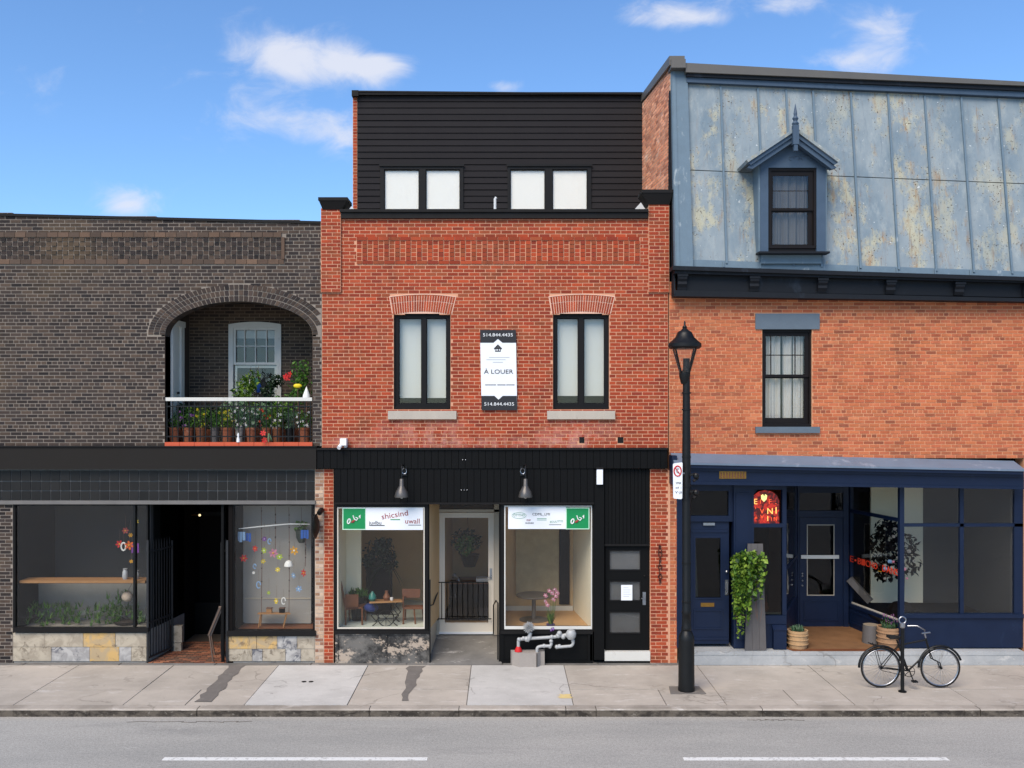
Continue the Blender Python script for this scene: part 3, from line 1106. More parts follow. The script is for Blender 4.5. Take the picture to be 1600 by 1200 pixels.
# set back top floor
PY = 2.34
pz0, pz1 = Z(336, PY), Z(149, PY)
bx0, bx1 = X(558, PY), X(1005.5, PY)
MB().box(bx0 + .02, bx1 - .02, PY + .05, 8.2, pz0 - .3, pz1).build('top_floor_wall', M['black_metal'], RB)
MB().box(hL + .1, hR - .1, .3, 8.2, Z(345), Z(336)).build('terrace', M['cement'], RB)
wh = [(594, 724), (793, 924)]
nrow = 19
for i in range(nrow):
    za = pz0 + (pz1 - pz0) * i / nrow
    zb = pz0 + (pz1 - pz0) * (i + 1) / nrow
    sp = [(bx0, bx1)]
    if za < Z(258, PY) - .02:
        for a, b in wh:
            sp = minus(sp, X(a, PY), X(b, PY))
    for a, b in sp:
        j = rnd.uniform(-.002, .002)
        MB().hexa([(a, PY + .0 + j, za + .009), (b, PY + .0 + j, za + .009), (b, PY + .05, za + .009), (a, PY + .05, za + .009),
                   (a, PY + .017 + j, zb), (b, PY + .017 + j, zb), (b, PY + .05, zb), (a, PY + .05, zb)]).build('siding_board', M['siding'], RB)
tcap = MB()
tcap.box(X(552, PY), X(1003.5, PY), PY - .07, 8.3, Z(149.5, PY), Z(145.5, PY))
tcap.box(X(550.5, PY), X(561, PY), PY - .09, 8.3, Z(152, PY), Z(143, PY))
tcap.sbox(X(561, PY), X(1005.5, PY), PY - .085, PY - .03, Z(146, PY), Z(149.5, PY), Z(143.5, PY), Z(147.5, PY))
tcap.build('roof_cap', M['black_metal'], RB)
lay(RB, M['brick_red'], M['mortar_red'], Z(335, PY), Z(152, PY), X(551, PY), X(558, PY) - .002, PY + .02, nobj=0, thick=5.5, wall_name='left_party_wall')
for (a, b), (p0, p1, p2, p3) in zip(wh, ((600, 655, 665, 719), (797, 852, 863, 918))):
    y = PY - .02
    f = MB()
    za, zb, zbot = Z(258, y), Z(264.5, y), Z(333, y)
    f.box(X(a, y), X(b, y), y, y + .12, zb, za)
    for q0, q1 in ((a, p0), (p1, p2), (p3, b)):
        f.box(X(q0, y), X(q1, y), y, y + .12, zbot, zb)
    f.box(X(a, y) - .02, X(b, y) + .02, y - .03, y, za - .03, za + .015)
    fo = f.build('window', M['window_black'], RB)
    for q0, q1 in ((p0, p1), (p2, p3)):
        MB().box(X(q0, y), X(q1, y), y + .05, y + .056, zbot, zb).build('pane', M['glass'], fo)
        MB().frame(X(q0, y) - .001, X(q1, y) + .001, zbot, zb, .02, y + .03, y + .048).build('sash', M['window_black'], fo)
        MB().box(X(q0, y) + .0, X(q1, y) - .0, y + .062, y + .068, zbot, zb).build('blind', M['blind'], fo)
m = MB().tube([(X(773.5, 1.9), 1.9, Z(336, 1.9)), (X(773.5, 1.9), 1.9, Z(311, 1.9)), (X(775.5, 1.9), 1.9, Z(308.5, 1.9))], .03, 8)
m.build('vent_pipe', M['white_metal'], RB)

# body behind the front so the building is solid from the side
MB().box(hL + .02, hR - .02, 3.9, 8.2, 0, Z(345)).build('rear_body', M['brick_red'], RB)
MB().box(hL + .01, hL + .12, .3, 3.9, 0, Z(345)).build('side_wall', M['brick_red'], RB)
MB().box(hR - .12, hR - .01, .3, 3.9, 0, Z(345)).build('side_wall', M['brick_red'], RB)

# shopfront piers
lay(RB, M['brick_red'], M['mortar_red'], 0, Z(733), X(506), X(521), 0.0, nobj=40, wall_name='pier_core', L=.19, rg=random.Random(8))
lay(RB, M['brick_beige'], M['mortar_beige'], 0, Z(733), X(492), X(506) - .003, .005, nobj=40, wall_name='pier_core', L=.175, rg=random.Random(9))
lay(RB, M['brick_red'], M['mortar_red'], 0, Z(733), X(1016), X(1044), 0.0, nobj=120, wall_name='pier_core', rg=random.Random(10))

# black fascia and boarded front (grooved boards)
FY = -.10
def boards(px0, px1, py0, py1, yf, yb, pitch=.066, parent=RB, mat='black_paint', name='fascia_board', every=1):
    x0, x1 = X(px0, yf), X(px1, yf)
    n = max(1, round((x1 - x0) / pitch))
    for k in range(n):
        a, b = x0 + (x1 - x0) * k / n, x0 + (x1 - x0) * (k + 1) / n
        j = rnd.uniform(0, .003)
        MB().hexa([(a + .004, yf + j, Z(py1, yf)), (b - .004, yf + j, Z(py1, yf)), (b, yf + .016, Z(py1, yf)), (a, yf + .016, Z(py1, yf)),
                   (a + .004, yf + j, Z(py0, yf)), (b - .004, yf + j, Z(py0, yf)), (b, yf + .016, Z(py0, yf)), (a, yf + .016, Z(py0, yf))]).build(name, M[mat], parent)
    MB().box(x0, x1, yf + .017, yb, Z(py1, yf), Z(py0, yf)).build('fascia_back', M[mat], parent)


boards(495, 1043, 703, 732, FY, .05, .13)
boards(522, 928, 732.3, 785, FY + .02, .05, .13)
MB().box(X(495, FY), X(1043, FY), FY - .03, .03, Z(703, FY), Z(700, FY)).build('fascia_cap', M['black_metal'], RB)
MB().box(X(522, FY), X(928, FY), FY - .005, .05, Z(788, FY), Z(785.2, FY)).build('fascia_edge', M['black_metal'], RB)
MB().pb(928.3, 944, 733, 1031, -.05, .2).build('post', M['black_paint'], RB)
boards(944.5, 1014.5, 733, 850, .0, .08, .075)
MB().box(X(944.5), X(1014.5), -.015, .03, Z(853), Z(850)).build('panel_edge', M['black_metal'], RB)
# side door with three lights
DY = .06
dx0, dx1, dzt, dzb = X(946, DY), X(1014, DY), Z(853, DY), Z(1016, DY)
dr = MB()
lights = [(953, 1000, 861, 890), (953, 1000, 909, 938), (953, 1000, 957, 989)]
zs_ = [dzt]
for q in lights:
    dr.box(dx0, dx1, DY, DY + .05, Z(q[2], DY), zs_[-1])
    dr.box(dx0, X(q[0], DY), DY, DY + .05, Z(q[3], DY), Z(q[2], DY))
    dr.box(X(q[1], DY), dx1, DY, DY + .05, Z(q[3], DY), Z(q[2], DY))
    zs_.append(Z(q[3], DY))
dr.box(dx0, dx1, DY, DY + .05, dzb, zs_[-1])
door = dr.build('door', M['black_paint'], RB)
for i, q in enumerate(lights):
    MB().box(X(q[0], DY), X(q[1], DY), DY + .02, DY + .026, Z(q[3], DY), Z(q[2], DY)).build('door_pane', M['glass'], door)
    MB().box(X(q[0], DY), X(q[1], DY), DY + .04, DY + .045, Z(q[3], DY), Z(q[2], DY)).build('door_backing', plain('grey film', (92 - 8 * i, 92 - 8 * i, 92 - 8 * i), .8, scale=4, var=.25), door)
    MB().frame(X(q[0], DY) - .02, X(q[1], DY) + .02, Z(q[3], DY) - .02, Z(q[2], DY) + .02, .02, DY - .012, DY - .001).build('door_bead', M['window_black'], door)
h_ = MB().box(X(1004, DY), X(1009, DY), DY - .012, DY - .001, Z(945, DY), Z(925, DY))
h_.tube([(X(1006.5, DY), DY - .012, Z(934, DY)), (X(1006.5, DY), DY - .06, Z(934, DY)), (X(1001, DY), DY - .065, Z(934, DY))], .011, 6)
h_.build('door_handle', M['steel'], door)
MB().lathe(X(1007, DY), 0, [(.02, 0), (.02, .01)], 10)
k_ = MB().ball((X(1007, DY), DY - .01, Z(900, DY)), .022, n=8)
k_.build('lock', M['black_metal'], door)
MB().box(X(944.5), X(1015.5), -.03, .12, .05, Z(1016, DY) - .004).build('threshold', M['white_paint'], RB)
MB().box(X(944.5), X(1015.5), -.0, .2, 0, .05).build('threshold_base', M['black_metal'], RB)
MB().box(X(944.5), X(1015.5), DY + .06, .3, 0, Z(850)).build('door_lining', M['black_paint'], RB)

# shop windows
def shop_window(parent, fx0, fx1, fy0, fy1, gx0, gx1, gy0, gy1, y, mat, gmat='glass_shop'):
    m = MB()
    m.box(X(fx0, y), X(fx1, y), y, y + .08, Z(gy0, y), Z(fy0, y))
    m.box(X(fx0, y), X(fx1, y), y, y + .08, Z(fy1, y), Z(gy1, y))
    m.box(X(fx0, y), X(gx0, y), y, y + .08, Z(gy1, y), Z(gy0, y))
    m.box(X(gx1, y), X(fx1, y), y, y + .08, Z(gy1, y), Z(gy0, y))
    o = m.build('shop_window', mat, parent)
    MB().box(X(gx0, y), X(gx1, y), y + .035, y + .043, Z(gy1, y), Z(gy0, y)).build('pane', M[gmat], o)
    return o


w1 = shop_window(RB, 522, 669, 788, 987, 527.5, 663, 793, 982, .0, M['window_black'])
MB().frame(X(527), X(663.5), Z(982.5), Z(792.5), .022, -.008, .0, wb=.03).build('bead', M['alu_light'], w1)
w2 = shop_window(RB, 783, 928, 787, 987, 789, 924.5, 791, 979, .0, M['window_black'])
MB().frame(X(788), X(925), Z(983), Z(790), .022, -.008, .0, wb=.06).build('bead', M['white_paint'], w2)
for (a, b, s) in ((524, 671, 0), (783, 926, 1)):
    m = MB()
    y = .015
    m.pb(a, b, 987.5, 1033, y, .2)
    o = m.build('bulkhead', M['peel'] if s == 0 else M['black_paint'], RB)
    m = MB().frame(X(a, 0), X(b, 0), .0, Z(988), .05, -.012, .014)
    mid = 597 if s == 0 else 918
    m.box(X(mid), X(mid) + .09, -.012, .014, .05, Z(988) - .05)
    m.build('bulkhead_trim', M['peel'] if s == 0 else M['black_paint'], o)
    MB().box(X(a - 1), X(b), -.035, .0, Z(990), Z(985)).build('window_ledge', M['black_metal'], RB)

# recessed entrance
EY = 1.2
ez = Z(992, EY)                                   # floor level at the door, up a short ramp
MB().hexa([(X(668), -.1, -.02), (X(784), -.1, -.02), (X(784) + .0, EY, -.02), (X(668), EY, -.02), (X(668), -.1, .006), (X(784), -.1, .006), (X(784), EY + .1, ez), (X(668), EY + .1, ez)]).build('entrance_ramp', M['slab_base'], RB)
dm = MB()
y = EY
A = lambda p: X(p, y)
dm.box(A(680), A(780), y, y + .1, Z(787, y), Z(780, y))
dm.box(A(680), A(780), y, y + .1, Z(800, y), Z(796, y))
dm.box(A(680), A(686), y, y + .1, Z(992, y), Z(780, y) - .09)
dm.box(A(772), A(781), y, y + .1, Z(992, y), Z(780, y) - .09)
dm.build('door_frame', M['alu'], RB)
sd_ = MB()
yd = y + .02
A = lambda p: X(p, yd)
sd_.box(A(686.5), A(771.5), yd, yd + .05, Z(809, yd), Z(801, yd))
sd_.box(A(686.5), A(771.5), yd, yd + .05, Z(988, yd), Z(973, yd))
sd_.box(A(686.5), A(695), yd, yd + .05, Z(973, yd), Z(809, yd))
sd_.box(A(763), A(771.5), yd, yd + .05, Z(973, yd), Z(809, yd))
sdo = sd_.build('door', M['alu_light'], RB)
MB().box(A(695), A(763), yd + .02, yd + .026, Z(973, yd), Z(809, yd)).build('door_pane', M['glass_shop'], sdo)
MB().box(A(686.5), A(771.5), yd + .02, yd + .026, Z(797, yd), Z(787, yd)).build('transom_pane', M['glass_dark'], sdo)
hh = MB().box(A(765), A(769), yd - .01, yd - .001, Z(905, yd), Z(888, yd))
hh.tube([(A(767), yd - .01, Z(902, yd)), (A(767), yd - .06, Z(902, yd)), (A(760), yd - .06, Z(902, yd))], .012, 6)
hh.build('door_handle', M['steel'], sdo)
MB().box(A(686), A(772), yd - .02, yd, Z(990.5, yd), Z(987, yd)).build('kick_strip', M['white_metal'], sdo)
# guard rail across the door
gr = MB()
yg = EY - .06
for pz in (910, 967):
    gr.tube([(X(683, yg), yg, Z(pz, yg)), (X(768 if pz > 950 else 762, yg), yg, Z(pz, yg))], .012, 6)
for k in range(10):
    p = 690 + k * 8.1
    gr.tube([(X(p, yg), yg, Z(967, yg)), (X(p, yg), yg, Z(910, yg))], .009, 5)
gr.tube([(X(684, yg), yg, Z(969, yg)), (X(684, yg), yg, Z(903, yg))], .018, 6)
gr.build('door_guard', M['black_iron'], RB)
# side of the left window in the recess
sg = MB()
xa, xb = X(670, 0), X(682, EY)
def q(px_t, yy, z0, z1, th=.03):
    pass
for (t0, t1, z0, z1, mt, nm) in ((0, .06, .15, 3.1, 'window_black', 'corner_post'), (.94, 1, .2, 3.1, 'alu', 'corner_post'), (.06, .94, .1, .62, 'alu', 'side_panel'),
                                 (.06, .94, 3.02, 3.1, 'alu', 'side_rail'), (.06, .94, .62, .68, 'alu', 'side_rail'), (.06, .94, .68, 3.02, 'glass_shop', 'side_pane'),
                                 (.40, .44, .68, 3.02, 'alu', 'side_mullion')):
    th = .05 if nm != 'side_pane' else .008
    if nm == 'side_mullion':
        th = .054
    x_a, x_b = xa + (xb - xa) * t0, xa + (xb - xa) * t1
    y_a, y_b = .085 + (EY - .085) * t0, .085 + (EY - .085) * t1
    MB().hexa([(x_a - th, y_a, z0), (x_a, y_a, z0), (x_b, y_b, z0), (x_b - th, y_b, z0), (x_a - th, y_a, z1), (x_a, y_a, z1), (x_b, y_b, z1), (x_b - th, y_b, z1)]).build(nm, M[mt], RB)
MB().box(X(783) - .01, X(783) + .02, .08, EY, 0, 3.1).build('side_panel', M['alu'], RB)
MB().pb(779.5, 784, 788, 1034, .01, .07).build('corner_post', M['black_paint'], RB)
# handrails
for pts, nm in (([(672, 1036, .0), (672, 905, .0), ], 0), ([(672, 946, .02), (677, 944, .3), (684, 925, 1.1)], 1), ([(771, 990, EY - .1), (771, 945, EY - .1), (775, 938, .6), (778, 942, .15), (778, 1030, .02)], 2)):
    MB().tube([(X(a, c), c - .03, Z(b, c)) for a, b, c in pts], .014, 6).build('handrail', M['black_iron'], RB)

# rooms seen through the glass
rm = MB()
rz = Z(984, .1)
def room(parent, x0, x1, y0, y1, z0, z1, mats, xr=None, xl=None):
    """floor, ceiling, left, right, back as separate single walls; xr/xl are the side walls' positions at the back"""
    xr = x1 if xr is None else xr
    xl = x0 if xl is None else xl
    t = .04
    MB().box(x0 - t, x1 + t, y0, y1 + t, z0 - t, z0).build('display_floor', M[mats[0]], parent)
    MB().box(x0 - t, x1 + t, y0, y1 + t, z1, z1 + t).build('room_ceiling', M[mats[1]], parent)
    for a, b, s, k in ((x0, xl, -1, 2), (x1, xr, 1, 3)):
        MB().hexa([(min(a, a + s * t), y0, z0), (max(a, a + s * t), y0, z0), (max(b, b + s * t), y1, z0), (min(b, b + s * t), y1, z0),
                   (min(a, a + s * t), y0, z1), (max(a, a + s * t), y0, z1), (max(b, b + s * t), y1, z1), (min(b, b + s * t), y1, z1)]).build('room_wall', M[mats[k]], parent)
    MB().box(min(x0, xl) - t, max(x1, xr) + t, y1 + .001, y1 + t, z0, z1).build('room_wall', M[mats[4]], parent)


room(RB, X(526), X(667), .13, 2.9, rz, 3.16, ('floor_pale', 'wall_cream', 'wall_cream', 'wall_tan', 'wall_tan'), xr=X(700, 1.9))
MB().box(X(526) + .001, X(564, 1.1), 1.1, 1.2, rz, 3.15).build('room_wall', M['wall_cream'], RB)
room(RB, X(786), X(926), .13, 1.95, rz, 3.16, ('floor_tan', 'wall_cream', 'wall_tan', 'wall_cream', 'wall_tan'), xr=X(895, 1.95))
MB().box(X(806, 1.85), X(873, 1.85), 1.85, 1.94, rz + .3, 3.1).build('plaster_panel', M['wall_greige'], RB)
MB().box(X(874, 1.9), X(890, 1.9), 1.9, 1.945, rz + .12, 3.1).build('doorway', M['very_dark'], RB)
MB().box(X(790, 1.9), X(895, 1.9), 1.82, 1.849, rz, rz + .1).build('skirting', M['white_paint'], RB)
room(RB, X(683, EY), X(775, EY), EY + .12, 3.3, ez, 3.16, ('floor_tan', 'wall_tan', 'wall_tan', 'wall_tan', 'wall_tan'))

# ------------------------------------------------------------------ dark brick building (left)
DB = thing('dark_brick_building', 'sooty dark brick building with an arched balcony recess above a shop', 'building', (-6.5, 0, 0))
dl, drt = X(-60), X(503) - .004
topz = lambda x: Z(346) + (X(503) - x) / (X(503) - X(178)) * (Z(338) - Z(346))
def slant(z):
    # part of the course above the sloping top
    xcut = X(503) - (z + .01 - Z(346)) / (Z(338) - Z(346)) * (X(503) - X(178))
    return (xcut, 99) if z + .01 > Z(346) else None


def ell(cx, cy, a, b, pyb):
    def f(z):
        zc = Z(cy)
        if z > zc + b / SC:
            return None
        if z > zc:
            k = math.sqrt(1 - ((z - zc) * SC / b) ** 2)
            return (X(cx) - a / SC * k, X(cx) + a / SC * k)
        if z > Z(pyb):
            return (X(cx - a), X(cx + a))
        return None
    return f


ARC = (373, 523, 115, 52)
inner = ell(*ARC, 697)
inner_cut = lambda z: (ell(373, 523, 121, 58, 523)(z) if z > Z(523) else inner(z))
outer_ring = lambda z: (ell(373, 523, 143, 78, 523)(z)) if z > Z(523) else None
bandL = lambda z: (X(-60), X(444)) if Z(413) < z < Z(363) else None
lay(DB, M['brick_dark'], M['mortar_dark'], Z(697), Z(338) + .35, dl, drt, .0, [inner_cut, slant], [outer_ring, bandL], wall_name='front_wall', header_rows=6, rg=random.Random(21), thick=.28)
# sloping top edge
MB().sbox(dl, drt, -.03, .3, topz(dl) - .05, topz(drt) - .05, topz(dl), topz(drt)).build('coping', M['black_metal'], DB)
# corbelled band
course(-60, 440, 363, 371, -.02, .21, 'band_brown', name='moulded_brick', parent=DB, joint=.008)
course(-60, 444, 405, 413, -.02, .21, 'band_brown', off=.1, name='moulded_brick', parent=DB, joint=.008)
MB().box(X(440), X(445), -.03, .03, Z(405), Z(371)).build('moulded_brick', M['band_brown'], DB)
hb = MB()
for i in range(5):
    za, zb = Z(405) + i * (Z(371) - Z(405)) / 5, Z(405) + (i + 1) * (Z(371) - Z(405)) / 5
    n = int((X(440) - dl) / .108)
    for k in range(n):
        xa = dl + (X(440) - dl) * k / n
        xb = dl + (X(440) - dl) * (k + 1) / n
        yy = .002 if (k + i) % 2 == 0 else -.014
        hb.box(xa + .008, xb - .008, yy - g.uniform(0, .004), .06, za + .006, zb - .006)
hb.build('header_panel', M['brick_dark'], DB, kind='stuff')
# arch rings
a0, b0 = ARC[2], ARC[3]
for ring in range(3):
    n = (50, 54, 58)[ring]
    ra, rb = ring * 9 + .6, ring * 9 + 8.3
    for k in range(n):
        q = []
        ok = True
        for (t, rr) in ((k + .09, ra), (k + .91, ra), (k + .91, rb), (k + .09, rb)):
            th = math.pi * (t / n)
            # even spacing by arc length is near enough with a slightly flattened parameter
            px = ARC[0] - (a0 + rr) * math.cos(th)
            py = ARC[1] - (b0 + rr) * math.sin(th)
            q.append((X(px), Z(py)))
            if px > 502.5:
                ok = False
        if ok:
            MB().prism(q, -.004 - rnd.uniform(0, .004), .05).build('arch_brick', M['brick_dark'], DB)
# smooth reveal under the arch
m = MB()
n = 40
for k in range(n):
    th0, th1 = math.pi * k / n, math.pi * (k + 1) / n
    p = [(X(ARC[0] - (a0 + d) * math.cos(t)), Z(ARC[1] - (b0 + d) * math.sin(t))) for t, d in ((th0, 0), (th1, 0), (th1, 7), (th0, 7))]
    m.prism(p, .006, .29)
m.box(X(257.2), X(258), .0, .29, Z(697), Z(523))
m.box(X(488), X(488.8), .0, .29, Z(697), Z(523))
m.build('arch_reveal', M['brick_dark'], DB)
m = MB()
for k in range(n):
    th0, th1 = math.pi * k / n, math.pi * (k + 1) / n
    p = [(min(X(502.6), X(ARC[0] - (a0 + d) * math.cos(t))), Z(ARC[1] - (b0 + d) * math.sin(t))) for t, d in ((th0, .3), (th1, .3), (th1, 27.2), (th0, 27.2))]
    m.prism(p, .0025, .005)
m.build('arch_mortar', M['mortar_dark'], DB)
# balcony recess
LY = 1.45
lx0, lx1 = X(258) - .02, X(488) + .02
lz0, lz1 = Z(693), Z(462)
def rhole(a, b, c, d):
    return rect_hole(a, b, c, d, LY)
lay(DB, M['brick_rear'], M['mortar_rear'], lz0, lz1, lx0, lx1, LY, [rhole(361, 438, 505, 655)], nobj=90, wall_name='porch_wall', rg=random.Random(5), thick=.2)
MB().box(lx0 - .2, lx0, .29, LY, lz0, lz1).build('porch_side', M['brick_rear'], DB)
MB().box(lx1, lx1 + .04, .29, LY, lz0, lz1).build('porch_side', M['brick_rear'], DB)
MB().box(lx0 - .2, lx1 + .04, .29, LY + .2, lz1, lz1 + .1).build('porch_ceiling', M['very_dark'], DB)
MB().box(lx0 - .2, lx1 + .04, .02, LY + .2, lz0 - .15, lz0).build('porch_floor', M['cement'], DB)
# orange ledge under the railing
LG = -.05
x_ = X(257, LG)
k = 0
while x_ < X(488, LG) - .02:
    b_ = min(x_ + .29, X(488, LG))
    MB().box(x_ + .003, b_ - .003, LG + rnd.uniform(0, .004), .02, Z(697, LG), Z(691, LG)).build('ledge_tile', M['orange_slab'], DB)
    x_ = b_
# white door jamb on the recess' left wall
y0_, y1_ = .32, .98
xw = lx0 + .001
m = MB()
m.box(xw, xw + .06, y0_, y0_ + .16, lz0, Z(508, .4))
m.box(xw, xw + .06, y1_ - .18, y1_, lz0, Z(508, .4))
m.box(xw, xw + .07, y0_ - .04, y1_ + .04, Z(508, .4), Z(503, .4) + .05)
m.box(xw, xw + .02, y0_ + .16, y1_ - .18, lz0, Z(508, .4))
po = m.build('porch_door', M['white_paint'], DB)
m = MB().ball((xw + .06, y0_ + .3, lz0 + 1.0), .03)
m.build('door_handle', M['black_iron'], po)
# white sash window on the back wall
y = LY + .01
f = MB()
wx0, wx1 = X(358, y), X(440, y)
f.box(wx0, X(365, y), y - .05, y + .08, Z(657, y), Z(512, y))
f.box(X(433, y), wx1, y - .05, y + .08, Z(657, y), Z(512, y))
n = 8
for k in range(n):
    t0, t1 = k / n * 2 - 1, (k + 1) / n * 2 - 1
    xa, xb = wx0 + (wx1 - wx0) * k / n, wx0 + (wx1 - wx0) * (k + 1) / n
    f.sbox(xa, xb, y - .05, y + .08, Z(512, y), Z(512, y), Z(507 + 0 - 4 * (1 - t0 * t0), y), Z(507 - 4 * (1 - t1 * t1), y))
f.box(wx0 - .03, wx1 + .03, y - .1, y + .08, Z(661, y), Z(657, y))
wo_ = f.build('window', M['white_paint'], DB)
s = MB()
yy = y + .0
s.frame(X(365, y), X(433, y), Z(570, y), Z(512, y), .05, yy - .02, yy + .03)
for p in (382.5, 399.5, 416.5):
    s.box(X(p, y) - .011, X(p, y) + .011, yy - .012, yy + .02, Z(570, y) + .05, Z(512, y) - .05)
zz = Z(541, y)
s.box(X(365, y) + .05, X(433, y) - .05, yy - .0145, yy + .02, zz - .011, zz + .011)
s.build('upper_sash', M['white_paint'], wo_)
s = MB().frame(X(366, y), X(432, y), Z(657, y), Z(571, y), .05, yy + .035, yy + .07)
s.build('lower_sash', M['white_paint'], wo_)
MB().box(X(366, y), X(432, y), yy + .031, yy + .034, Z(655, y), Z(513, y)).build('pane', M['glass'], wo_)
MB().box(X(360, y), X(438, y), yy + .25, yy + .26, Z(660, y), Z(508, y)).build('room_back', M['dark_in'], wo_)
MB().box(X(366, y), X(432, y), yy + .16, yy + .165, Z(528, y), Z(508, y)).build('blind', M['curtain'], wo_)

# railing
RY = .03
rail = MB().box(X(258, RY) + .003, X(488, RY) - .003, RY - .02, RY + .03, Z(626.5, RY), Z(621, RY)).build('railing', M['white_paint'], DB)
m = MB()
for pz in (635, 682):
    m.box(X(258, RY) + .003, X(488, RY) - .003, RY - .006, RY + .012, Z(pz + 1, RY), Z(pz - 1, RY))
m.build('crossbar', M['black_iron'], rail)
nb_ = 27
for k in range(nb_):
    p = 261 + (485 - 261) * k / (nb_ - 1)
    MB().box(X(p, RY) - .008, X(p, RY) + .008, RY - .0075, RY + .0135, Z(690.5, RY), Z(626.8, RY)).build('baluster', M['black_iron'], rail)
m = MB()
for k in range(nb_ - 1):
    p = 261 + 224 * (k + .5) / (nb_ - 1)
    cx_, cz_ = X(p, RY), Z(661, RY)
    for s_ in (1, -1):
        pts = []
        for q in range(9):
            th = q / 8 * math.pi * 1.5
            rr = .042 * (1 - q / 14)
            pts.append((cx_ + s_ * (rr * math.cos(th) - .0), RY + .003, cz_ + s_ * (.05 + rr * math.sin(th))))
        m.tube(pts, .005, 4)
m.build('scrollwork', M['black_iron'], rail, kind='stuff')

# shop level: fascia, dark tiles, lintel
fy = -.12
MB().box(dl, X(494, fy), fy, .05, Z(733, fy), Z(699, fy)).build('fascia', M['charcoal'], DB)
MB().box(dl, X(495, fy), fy - .02, .0, Z(699, fy) + .002, Z(697, fy)).build('fascia_cap', M['black_metal'], DB)
MB().box(dl, X(493), .03, .3, Z(783), Z(733)).build('tile_bed', plain('grey grout', (104, 104, 103), .8), DB)
tm = plain('dark glazed tile', (33, 31, 29), .4, 0, .25, .12, 5, pv=.25)
for r_, (t0, t1) in enumerate(((735, 752), (752, 767), (767, 782))):
    n = int(round((X(493) - dl) / .19))
    for k in range(n):
        a, b = dl + (X(493) - dl) * k / n, dl + (X(493) - dl) * (k + 1) / n
        MB().box(a + .008, b - .008, .012 + rnd.uniform(0, .004), .035, Z(t1) + .008, Z(t0) - .008).build('tile', tm, DB)
MB().box(dl, X(493), -.06, .1, Z(788, -.06), Z(782.5, -.06)).build('lintel', plain('worn steel lintel', (112, 108, 104), .6, .2, .4, .25, 3), DB)
# shop windows of the dark building
def base_wall(px0, px1, yt, blocks1, blocks2, ym):
    MB().box(X(px0) + .01, X(px1) - .01, .02, .3, 0, Z(yt)).build('base_core', M['cement'], DB)
    for blocks, ya, yb in ((blocks1, yt, ym), (blocks2, ym, 1033)):
        for a, b, c in blocks:
            MB().box(X(a) + .004, X(b) - .004, rnd.uniform(-.004, .006), .05, Z(yb) + (.004 if yb < 1033 else 0), Z(ya) - .004).build('stone_block', c, DB)


def marble(name, a, b, c):
    n = NT(name)
    col = n.mix(n.rng(n.noise(3.5, 6, .6, off=3, dist=1.2), .42, .6), lin(*a), lin(*b))
    col = n.mix(n.rng(n.noise(5, 7, .7, off=9, dist=1.0), .56, .64, 0, .8), col, lin(*c))
    return n.finish(col, .6, 0, .4)


st_y = marble('ochre marble', (196, 160, 100), (172, 150, 116), (120, 100, 76))
st_g = marble('veined grey marble', (176, 172, 166), (148, 144, 140), (70, 72, 82))
st_c = marble('cream stone', (176, 164, 144), (154, 142, 124), (110, 98, 82))
base_wall(356, 492, 994, ((356, 401, st_y), (401, 433, st_y), (433, 464, st_g), (464, 492, st_c)), ((356, 394, st_c), (394, 410, st_g), (410, 446, st_c), (446, 470, st_g), (470, 492, st_c)), 1014)
base_wall(20, 229, 989, ((20, 70, st_c), (70, 130, st_c), (130, 180, st_y), (180, 229, st_c)), ((20, 80, st_c), (80, 140, st_g), (140, 186, st_y), (186, 205, st_g), (205, 229, st_c)), 1011)
wR = shop_window(DB, 364, 492, 788, 986, 366, 489, 790, 984, .02, M['window_black'])
wLf = shop_window(DB, 20, 231, 788, 984, 24, 229, 790, 981, .02, M['window_black'])
for p in (208,):
    MB().box(X(p) , X(p) + .04, .0, .1, Z(980), Z(790)).build('mullion', M['black_iron'], wLf)
MB().box(X(354, -.05), X(493, -.05), -.05, .06, Z(994, -.05), Z(986, -.05)).build('window_ledge', M['black_metal'], DB)
MB().box(X(20, -.05), X(231, -.05), -.05, .06, Z(988, -.05), Z(981, -.05)).build('window_ledge', M['black_metal'], DB)
lay(DB, M['brick_dark'], M['mortar_dark'], 0, Z(783), dl, X(20) - .002, .0, nobj=0, wall_name='pier_core', rg=random.Random(77))
# window interiors
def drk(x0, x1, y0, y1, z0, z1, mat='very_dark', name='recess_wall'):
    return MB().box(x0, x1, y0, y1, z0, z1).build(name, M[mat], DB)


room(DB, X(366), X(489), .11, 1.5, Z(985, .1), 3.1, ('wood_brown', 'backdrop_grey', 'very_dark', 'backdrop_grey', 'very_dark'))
bd = MB()
y = .62
pts = []
x0, x1, z0, z1, rr = X(378, y), X(486, y), Z(974, y), Z(785, y), .09
for cx_, cz_, t0 in ((x1 - .02, z0 + .02, -90), (x1, z1, 0), (x0, z1, 90), (x0 + rr, z0 + rr, 180)):
    if (cx_, cz_) in ((x1, z1), (x0, z1)):
        pts.append((cx_, cz_))
    else:
        R_ = rr if t0 == 180 else .02
        for k in range(7):
            th = math.radians(t0 + 90 * k / 6)
            pts.append((cx_ + R_ * math.cos(th), cz_ + R_ * math.sin(th)))
bd.prism(pts, y, y + .03)
bd.build('backdrop_panel', M['backdrop_grey'], DB)
MB().box(X(382, y), X(486, y), y - .012, y - .001, Z(936, y), Z(934, y)).build('backdrop_seam', M['alu'], DB)
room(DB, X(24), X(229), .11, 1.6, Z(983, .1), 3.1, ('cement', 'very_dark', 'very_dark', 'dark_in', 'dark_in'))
sh = MB().box(X(24, .3), X(231, .3), .15, .5, Z(909, .3), Z(905, .3))
sh.build('shelf', M['wood'], DB)
MB().box(X(24, .9), X(229, .9), .9, .93, Z(985, .9), Z(912, .9)).build('backdrop_panel', plain('dull grey board', (120, 120, 118), .85), DB)

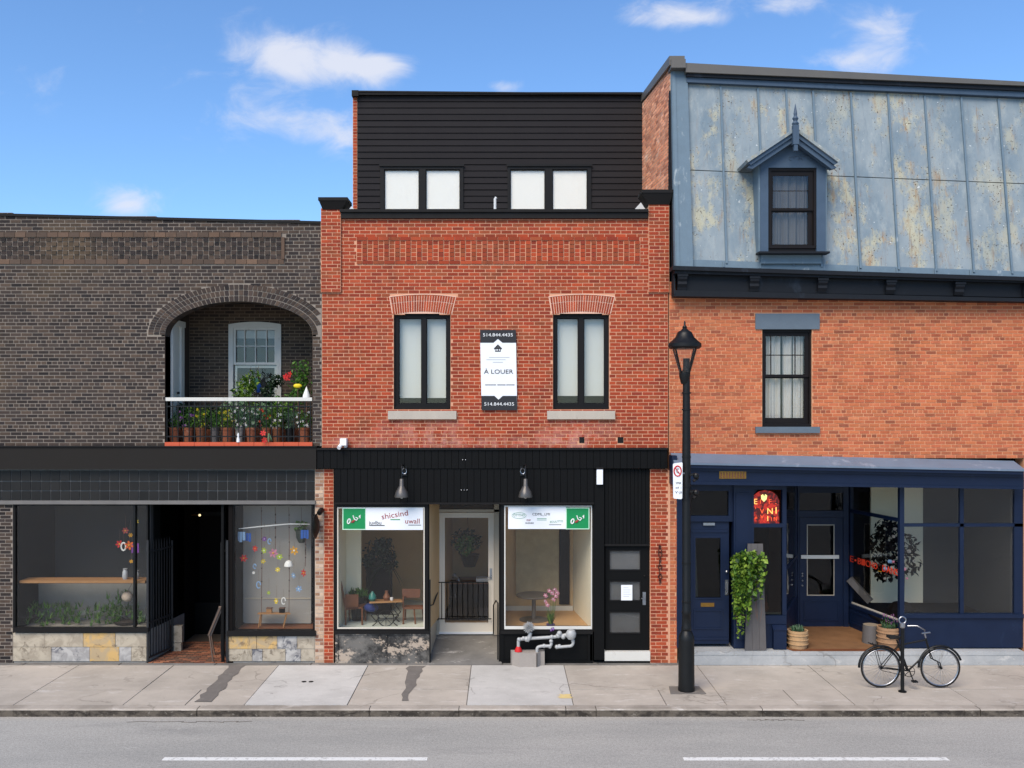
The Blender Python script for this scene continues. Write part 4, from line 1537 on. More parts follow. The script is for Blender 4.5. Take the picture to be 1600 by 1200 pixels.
# entrance recess with red brick paving
ry0, ry1 = .0, 2.6
ex0, ex1 = X(231), X(357)
MB().box(ex0 - .05, ex1 + .05, .0, ry1, -.03, .0 + .003).build('entrance_floor', M['pave_joint'], DB)
cnt = 0
yy = -.02
row = 0
pv = MB()
while yy < 1.6:
    xx = ex0 + (row % 2) * .1 - .1
    while xx < ex1:
        a, b = max(xx, ex0), min(xx + .2, ex1)
        if b - a > .04:
            zt = .010 + rnd.uniform(0, .003)
            if cnt < 300:
                MB().box(a + .01, b - .01, yy + .007, yy + .059, .0035, zt).build('brick_paver', M['brick_pave'], DB)
            else:
                pv.box(a + .01, b - .01, yy + .007, yy + .059, .0035, zt)
            cnt += 1
        xx += .2
    yy += .066
    row += 1
if pv.v:
    pv.build('brick_paving', M['brick_pave'], DB, kind='stuff')
# side walls run back, the left one flaring as it does in the picture
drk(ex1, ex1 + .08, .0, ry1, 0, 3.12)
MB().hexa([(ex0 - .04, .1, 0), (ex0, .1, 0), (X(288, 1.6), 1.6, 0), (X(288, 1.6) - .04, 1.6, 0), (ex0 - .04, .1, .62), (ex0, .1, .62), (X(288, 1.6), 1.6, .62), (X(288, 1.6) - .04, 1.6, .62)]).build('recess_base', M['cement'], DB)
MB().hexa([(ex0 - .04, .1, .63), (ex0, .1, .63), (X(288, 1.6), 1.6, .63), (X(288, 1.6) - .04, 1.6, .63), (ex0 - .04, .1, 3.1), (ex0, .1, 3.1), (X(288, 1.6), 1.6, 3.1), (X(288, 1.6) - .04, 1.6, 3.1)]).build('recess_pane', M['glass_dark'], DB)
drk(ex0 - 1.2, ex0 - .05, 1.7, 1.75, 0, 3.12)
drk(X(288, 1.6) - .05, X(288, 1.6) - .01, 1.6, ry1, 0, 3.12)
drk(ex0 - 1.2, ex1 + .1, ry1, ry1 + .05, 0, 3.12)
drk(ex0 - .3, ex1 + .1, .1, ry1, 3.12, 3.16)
for (a, b, c, d) in ((268, 284, 978, 1004), (270, 283, 1005, 1022)):
    y = .85
    MB().box(X(a, y), X(b, y), y, y + .1, Z(d, y), Z(c, y)).build('stone_block', st_c, DB)
# shop door deep inside
y = 2.3
m = MB().frame(X(292, y), X(352, y), 0, 2.7, .09, y, y + .06)
m.box(X(292, y) + .09, X(352, y) - .09, y, y + .06, .0901, .7)
m.build('door', M['black_paint'], DB)
MB().box(X(345), X(349), .02, .08, 0, 3.1).build('door_post', M['black_paint'], DB)
MB().box(X(357), X(364), .01, .1, .0, 3.1).build('door_post', M['black_paint'], DB)
# iron gates
def gate(xh, yh, xe, ye, h1, nbars, lbl_h=None, tip=.1):
    g_ = MB()
    d = Vector((xe - xh, ye - yh, 0))
    P = lambda t, z: (xh + d.x * t, yh + d.y * t, z)
    g_.tube([P(0, .02), P(0, h1 + .12)], .028, 4)
    g_.tube([P(1, .02), P(1, h1 + .0)], .024, 4)
    go = g_.build('gate', M['gate_iron'], DB)
    for z in (.1, .78, h1 - .12):
        MB().tube([P(0, z), P(1, z)], .02, 4).build('gate_rail', M['gate_iron'], go)
    for k in range(1, nbars):
        t = k / nbars
        b = MB().tube([P(t, .1), P(t, h1 - .02), P(t, h1 + tip)], [.011, .011, .002], 5)
        b.build('gate_bar', M['gate_iron'], go)
    return go


gate(X(231, -.0), .0, X(269, .8), .8, 2.28, 9)
gate(X(355.5, .0), -.01, X(346.5, .55), .55, 2.28, 4, tip=.14)
MB().box(dl, drt, 3.5, 8.0, 0, Z(346) - .1).build('rear_body', M['brick_dark'], DB)
MB().box(dl, dl + .12, .3, 3.5, 0, Z(338)).build('side_wall', M['brick_dark'], DB)
MB().box(dl + .12, drt, .3, 3.5, Z(338) - .5, Z(338) - .3).build('roof', M['black_metal'], DB)
MB().box(drt - .11, drt, .3, 3.5, 0, Z(697) - .2).build('side_wall', M['brick_dark'], DB)

# ------------------------------------------------------------------ orange brick building with the blue mansard (right)
OB = thing('orange_brick_building', 'orange brick building with a rusty blue mansard roof over a navy shopfront', 'building', (7.5, 0, 0))
ol, orr = X(1046), X(1700)
lay(OB, M['brick_orange'], M['mortar_orange'], Z(716), Z(440), ol, orr, .0, [rect_hole(1191, 1269, 513, 668)], [rect_hole(1180, 1280, 490, 514)],
    L=.2, h=.0675, header_rows=7, rg=random.Random(31), wall_name='front_wall', jit=.006)
lay(OB, M['brick_orange'], M['mortar_orange'], 0, Z(716), ol, X(1058), .0, nobj=0, wall_name='pier_core', rg=random.Random(33), L=.2)
MB().box(X(1044) + .001, ol + .012, -.004, .1, 0, Z(735)).build('mortar_seam', M['mortar_red'], OB)
# lintel, sill, sash window
MB().box(X(1180), X(1280), -.03, .1, Z(514.5), Z(490)).build('window_lintel', M['lintel_grey'], OB)
MB().box(X(1181, -.06), X(1281, -.06), -.07, .12, Z(676.5, -.06), Z(667, -.06)).build('window_sill', M['lintel_grey'], OB)


def sash_win(parent, a, b, t, bt, ga, gb, u0, u1, l0, l1, y, mat, bars=(), curtain='curtain', name='window'):
    f = MB()
    f.frame(X(a, y), X(b, y), Z(bt, y), Z(t, y), .055, y, y + .12)
    o = f.build(name, M[mat], parent)
    i0, i1 = X(a, y) + .056, X(b, y) - .056
    s1 = MB()
    s1.box(i0, i1, y + .03, y + .06, Z(u0, y), Z(t, y) - .056)
    s1.box(i0, i1, y + .03, y + .06, Z(u1 + 4, y), Z(u1, y))
    s1.box(i0, X(ga, y), y + .03, y + .06, Z(u1, y), Z(u0, y))
    s1.box(X(gb, y), i1, y + .03, y + .06, Z(u1, y), Z(u0, y))
    s1.build('upper_sash', M[mat], o)
    s2 = MB()
    s2.box(i0, i1, y + .065, y + .095, Z(l0, y), Z(u1 + .5, y))
    s2.box(i0, i1, y + .065, y + .095, Z(bt, y) + .056, Z(l1, y))
    s2.box(i0, X(ga, y), y + .065, y + .095, Z(l1, y), Z(l0, y))
    s2.box(X(gb, y), i1, y + .065, y + .095, Z(l1, y), Z(l0, y))
    s2.build('lower_sash', M[mat], o)
    MB().box(X(ga, y), X(gb, y), y + .045, y + .05, Z(u1, y), Z(u0, y)).build('pane', M['glass'], o)
    MB().box(X(ga, y), X(gb, y), y + .08, y + .085, Z(l1, y), Z(l0, y)).build('pane', M['glass'], o)
    for (x0, x1, z0, z1) in bars:
        MB().box(X(x0, y), X(x1, y), y + .038, y + .044, Z(z1, y), Z(z0, y)).build('glazing_bar', M[mat], o)
    MB().box(X(a, y) - .1, X(b, y) + .1, y + .45, y + .46, Z(bt, y) - .1, Z(t, y) + .1).build('room_back', M['dark_in'], o)
    # curtain as soft vertical folds
    c = MB()
    n = 40
    x0, x1 = X(ga, y) - .02, X(gb, y) + .02
    for k in range(n):
        def yy(t):
            return y + .17 + .022 * math.sin(t * 26) + .012 * math.sin(t * 61 + 1)
        t0, t1 = k / n, (k + 1) / n
        if curtain == 'curtain' and name == 'window' and (.40 < t0 < .46 or .70 < t0 < .735):
            continue
        xa, xb = x0 + (x1 - x0) * t0, x0 + (x1 - x0) * t1
        c.add([(xa, yy(t0), Z(bt, y)), (xb, yy(t1), Z(bt, y)), (xb, yy(t1), Z(t, y)), (xa, yy(t0), Z(t, y))], [(0, 1, 2, 3)])
    c.build('curtain', M[curtain], o)
    return o


sash_win(OB, 1191, 1269, 515, 666.5, 1197.5, 1258, 525, 585, 591, 653, .06, 'window_brown',
         bars=((1204.5, 1206, 525, 585), (1242.5, 1244, 525, 585), (1197.5, 1258, 554, 555.5)))

# main cornice with brackets
def slope_z(px, py0, py1, y):
    """height at photo column px on a line through (1071, py0) and (1421, py1)"""
    return Z(py0 + (px - 1071) / 350 * (py1 - py0), y)


cl = MB()
ye = 1700
for (yf, yb, t, b, e0) in ((-.42, .02, (415.5, 426.5), (422, 433), 1051), (-.36, .02, (422, 433), (427.5, 437), 1054), (-.22, .02, (427.5, 437.5), (454, 461), 1060), (-.27, .02, (453.5, 461.5), (463, 468.5), 1053)):
    cl.sbox(X(e0, yf), X(ye, yf), yf, yb, slope_z(e0, *b, yf), slope_z(ye, *b, yf), slope_z(e0, *t, yf) - .003, slope_z(ye, *t, yf) - .003)
co = cl.build('cornice', M['slate_trim'], OB)
for px in (1066, 1178, 1284, 1390, 1497, 1604):
    y = -.22
    xa, xb = X(px - 8, y), X(px + 6, y)
    zt, zb = slope_z(px, 428, 438, -.34), slope_z(px, 454, 461, y)
    prof = [(-.34, zt), (-.34, zt - .09), (-.30, zt - .14), (-.31, zt - .19), (-.265, zt - .25), (-.25, zb + .0), (-.222, zb), (-.222, zt)]
    n = len(prof)
    vs = [(xa, p[0], p[1]) for p in prof] + [(xb, p[0], p[1]) for p in prof]
    m = MB().add(vs, [tuple(range(n)), tuple(range(2 * n - 1, n - 1, -1))] + [(i, (i + 1) % n, (i + 1) % n + n, i + n)[::-1] for i in range(n)])
    m.box(xa - .015, xb + .015, -.355, -.34, zt - .05, zt - .004)
    m.build('cornice_bracket', M['slate_trim'], co)

# mansard slope
MYB, MYT = -.30, .22
zb_f = lambda x: slope_z(CX + x * SC / (DIST + MYB) * DIST, 416, 428.5, MYB)
zt_f = lambda x: slope_z(CX + x * SC / (DIST + MYT) * DIST, 127, 143, MYT)
def MP(x, t, off=0.0):
    """point on the mansard at world x, height fraction t (0 eaves, 1 top), pushed off towards the street"""
    z = zb_f(x) + (zt_f(x) - zb_f(x)) * t
    return (x, MYB + (MYT - MYB) * t - off, z + off * .12)


def slab_on(x0, x1, t0, t1, o0, o1, name, mat, parent, jig=0.0):
    p = [MP(x0, t0, o1 + jig), MP(x1, t0, o1), MP(x1, t0, o0), MP(x0, t0, o0), MP(x0, t1, o1), MP(x1, t1, o1 + jig * .5), MP(x1, t1, o0), MP(x0, t1, o0)]
    return MB().hexa(p).build(name, M[mat], parent)


seams = [X(p, MYT) for p in (1073, 1125, 1183, 1227, 1269, 1328, 1386, 1443, 1500, 1558, 1616, 1674)]
tm_ = .515
for a, b in zip(seams[:-1], seams[1:]):
    slab_on(a + .004, b - .004, .0, tm_ - .004, -.03, .004, 'roof_panel', 'mansard', OB, rnd.uniform(-.006, .006))
    slab_on(a + .004, b - .004, tm_, .985, -.03, .010, 'roof_panel', 'mansard', OB, rnd.uniform(-.006, .006))
for s in seams[1:]:
    slab_on(s - .018, s + .018, .02, .975, .004, .045, 'roof_seam', 'blue_trim', OB)
for px in (1079, 1130, 1187, 1340, 1400, 1460, 1515):
    slab_on(X(px, MYB) - .012, X(px, MYB) + .012, .0, .03, .03, .05, 'seam_foot', 'blue_trim', OB)
slab_on(seams[0], seams[-1], -.012, .035, -.03, .022, 'eaves_flashing', 'blue_trim', OB)
slab_on(seams[0], seams[-1], -.02, 1.0, -.09, -.04, 'roof_backing', 'slate_trim', OB)
# left hip board
p0 = X(1048, MYT)
m = MB().hexa([MP(p0 - .02, -.01, .09), MP(seams[0] - .0, -.01, .09), MP(seams[0], -.01, -.1), MP(p0 - .02, -.01, -.1),
               MP(p0, 1.045, .09), MP(seams[0], 1.045, .09), MP(seams[0], 1.045, -.1), MP(p0, 1.045, -.1)])
m.build('hip_board', M['blue_trim'], OB)
m = MB().hexa([MP(p0 + .0, -.008, .105), MP(p0 + .06, -.008, .105), MP(p0 + .06, -.008, .088), MP(p0 + .0, -.008, .088),
               MP(p0 + .02, 1.04, .105), MP(p0 + .08, 1.04, .105), MP(p0 + .08, 1.04, .088), MP(p0 + .02, 1.04, .088)])
m.build('hip_fillet', M['blue_trim'], OB)
MB().hexa([(p0 - .03, -.28, Z(462)), (p0 - .0, -.28, Z(462)), (p0 - .0, 2.2, Z(462)), (p0 - .03, 2.2, Z(462)),
           (p0 - .025, .22, Z(135)), (p0 - .005, .22, Z(135)), (p0 - .005, .3, Z(135)), (p0 - .025, .3, Z(135))]).build('hip_side', M['slate_trim'], OB)
# top moulding and metal cap
def run(yf, yb, t, b, e0, e1, name, mat, par=OB, x0=None):
    xa = X(e0, yf)
    xb = X(e1, yf)
    return MB().sbox(xa, xb, yf, yb, slope_z(e0, *b, yf), slope_z(e1, *b, yf), slope_z(e0, *t, yf), slope_z(e1, *t, yf)).build(name, M[mat], par)


run(.10, .4, (119, 134), (128, 143.5), 1073, ye, 'top_moulding', 'blue_dormer')
run(.05, .4, (112.5, 126.5), (119, 134), 1073, ye, 'top_moulding', 'slate_trim')
run(.0, .9, (98, 117.5), (112.5, 126.5), 1071.5, ye, 'roof_cap', 'cap_grey')
run(-.04, .30, (92, 92), (105.5, 105.5), 1049, 1071.5, 'corner_cap', 'cap_grey')
# scraped party wall running back
pa, pb_ = Vector((X(1047, .22), .22, 0)), Vector((X(1003.5, 2.34), 2.34, 0))
dv_ = (pb_ - pa)
Lw = dv_.length
dx_ = dv_.normalized()
zc0, zc1 = Z(98, .22), Z(150, 2.34)
# local x runs from back to front so that the brick faces look at the camera side (-X)
mat4 = Matrix.Translation(pb_) @ Matrix(((-dx_.x, -dx_.y, 0, 0), (-dx_.y, dx_.x, 0, 0), (0, 0, 1, 0), (0, 0, 0, 1)))
# local (x, y, z): x from back to front; y must point INTO the wall (+X)
mat4 = Matrix(((-dx_.x, abs(dx_.y), 0, pb_.x), (-dx_.y, abs(dx_.x) * -1 if dx_.x > 0 else abs(dx_.x), 0, pb_.y), (0, 0, 1, 0), (0, 0, 0, 1)))
ex_ = Vector((-dx_.x, -dx_.y, 0))
ey_ = Vector((0, 0, 1)).cross(ex_)
if ey_.x < 0:
    ey_ = -ey_
mat4 = Matrix(((ex_.x, ey_.x, 0, pb_.x), (ex_.y, ey_.y, 0, pb_.y), (0, 0, 1, 0), (0, 0, 0, 1)))
def pslope(z):
    return None
lay(OB, M['brick_party'], M['mortar_beige'], Z(345), min(zc0, zc1) - .10, 0, Lw, .0, nobj=0, thick=.25, mat4=mat4, wall_name='party_wall', L=.2, rg=random.Random(3), jit=.004)
MB().hexa([(pa.x - .05, pa.y - .2, zc0 - .12), (pa.x + .25, pa.y - .2, zc0 - .12), (pb_.x + .25, pb_.y + .3, zc1 - .12), (pb_.x - .05, pb_.y + .3, zc1 - .12),
           (pa.x - .05, pa.y - .2, zc0 + .06), (pa.x + .25, pa.y - .2, zc0 + .06), (pb_.x + .25, pb_.y + .3, zc1 + .03), (pb_.x - .05, pb_.y + .3, zc1 + .03)]).build('party_wall_cap', M['cap_grey'], OB)
MB().box(X(1050), orr, 2.6, 8.2, 0, Z(140)).build('rear_body', M['brick_orange'], OB)
MB().box(X(1050), orr, .4, 2.6, Z(440), Z(430)).build('upper_floor', M['cement'], OB)
MB().box(X(1056), orr, .4, 8.2, Z(132), Z(128)).build('roof', M['cap_grey'], OB)
MB().box(orr, orr + .1, -.0, 8.2, 0, Z(150)).build('side_wall', M['brick_orange'], OB)

# dormer
DRY = -.48
drm = MB()
y = DRY
cxp = 1238.5
# front wall around the window: side casings and gable
xa, xb = X(1188, y), X(1290, y)
z_s = Z(394, y)
z_e = Z(262, y)
gable = [(xa, z_e), (xb, z_e), (X(1291, y), Z(252, y)), (X(1243, y), Z(204, y)), (X(1187, y), Z(252, y))]
drm.prism(gable, y, y + .5)
drm.box(xa, X(1200.5, y), y, y + .5, z_s, z_e)
drm.box(X(1276, y), xb, y, y + .5, z_s, z_e)
do = drm.build('dormer', M['blue_dormer'], OB)
for a, b in ((xa - .03, xa + .0), (xb - .0, xb + .03)):
    MB().hexa([(a, y + .02, z_s), (b, y + .02, z_s), (b, y + .16, z_s), (a, y + .16, z_s), (a, y + .02, z_e + .1), (b, y + .02, z_e + .1), (b, y + .7, z_e + .1), (a, y + .7, z_e + .1)]).build('dormer_cheek', M['blue_trim'], do)
MB().box(X(1184, y), X(1294, y), y - .10, y + .15, z_s - .035, z_s).build('dormer_sill', M['slate_trim'], do)
MB().box(X(1192, y), X(1286, y), y + .1, y + .3, z_s - .2, z_s - .036).build('dormer_apron', M['blue_trim'], do)
# roof slopes
ap = (X(1243, -.72), Z(199, -.72))
for sx, e in ((-1, (X(1166, -.72), Z(250, -.72))), (1, (X(1312, -.72), Z(250, -.72)))):
    th = .055
    y0r, y1r = -.74, .16
    d = Vector((e[0] - ap[0], e[1] - ap[1])).normalized()
    nrm = Vector((-d.y, d.x)) * (1 if sx < 0 else -1)
    if nrm.y < 0:
        nrm = -nrm
    p = [(ap[0], ap[1]), (e[0], e[1]), (e[0] - nrm.x * th, e[1] - nrm.y * th), (ap[0], ap[1] - th / abs(nrm.y))]
    if sx < 0:
        p = p[::-1]
        p = [p[0], p[1], p[2], p[3]]
    MB().prism(p[::-1] if sx > 0 else p[::-1], y0r, y1r).build('dormer_roof', M['mansard'], do)
    # barge board below the roof edge
    for (o1, o2, yf, nm) in ((.056, .12, -.70, 'barge_board'), (.12, .20, -.66, 'barge_moulding')):
        k1, k2 = o1 / abs(nrm.y), o2 / abs(nrm.y)
        ee = (e[0] - d.x * .04, e[1] - d.y * .04)
        q4 = [(ap[0], ap[1] - k1), (ee[0], ee[1] - k1), (ee[0] - d.x * (o2 * .6), ee[1] - k2 - d.y * o2 * .6), (ap[0], ap[1] - k2)]
        MB().prism(q4[::-1], yf, yf + .12).build(nm, M['blue_dormer'], do)
fx = X(1243, -.76)
fm = MB()
fm.box(fx - .055, fx + .055, -.80, -.70, Z(226, -.76), Z(196, -.76))
fm.box(fx - .035, fx + .035, -.79, -.71, Z(236, -.76), Z(226, -.76))
fm.lathe(fx, -.75, [(.05, Z(196, -.76)), (.07, Z(193, -.76)), (.035, Z(189, -.76)), (.06, Z(185, -.76)), (.03, Z(181, -.76)), (.035, Z(177, -.76)), (.004, Z(162, -.76))], 8)
fm.build('finial', M['blue_dormer'], do)
m = MB()
for s_ in (-1, 1):
    for (r0, cxo, czo, th0, th1) in ((.06, .07, 0, 0, 4.2), (.045, .17, -.01, 3, -1.4), (.03, .03, .03, 0, 5)):
        pts = [(X(cxp) + s_ * (cxo + r0 * math.cos(th0 + (th1 - th0) * q / 9)), y - .004, Z(247, y) + czo + r0 * .7 * math.sin(th0 + (th1 - th0) * q / 9)) for q in range(10)]
        m.tube(pts, .012, 5)
m.build('carved_ornament', M['blue_dormer'], do)
sash_win(OB, 1200.5, 1276, 262, 388, 1208.5, 1264, 274, 324.5, 330.5, 381, DRY + .03, 'window_brown', bars=((1208.5, 1264, 297, 298.2),), curtain='curtain_dark')
MB().box(X(1200.5, y), X(1276, y), y + .05, y + .5, z_s, Z(388.5, y)).build('dormer_base', M['window_brown'], do)

# ------------- navy shopfront
SX = 1600
def nv(px0, px1, py0, py1, yf, yb, name='shopfront_panel', mat='navy', parent=OB):
    return MB().pb(px0, px1, py0, py1, yf, yb).build(name, M[mat], parent)


# cornice of the shopfront: sloping flashing, fascia, mouldings
sp_ = lambda px, a, b, y: Z(a + (px - 1071) / 350 * (b - a), y)
ex0_, ex1_ = 1053, SX
m = MB()
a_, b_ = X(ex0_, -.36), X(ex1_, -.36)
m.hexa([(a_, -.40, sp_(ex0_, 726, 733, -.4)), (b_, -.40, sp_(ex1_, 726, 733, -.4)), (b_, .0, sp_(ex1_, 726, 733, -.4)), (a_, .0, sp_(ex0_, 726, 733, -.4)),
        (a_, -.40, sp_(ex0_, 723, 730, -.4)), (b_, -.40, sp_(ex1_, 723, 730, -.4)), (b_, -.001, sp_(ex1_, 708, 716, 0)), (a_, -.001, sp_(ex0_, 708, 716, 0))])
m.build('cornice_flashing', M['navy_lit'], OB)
for (yf, t, b, nm) in ((-.37, (726, 733), (731, 738), 'cornice_moulding'), (-.30, (731, 738), (735, 742), 'cornice_moulding'), (-.25, (735, 742), (752, 758), 'shop_fascia'), (-.28, (752, 758), (757, 762), 'cornice_moulding')):
    m = MB()
    m.sbox(X(1056, yf), X(SX, yf), yf, .0, sp_(1056, *b, yf), sp_(SX, *b, yf), sp_(1056, *t, yf), sp_(SX, *t, yf))
    m.build(nm, M['navy'], OB)
# side scroll bracket near the party pier
MB().pb(1050, 1058, 712, 757, -.3, .0).build('end_block', M['navy'], OB)
SZ = Z(1018, -.15)
MB().box(X(1083, -.15), X(SX, -.15), -.15, -.01, .0, SZ).build('front_step', M['step'], OB)
for a, b in ((1083, 1147), (1147, 1250), (1250, 1365), (1365, 1480), (1480, SX)):
    MB().box(X(a, -.15) + .004, X(b, -.15) - .004, -.158, 2.1, SZ - .07, SZ + .004).build('step_slab', M['step'], OB)
# left: narrow panel, door, transom
nv(1057, 1076, 757, 1012, .0, .2, 'pilaster')
y = .12
nv(1075, 1147, 757, 767, y - .02, y + .1)
ft = MB()
ft.pb(1074, 1146, 806, 815, y - .02, y + .1)
ft.pb(1074, 1078, 767, 1008, y - .03, y + .1)
ft.pb(1138.5, 1147, 767, 806, y - .02, y + .1)
ft.build('door_frame', M['navy'], OB)
MB().pb(1078, 1138, 767, 806, y + .03, y + .035).build('transom_pane', M['glass_dark'], OB)
MB().pb(1078, 1138, 767, 806, y + .30, y + .31).build('transom_back', M['dark_in'], OB)
yd = y + .03
d = MB()
d.pb(1078.5, 1139, 815.5, 839, yd, yd + .05)
d.pb(1078.5, 1139, 935, 1006, yd, yd + .05)
d.pb(1078.5, 1085, 839, 935, yd, yd + .05)
d.pb(1127, 1139, 839, 935, yd, yd + .05)
dd = d.build('door', M['navy'], OB)
MB().pb(1085, 1127, 839, 935, yd + .02, yd + .026).build('door_pane', M['glass_dark'], dd)
MB().pb(1078, 1134, 830, 940, yd + .35, yd + .36).build('door_back', M['very_dark'], dd)
m = MB()
m.hexa([(X(1079.5, yd), yd + .10, Z(934, yd)), (X(1085, yd), yd + .10, Z(934, yd)), (X(1085, yd), yd + .11, Z(934, yd)), (X(1079.5, yd), yd + .11, Z(934, yd)),
        (X(1079.5, yd), yd + .10, Z(839, yd)), (X(1081, yd), yd + .10, Z(839, yd)), (X(1081, yd), yd + .11, Z(839, yd)), (X(1079.5, yd), yd + .11, Z(839, yd))])
m.v = [(p[0] + .09, p[1], p[2]) for p in m.v]
m.build('curtain_edge', M['paper'], dd)
MB().frame(X(1084, yd), X(1128, yd), Z(936, yd), Z(838, yd), .03, yd - .014, yd - .001).build('door_bead', M['navy'], dd)
MB().frame(X(1084, yd), X(1129, yd), Z(983, yd), Z(952, yd), .03, yd - .018, yd - .001).build('door_bead', M['navy'], dd)
MB().pb(1095, 1116, 942, 948, yd - .012, yd - .001).build('letter_plate', M['bronze'], dd)
MB().pb(1078.5, 1139, 996, 1000, yd - .02, yd - .001).build('door_rail', M['navy'], dd)
MB().pb(1080, 1137, 828, 832, yd - .02, yd - .001).build('door_rail', M['navy'], dd)
MB().pb(1099, 1117, 817, 821, yd - .05, yd - .001).build('door_closer', M['steel'], dd)
k_ = MB().ball((X(1135, yd), yd - .02, Z(893, yd)), .028, n=8)
k_.pb(1133, 1138, 906, 930, yd - .015, yd - .001)
k_.tube([(X(1135.5, yd), yd - .015, Z(909, yd)), (X(1135.5, yd), yd - .05, Z(911, yd)), (X(1135.5, yd), yd - .05, Z(926, yd)), (X(1135.5, yd), yd - .015, Z(928, yd))], .01, 6)
k_.build('door_handle', M['steel'], dd)
# pilaster and small window
nv(1146.5, 1173, 757, 1013, .04, .3, 'pilaster')
nv(1150, 1169, 770, 1000, .025, .041, 'pilaster_panel')
y = .06
nv(1173, 1229, 757, 765, y, y + .1)
nv(1173, 1229, 818, 824, y - .01, y + .1)
nv(1173, 1229, 962, 975, y - .03, y + .1, 'window_ledge')
nv(1173, 1229, 975, 1013, y, y + .2)
nv(1173, 1178, 765, 962, y, y + .1)
nv(1222.5, 1229, 765, 962, y, y + .1, 'corner_post')
MB().pb(1178, 1222, 824, 962, y + .04, y + .046).build('pane', M['glass_dark'], OB)
MB().pb(1180, 1222, 958, 961.8, y + .1, y + .2).build('display_edge', M['white_paint'], OB)
# angled return of the small window, going back to the shop door
RYD = 1.86
A0, A1 = Vector((X(1229, .08), .1, 0)), Vector((X(1247, RYD), RYD, 0))
def wallseg(P, Q, z0, z1, th, name, mat, off=0.0, parent=OB, t0=0.0, t1=1.0):
    d = (Q - P)
    a = P + d * t0
    b = P + d * t1
    n_ = Vector((-d.y, d.x, 0)).normalized()
    a0, b0 = a + n_ * off, b + n_ * off
    a1, b1 = a + n_ * (off + th), b + n_ * (off + th)
    p = [a0, b0, b1, a1]
    area = sum(p[i].x * p[(i + 1) % 4].y - p[(i + 1) % 4].x * p[i].y for i in range(4))
    if area < 0:
        p = p[::-1]
    return MB().hexa([(q.x, q.y, z0) for q in p] + [(q.x, q.y, z1) for q in p]).build(name, M[mat], parent)


gz0, gz1, zt_ = Z(962, .1), Z(824, .1), Z(765, .1)
wallseg(A0, A1, SZ, gz0, .06, 'shopfront_panel', 'navy')
wallseg(A0, A1, gz0, gz0 + .08, .08, 'window_ledge', 'navy', -.01)
wallseg(A0, A1, Z(880, 1), Z(876, 1), .05, 'window_rail', 'navy')
wallseg(A0, A1, gz0 + .08, zt_ + .1, .008, 'side_pane', 'glass_dark', .02)
wallseg(A0, A1, SZ, zt_ + .1, .07, 'corner_post', 'navy', -.005, t0=.86, t1=1)
# recess: door wall
y = RYD
nv(1244, 1249, 757, 985, y - .03, y + .05, 'door_frame')
nv(1318, 1326, 757, 985, y - .03, y + .05, 'door_frame')
nv(1249, 1318, 798, 808, y - .02, y + .05, 'door_frame')
nv(1249, 1318, 757, 770, y - .02, y + .05, 'door_frame')
MB().pb(1249, 1318, 770, 798, y + .02, y + .026).build('transom_pane', M['glass_dark'], OB)
MB().pb(1249, 1318, 765, 800, y + .2, y + .22).build('transom_back', M['very_dark'], OB)
yd = y + .0
d = MB()
d.pb(1249.5, 1317.5, 808.5, 820, yd, yd + .05)
d.pb(1249.5, 1317.5, 930, 979, yd, yd + .05)
d.pb(1249.5, 1261, 820, 930, yd, yd + .05)
d.pb(1303, 1317.5, 820, 930, yd, yd + .05)
dd = d.build('door', M['navy'], OB)
MB().pb(1261, 1303, 820, 930, yd + .02, yd + .026).build('door_pane', M['glass_dark'], dd)
MB().frame(X(1260.5, yd), X(1303.5, yd), Z(930.5, yd), Z(819.5, yd), .018, yd - .012, yd - .001).build('door_bead', M['alu'], dd)
MB().pb(1262, 1302, 821, 929, yd + .4, yd + .42).build('door_back', M['very_dark'], dd)
MB().pb(1252, 1311, 867.5, 873, yd - .05, yd - .02).build('push_bar', M['white_paint'], dd)
MB().frame(X(1256, yd), X(1311, yd), Z(970, yd), Z(938, yd), .03, yd - .014, yd - .001).build('door_bead', M['navy'], dd)
k_ = MB()
for pz in (896, 900, 907, 915):
    k_.ball((X(1253.5, yd), yd - .015, Z(pz, yd)), .022, n=8)
k_.build('door_handle', M['steel'], dd)
MB().box(X(1229), X(1412), .0, RYD, SZ + .006, SZ + .012).build('recess_floor', plain('brown entrance tiles', (122, 88, 58), .7, 0, .3, .25, 4, .15, dirt=(84, 64, 48), dirt_amt=.3), OB)
MB().hexa([(X(1240, -.14), -.145, SZ + .005), (X(1405, -.14), -.145, SZ + .005), (X(1412), .0, SZ + .005), (X(1229), .0, SZ + .005),
           (X(1240, -.14), -.145, SZ + .0121), (X(1405, -.14), -.145, SZ + .0121), (X(1412), .0, SZ + .0121), (X(1229), .0, SZ + .0121)]).build('threshold', M['wood_brown'], OB)
MB().box(X(1140), X(SX), .1, 2.6, Z(757), Z(757) + .05).build('recess_ceiling', M['navy'], OB)
# right splayed window
B0, B1 = Vector((X(1327, RYD), RYD, 0)), Vector((X(1408, .05), .06, 0))
gz0 = SZ + .78 * 1.0
gz0 = Z(942, 1.7)
wallseg(B0, B1, SZ, gz0 - .10, .07, 'shopfront_panel', 'navy')
wallseg(B0, B1, gz0 - .10, gz0 - .03, .12, 'window_ledge', 'navy', -.03)
wallseg(B0, B1, gz0 - .03, gz0, .02, 'glass_bead', 'alu_light', .02)
wallseg(B0, B1, gz0, Z(757), .008, 'side_pane', 'glass_shop', .03)
wallseg(B0, B1, Z(812, .5) - .0, Z(812, .5) + .07, .06, 'window_rail', 'navy')
wallseg(B0, B1, SZ + .1, SZ + .14, .085, 'panel_moulding', 'navy', -.01)
wallseg(B0, B1, gz0 - .22, gz0 - .18, .085, 'panel_moulding', 'navy', -.01)
wallseg(B0, B1, SZ, Z(757), .07, 'corner_post', 'navy', -.004, t0=0, t1=.03)
nv(1406, 1413, 757, 1012, -.02, .08, 'corner_post')
y = .03
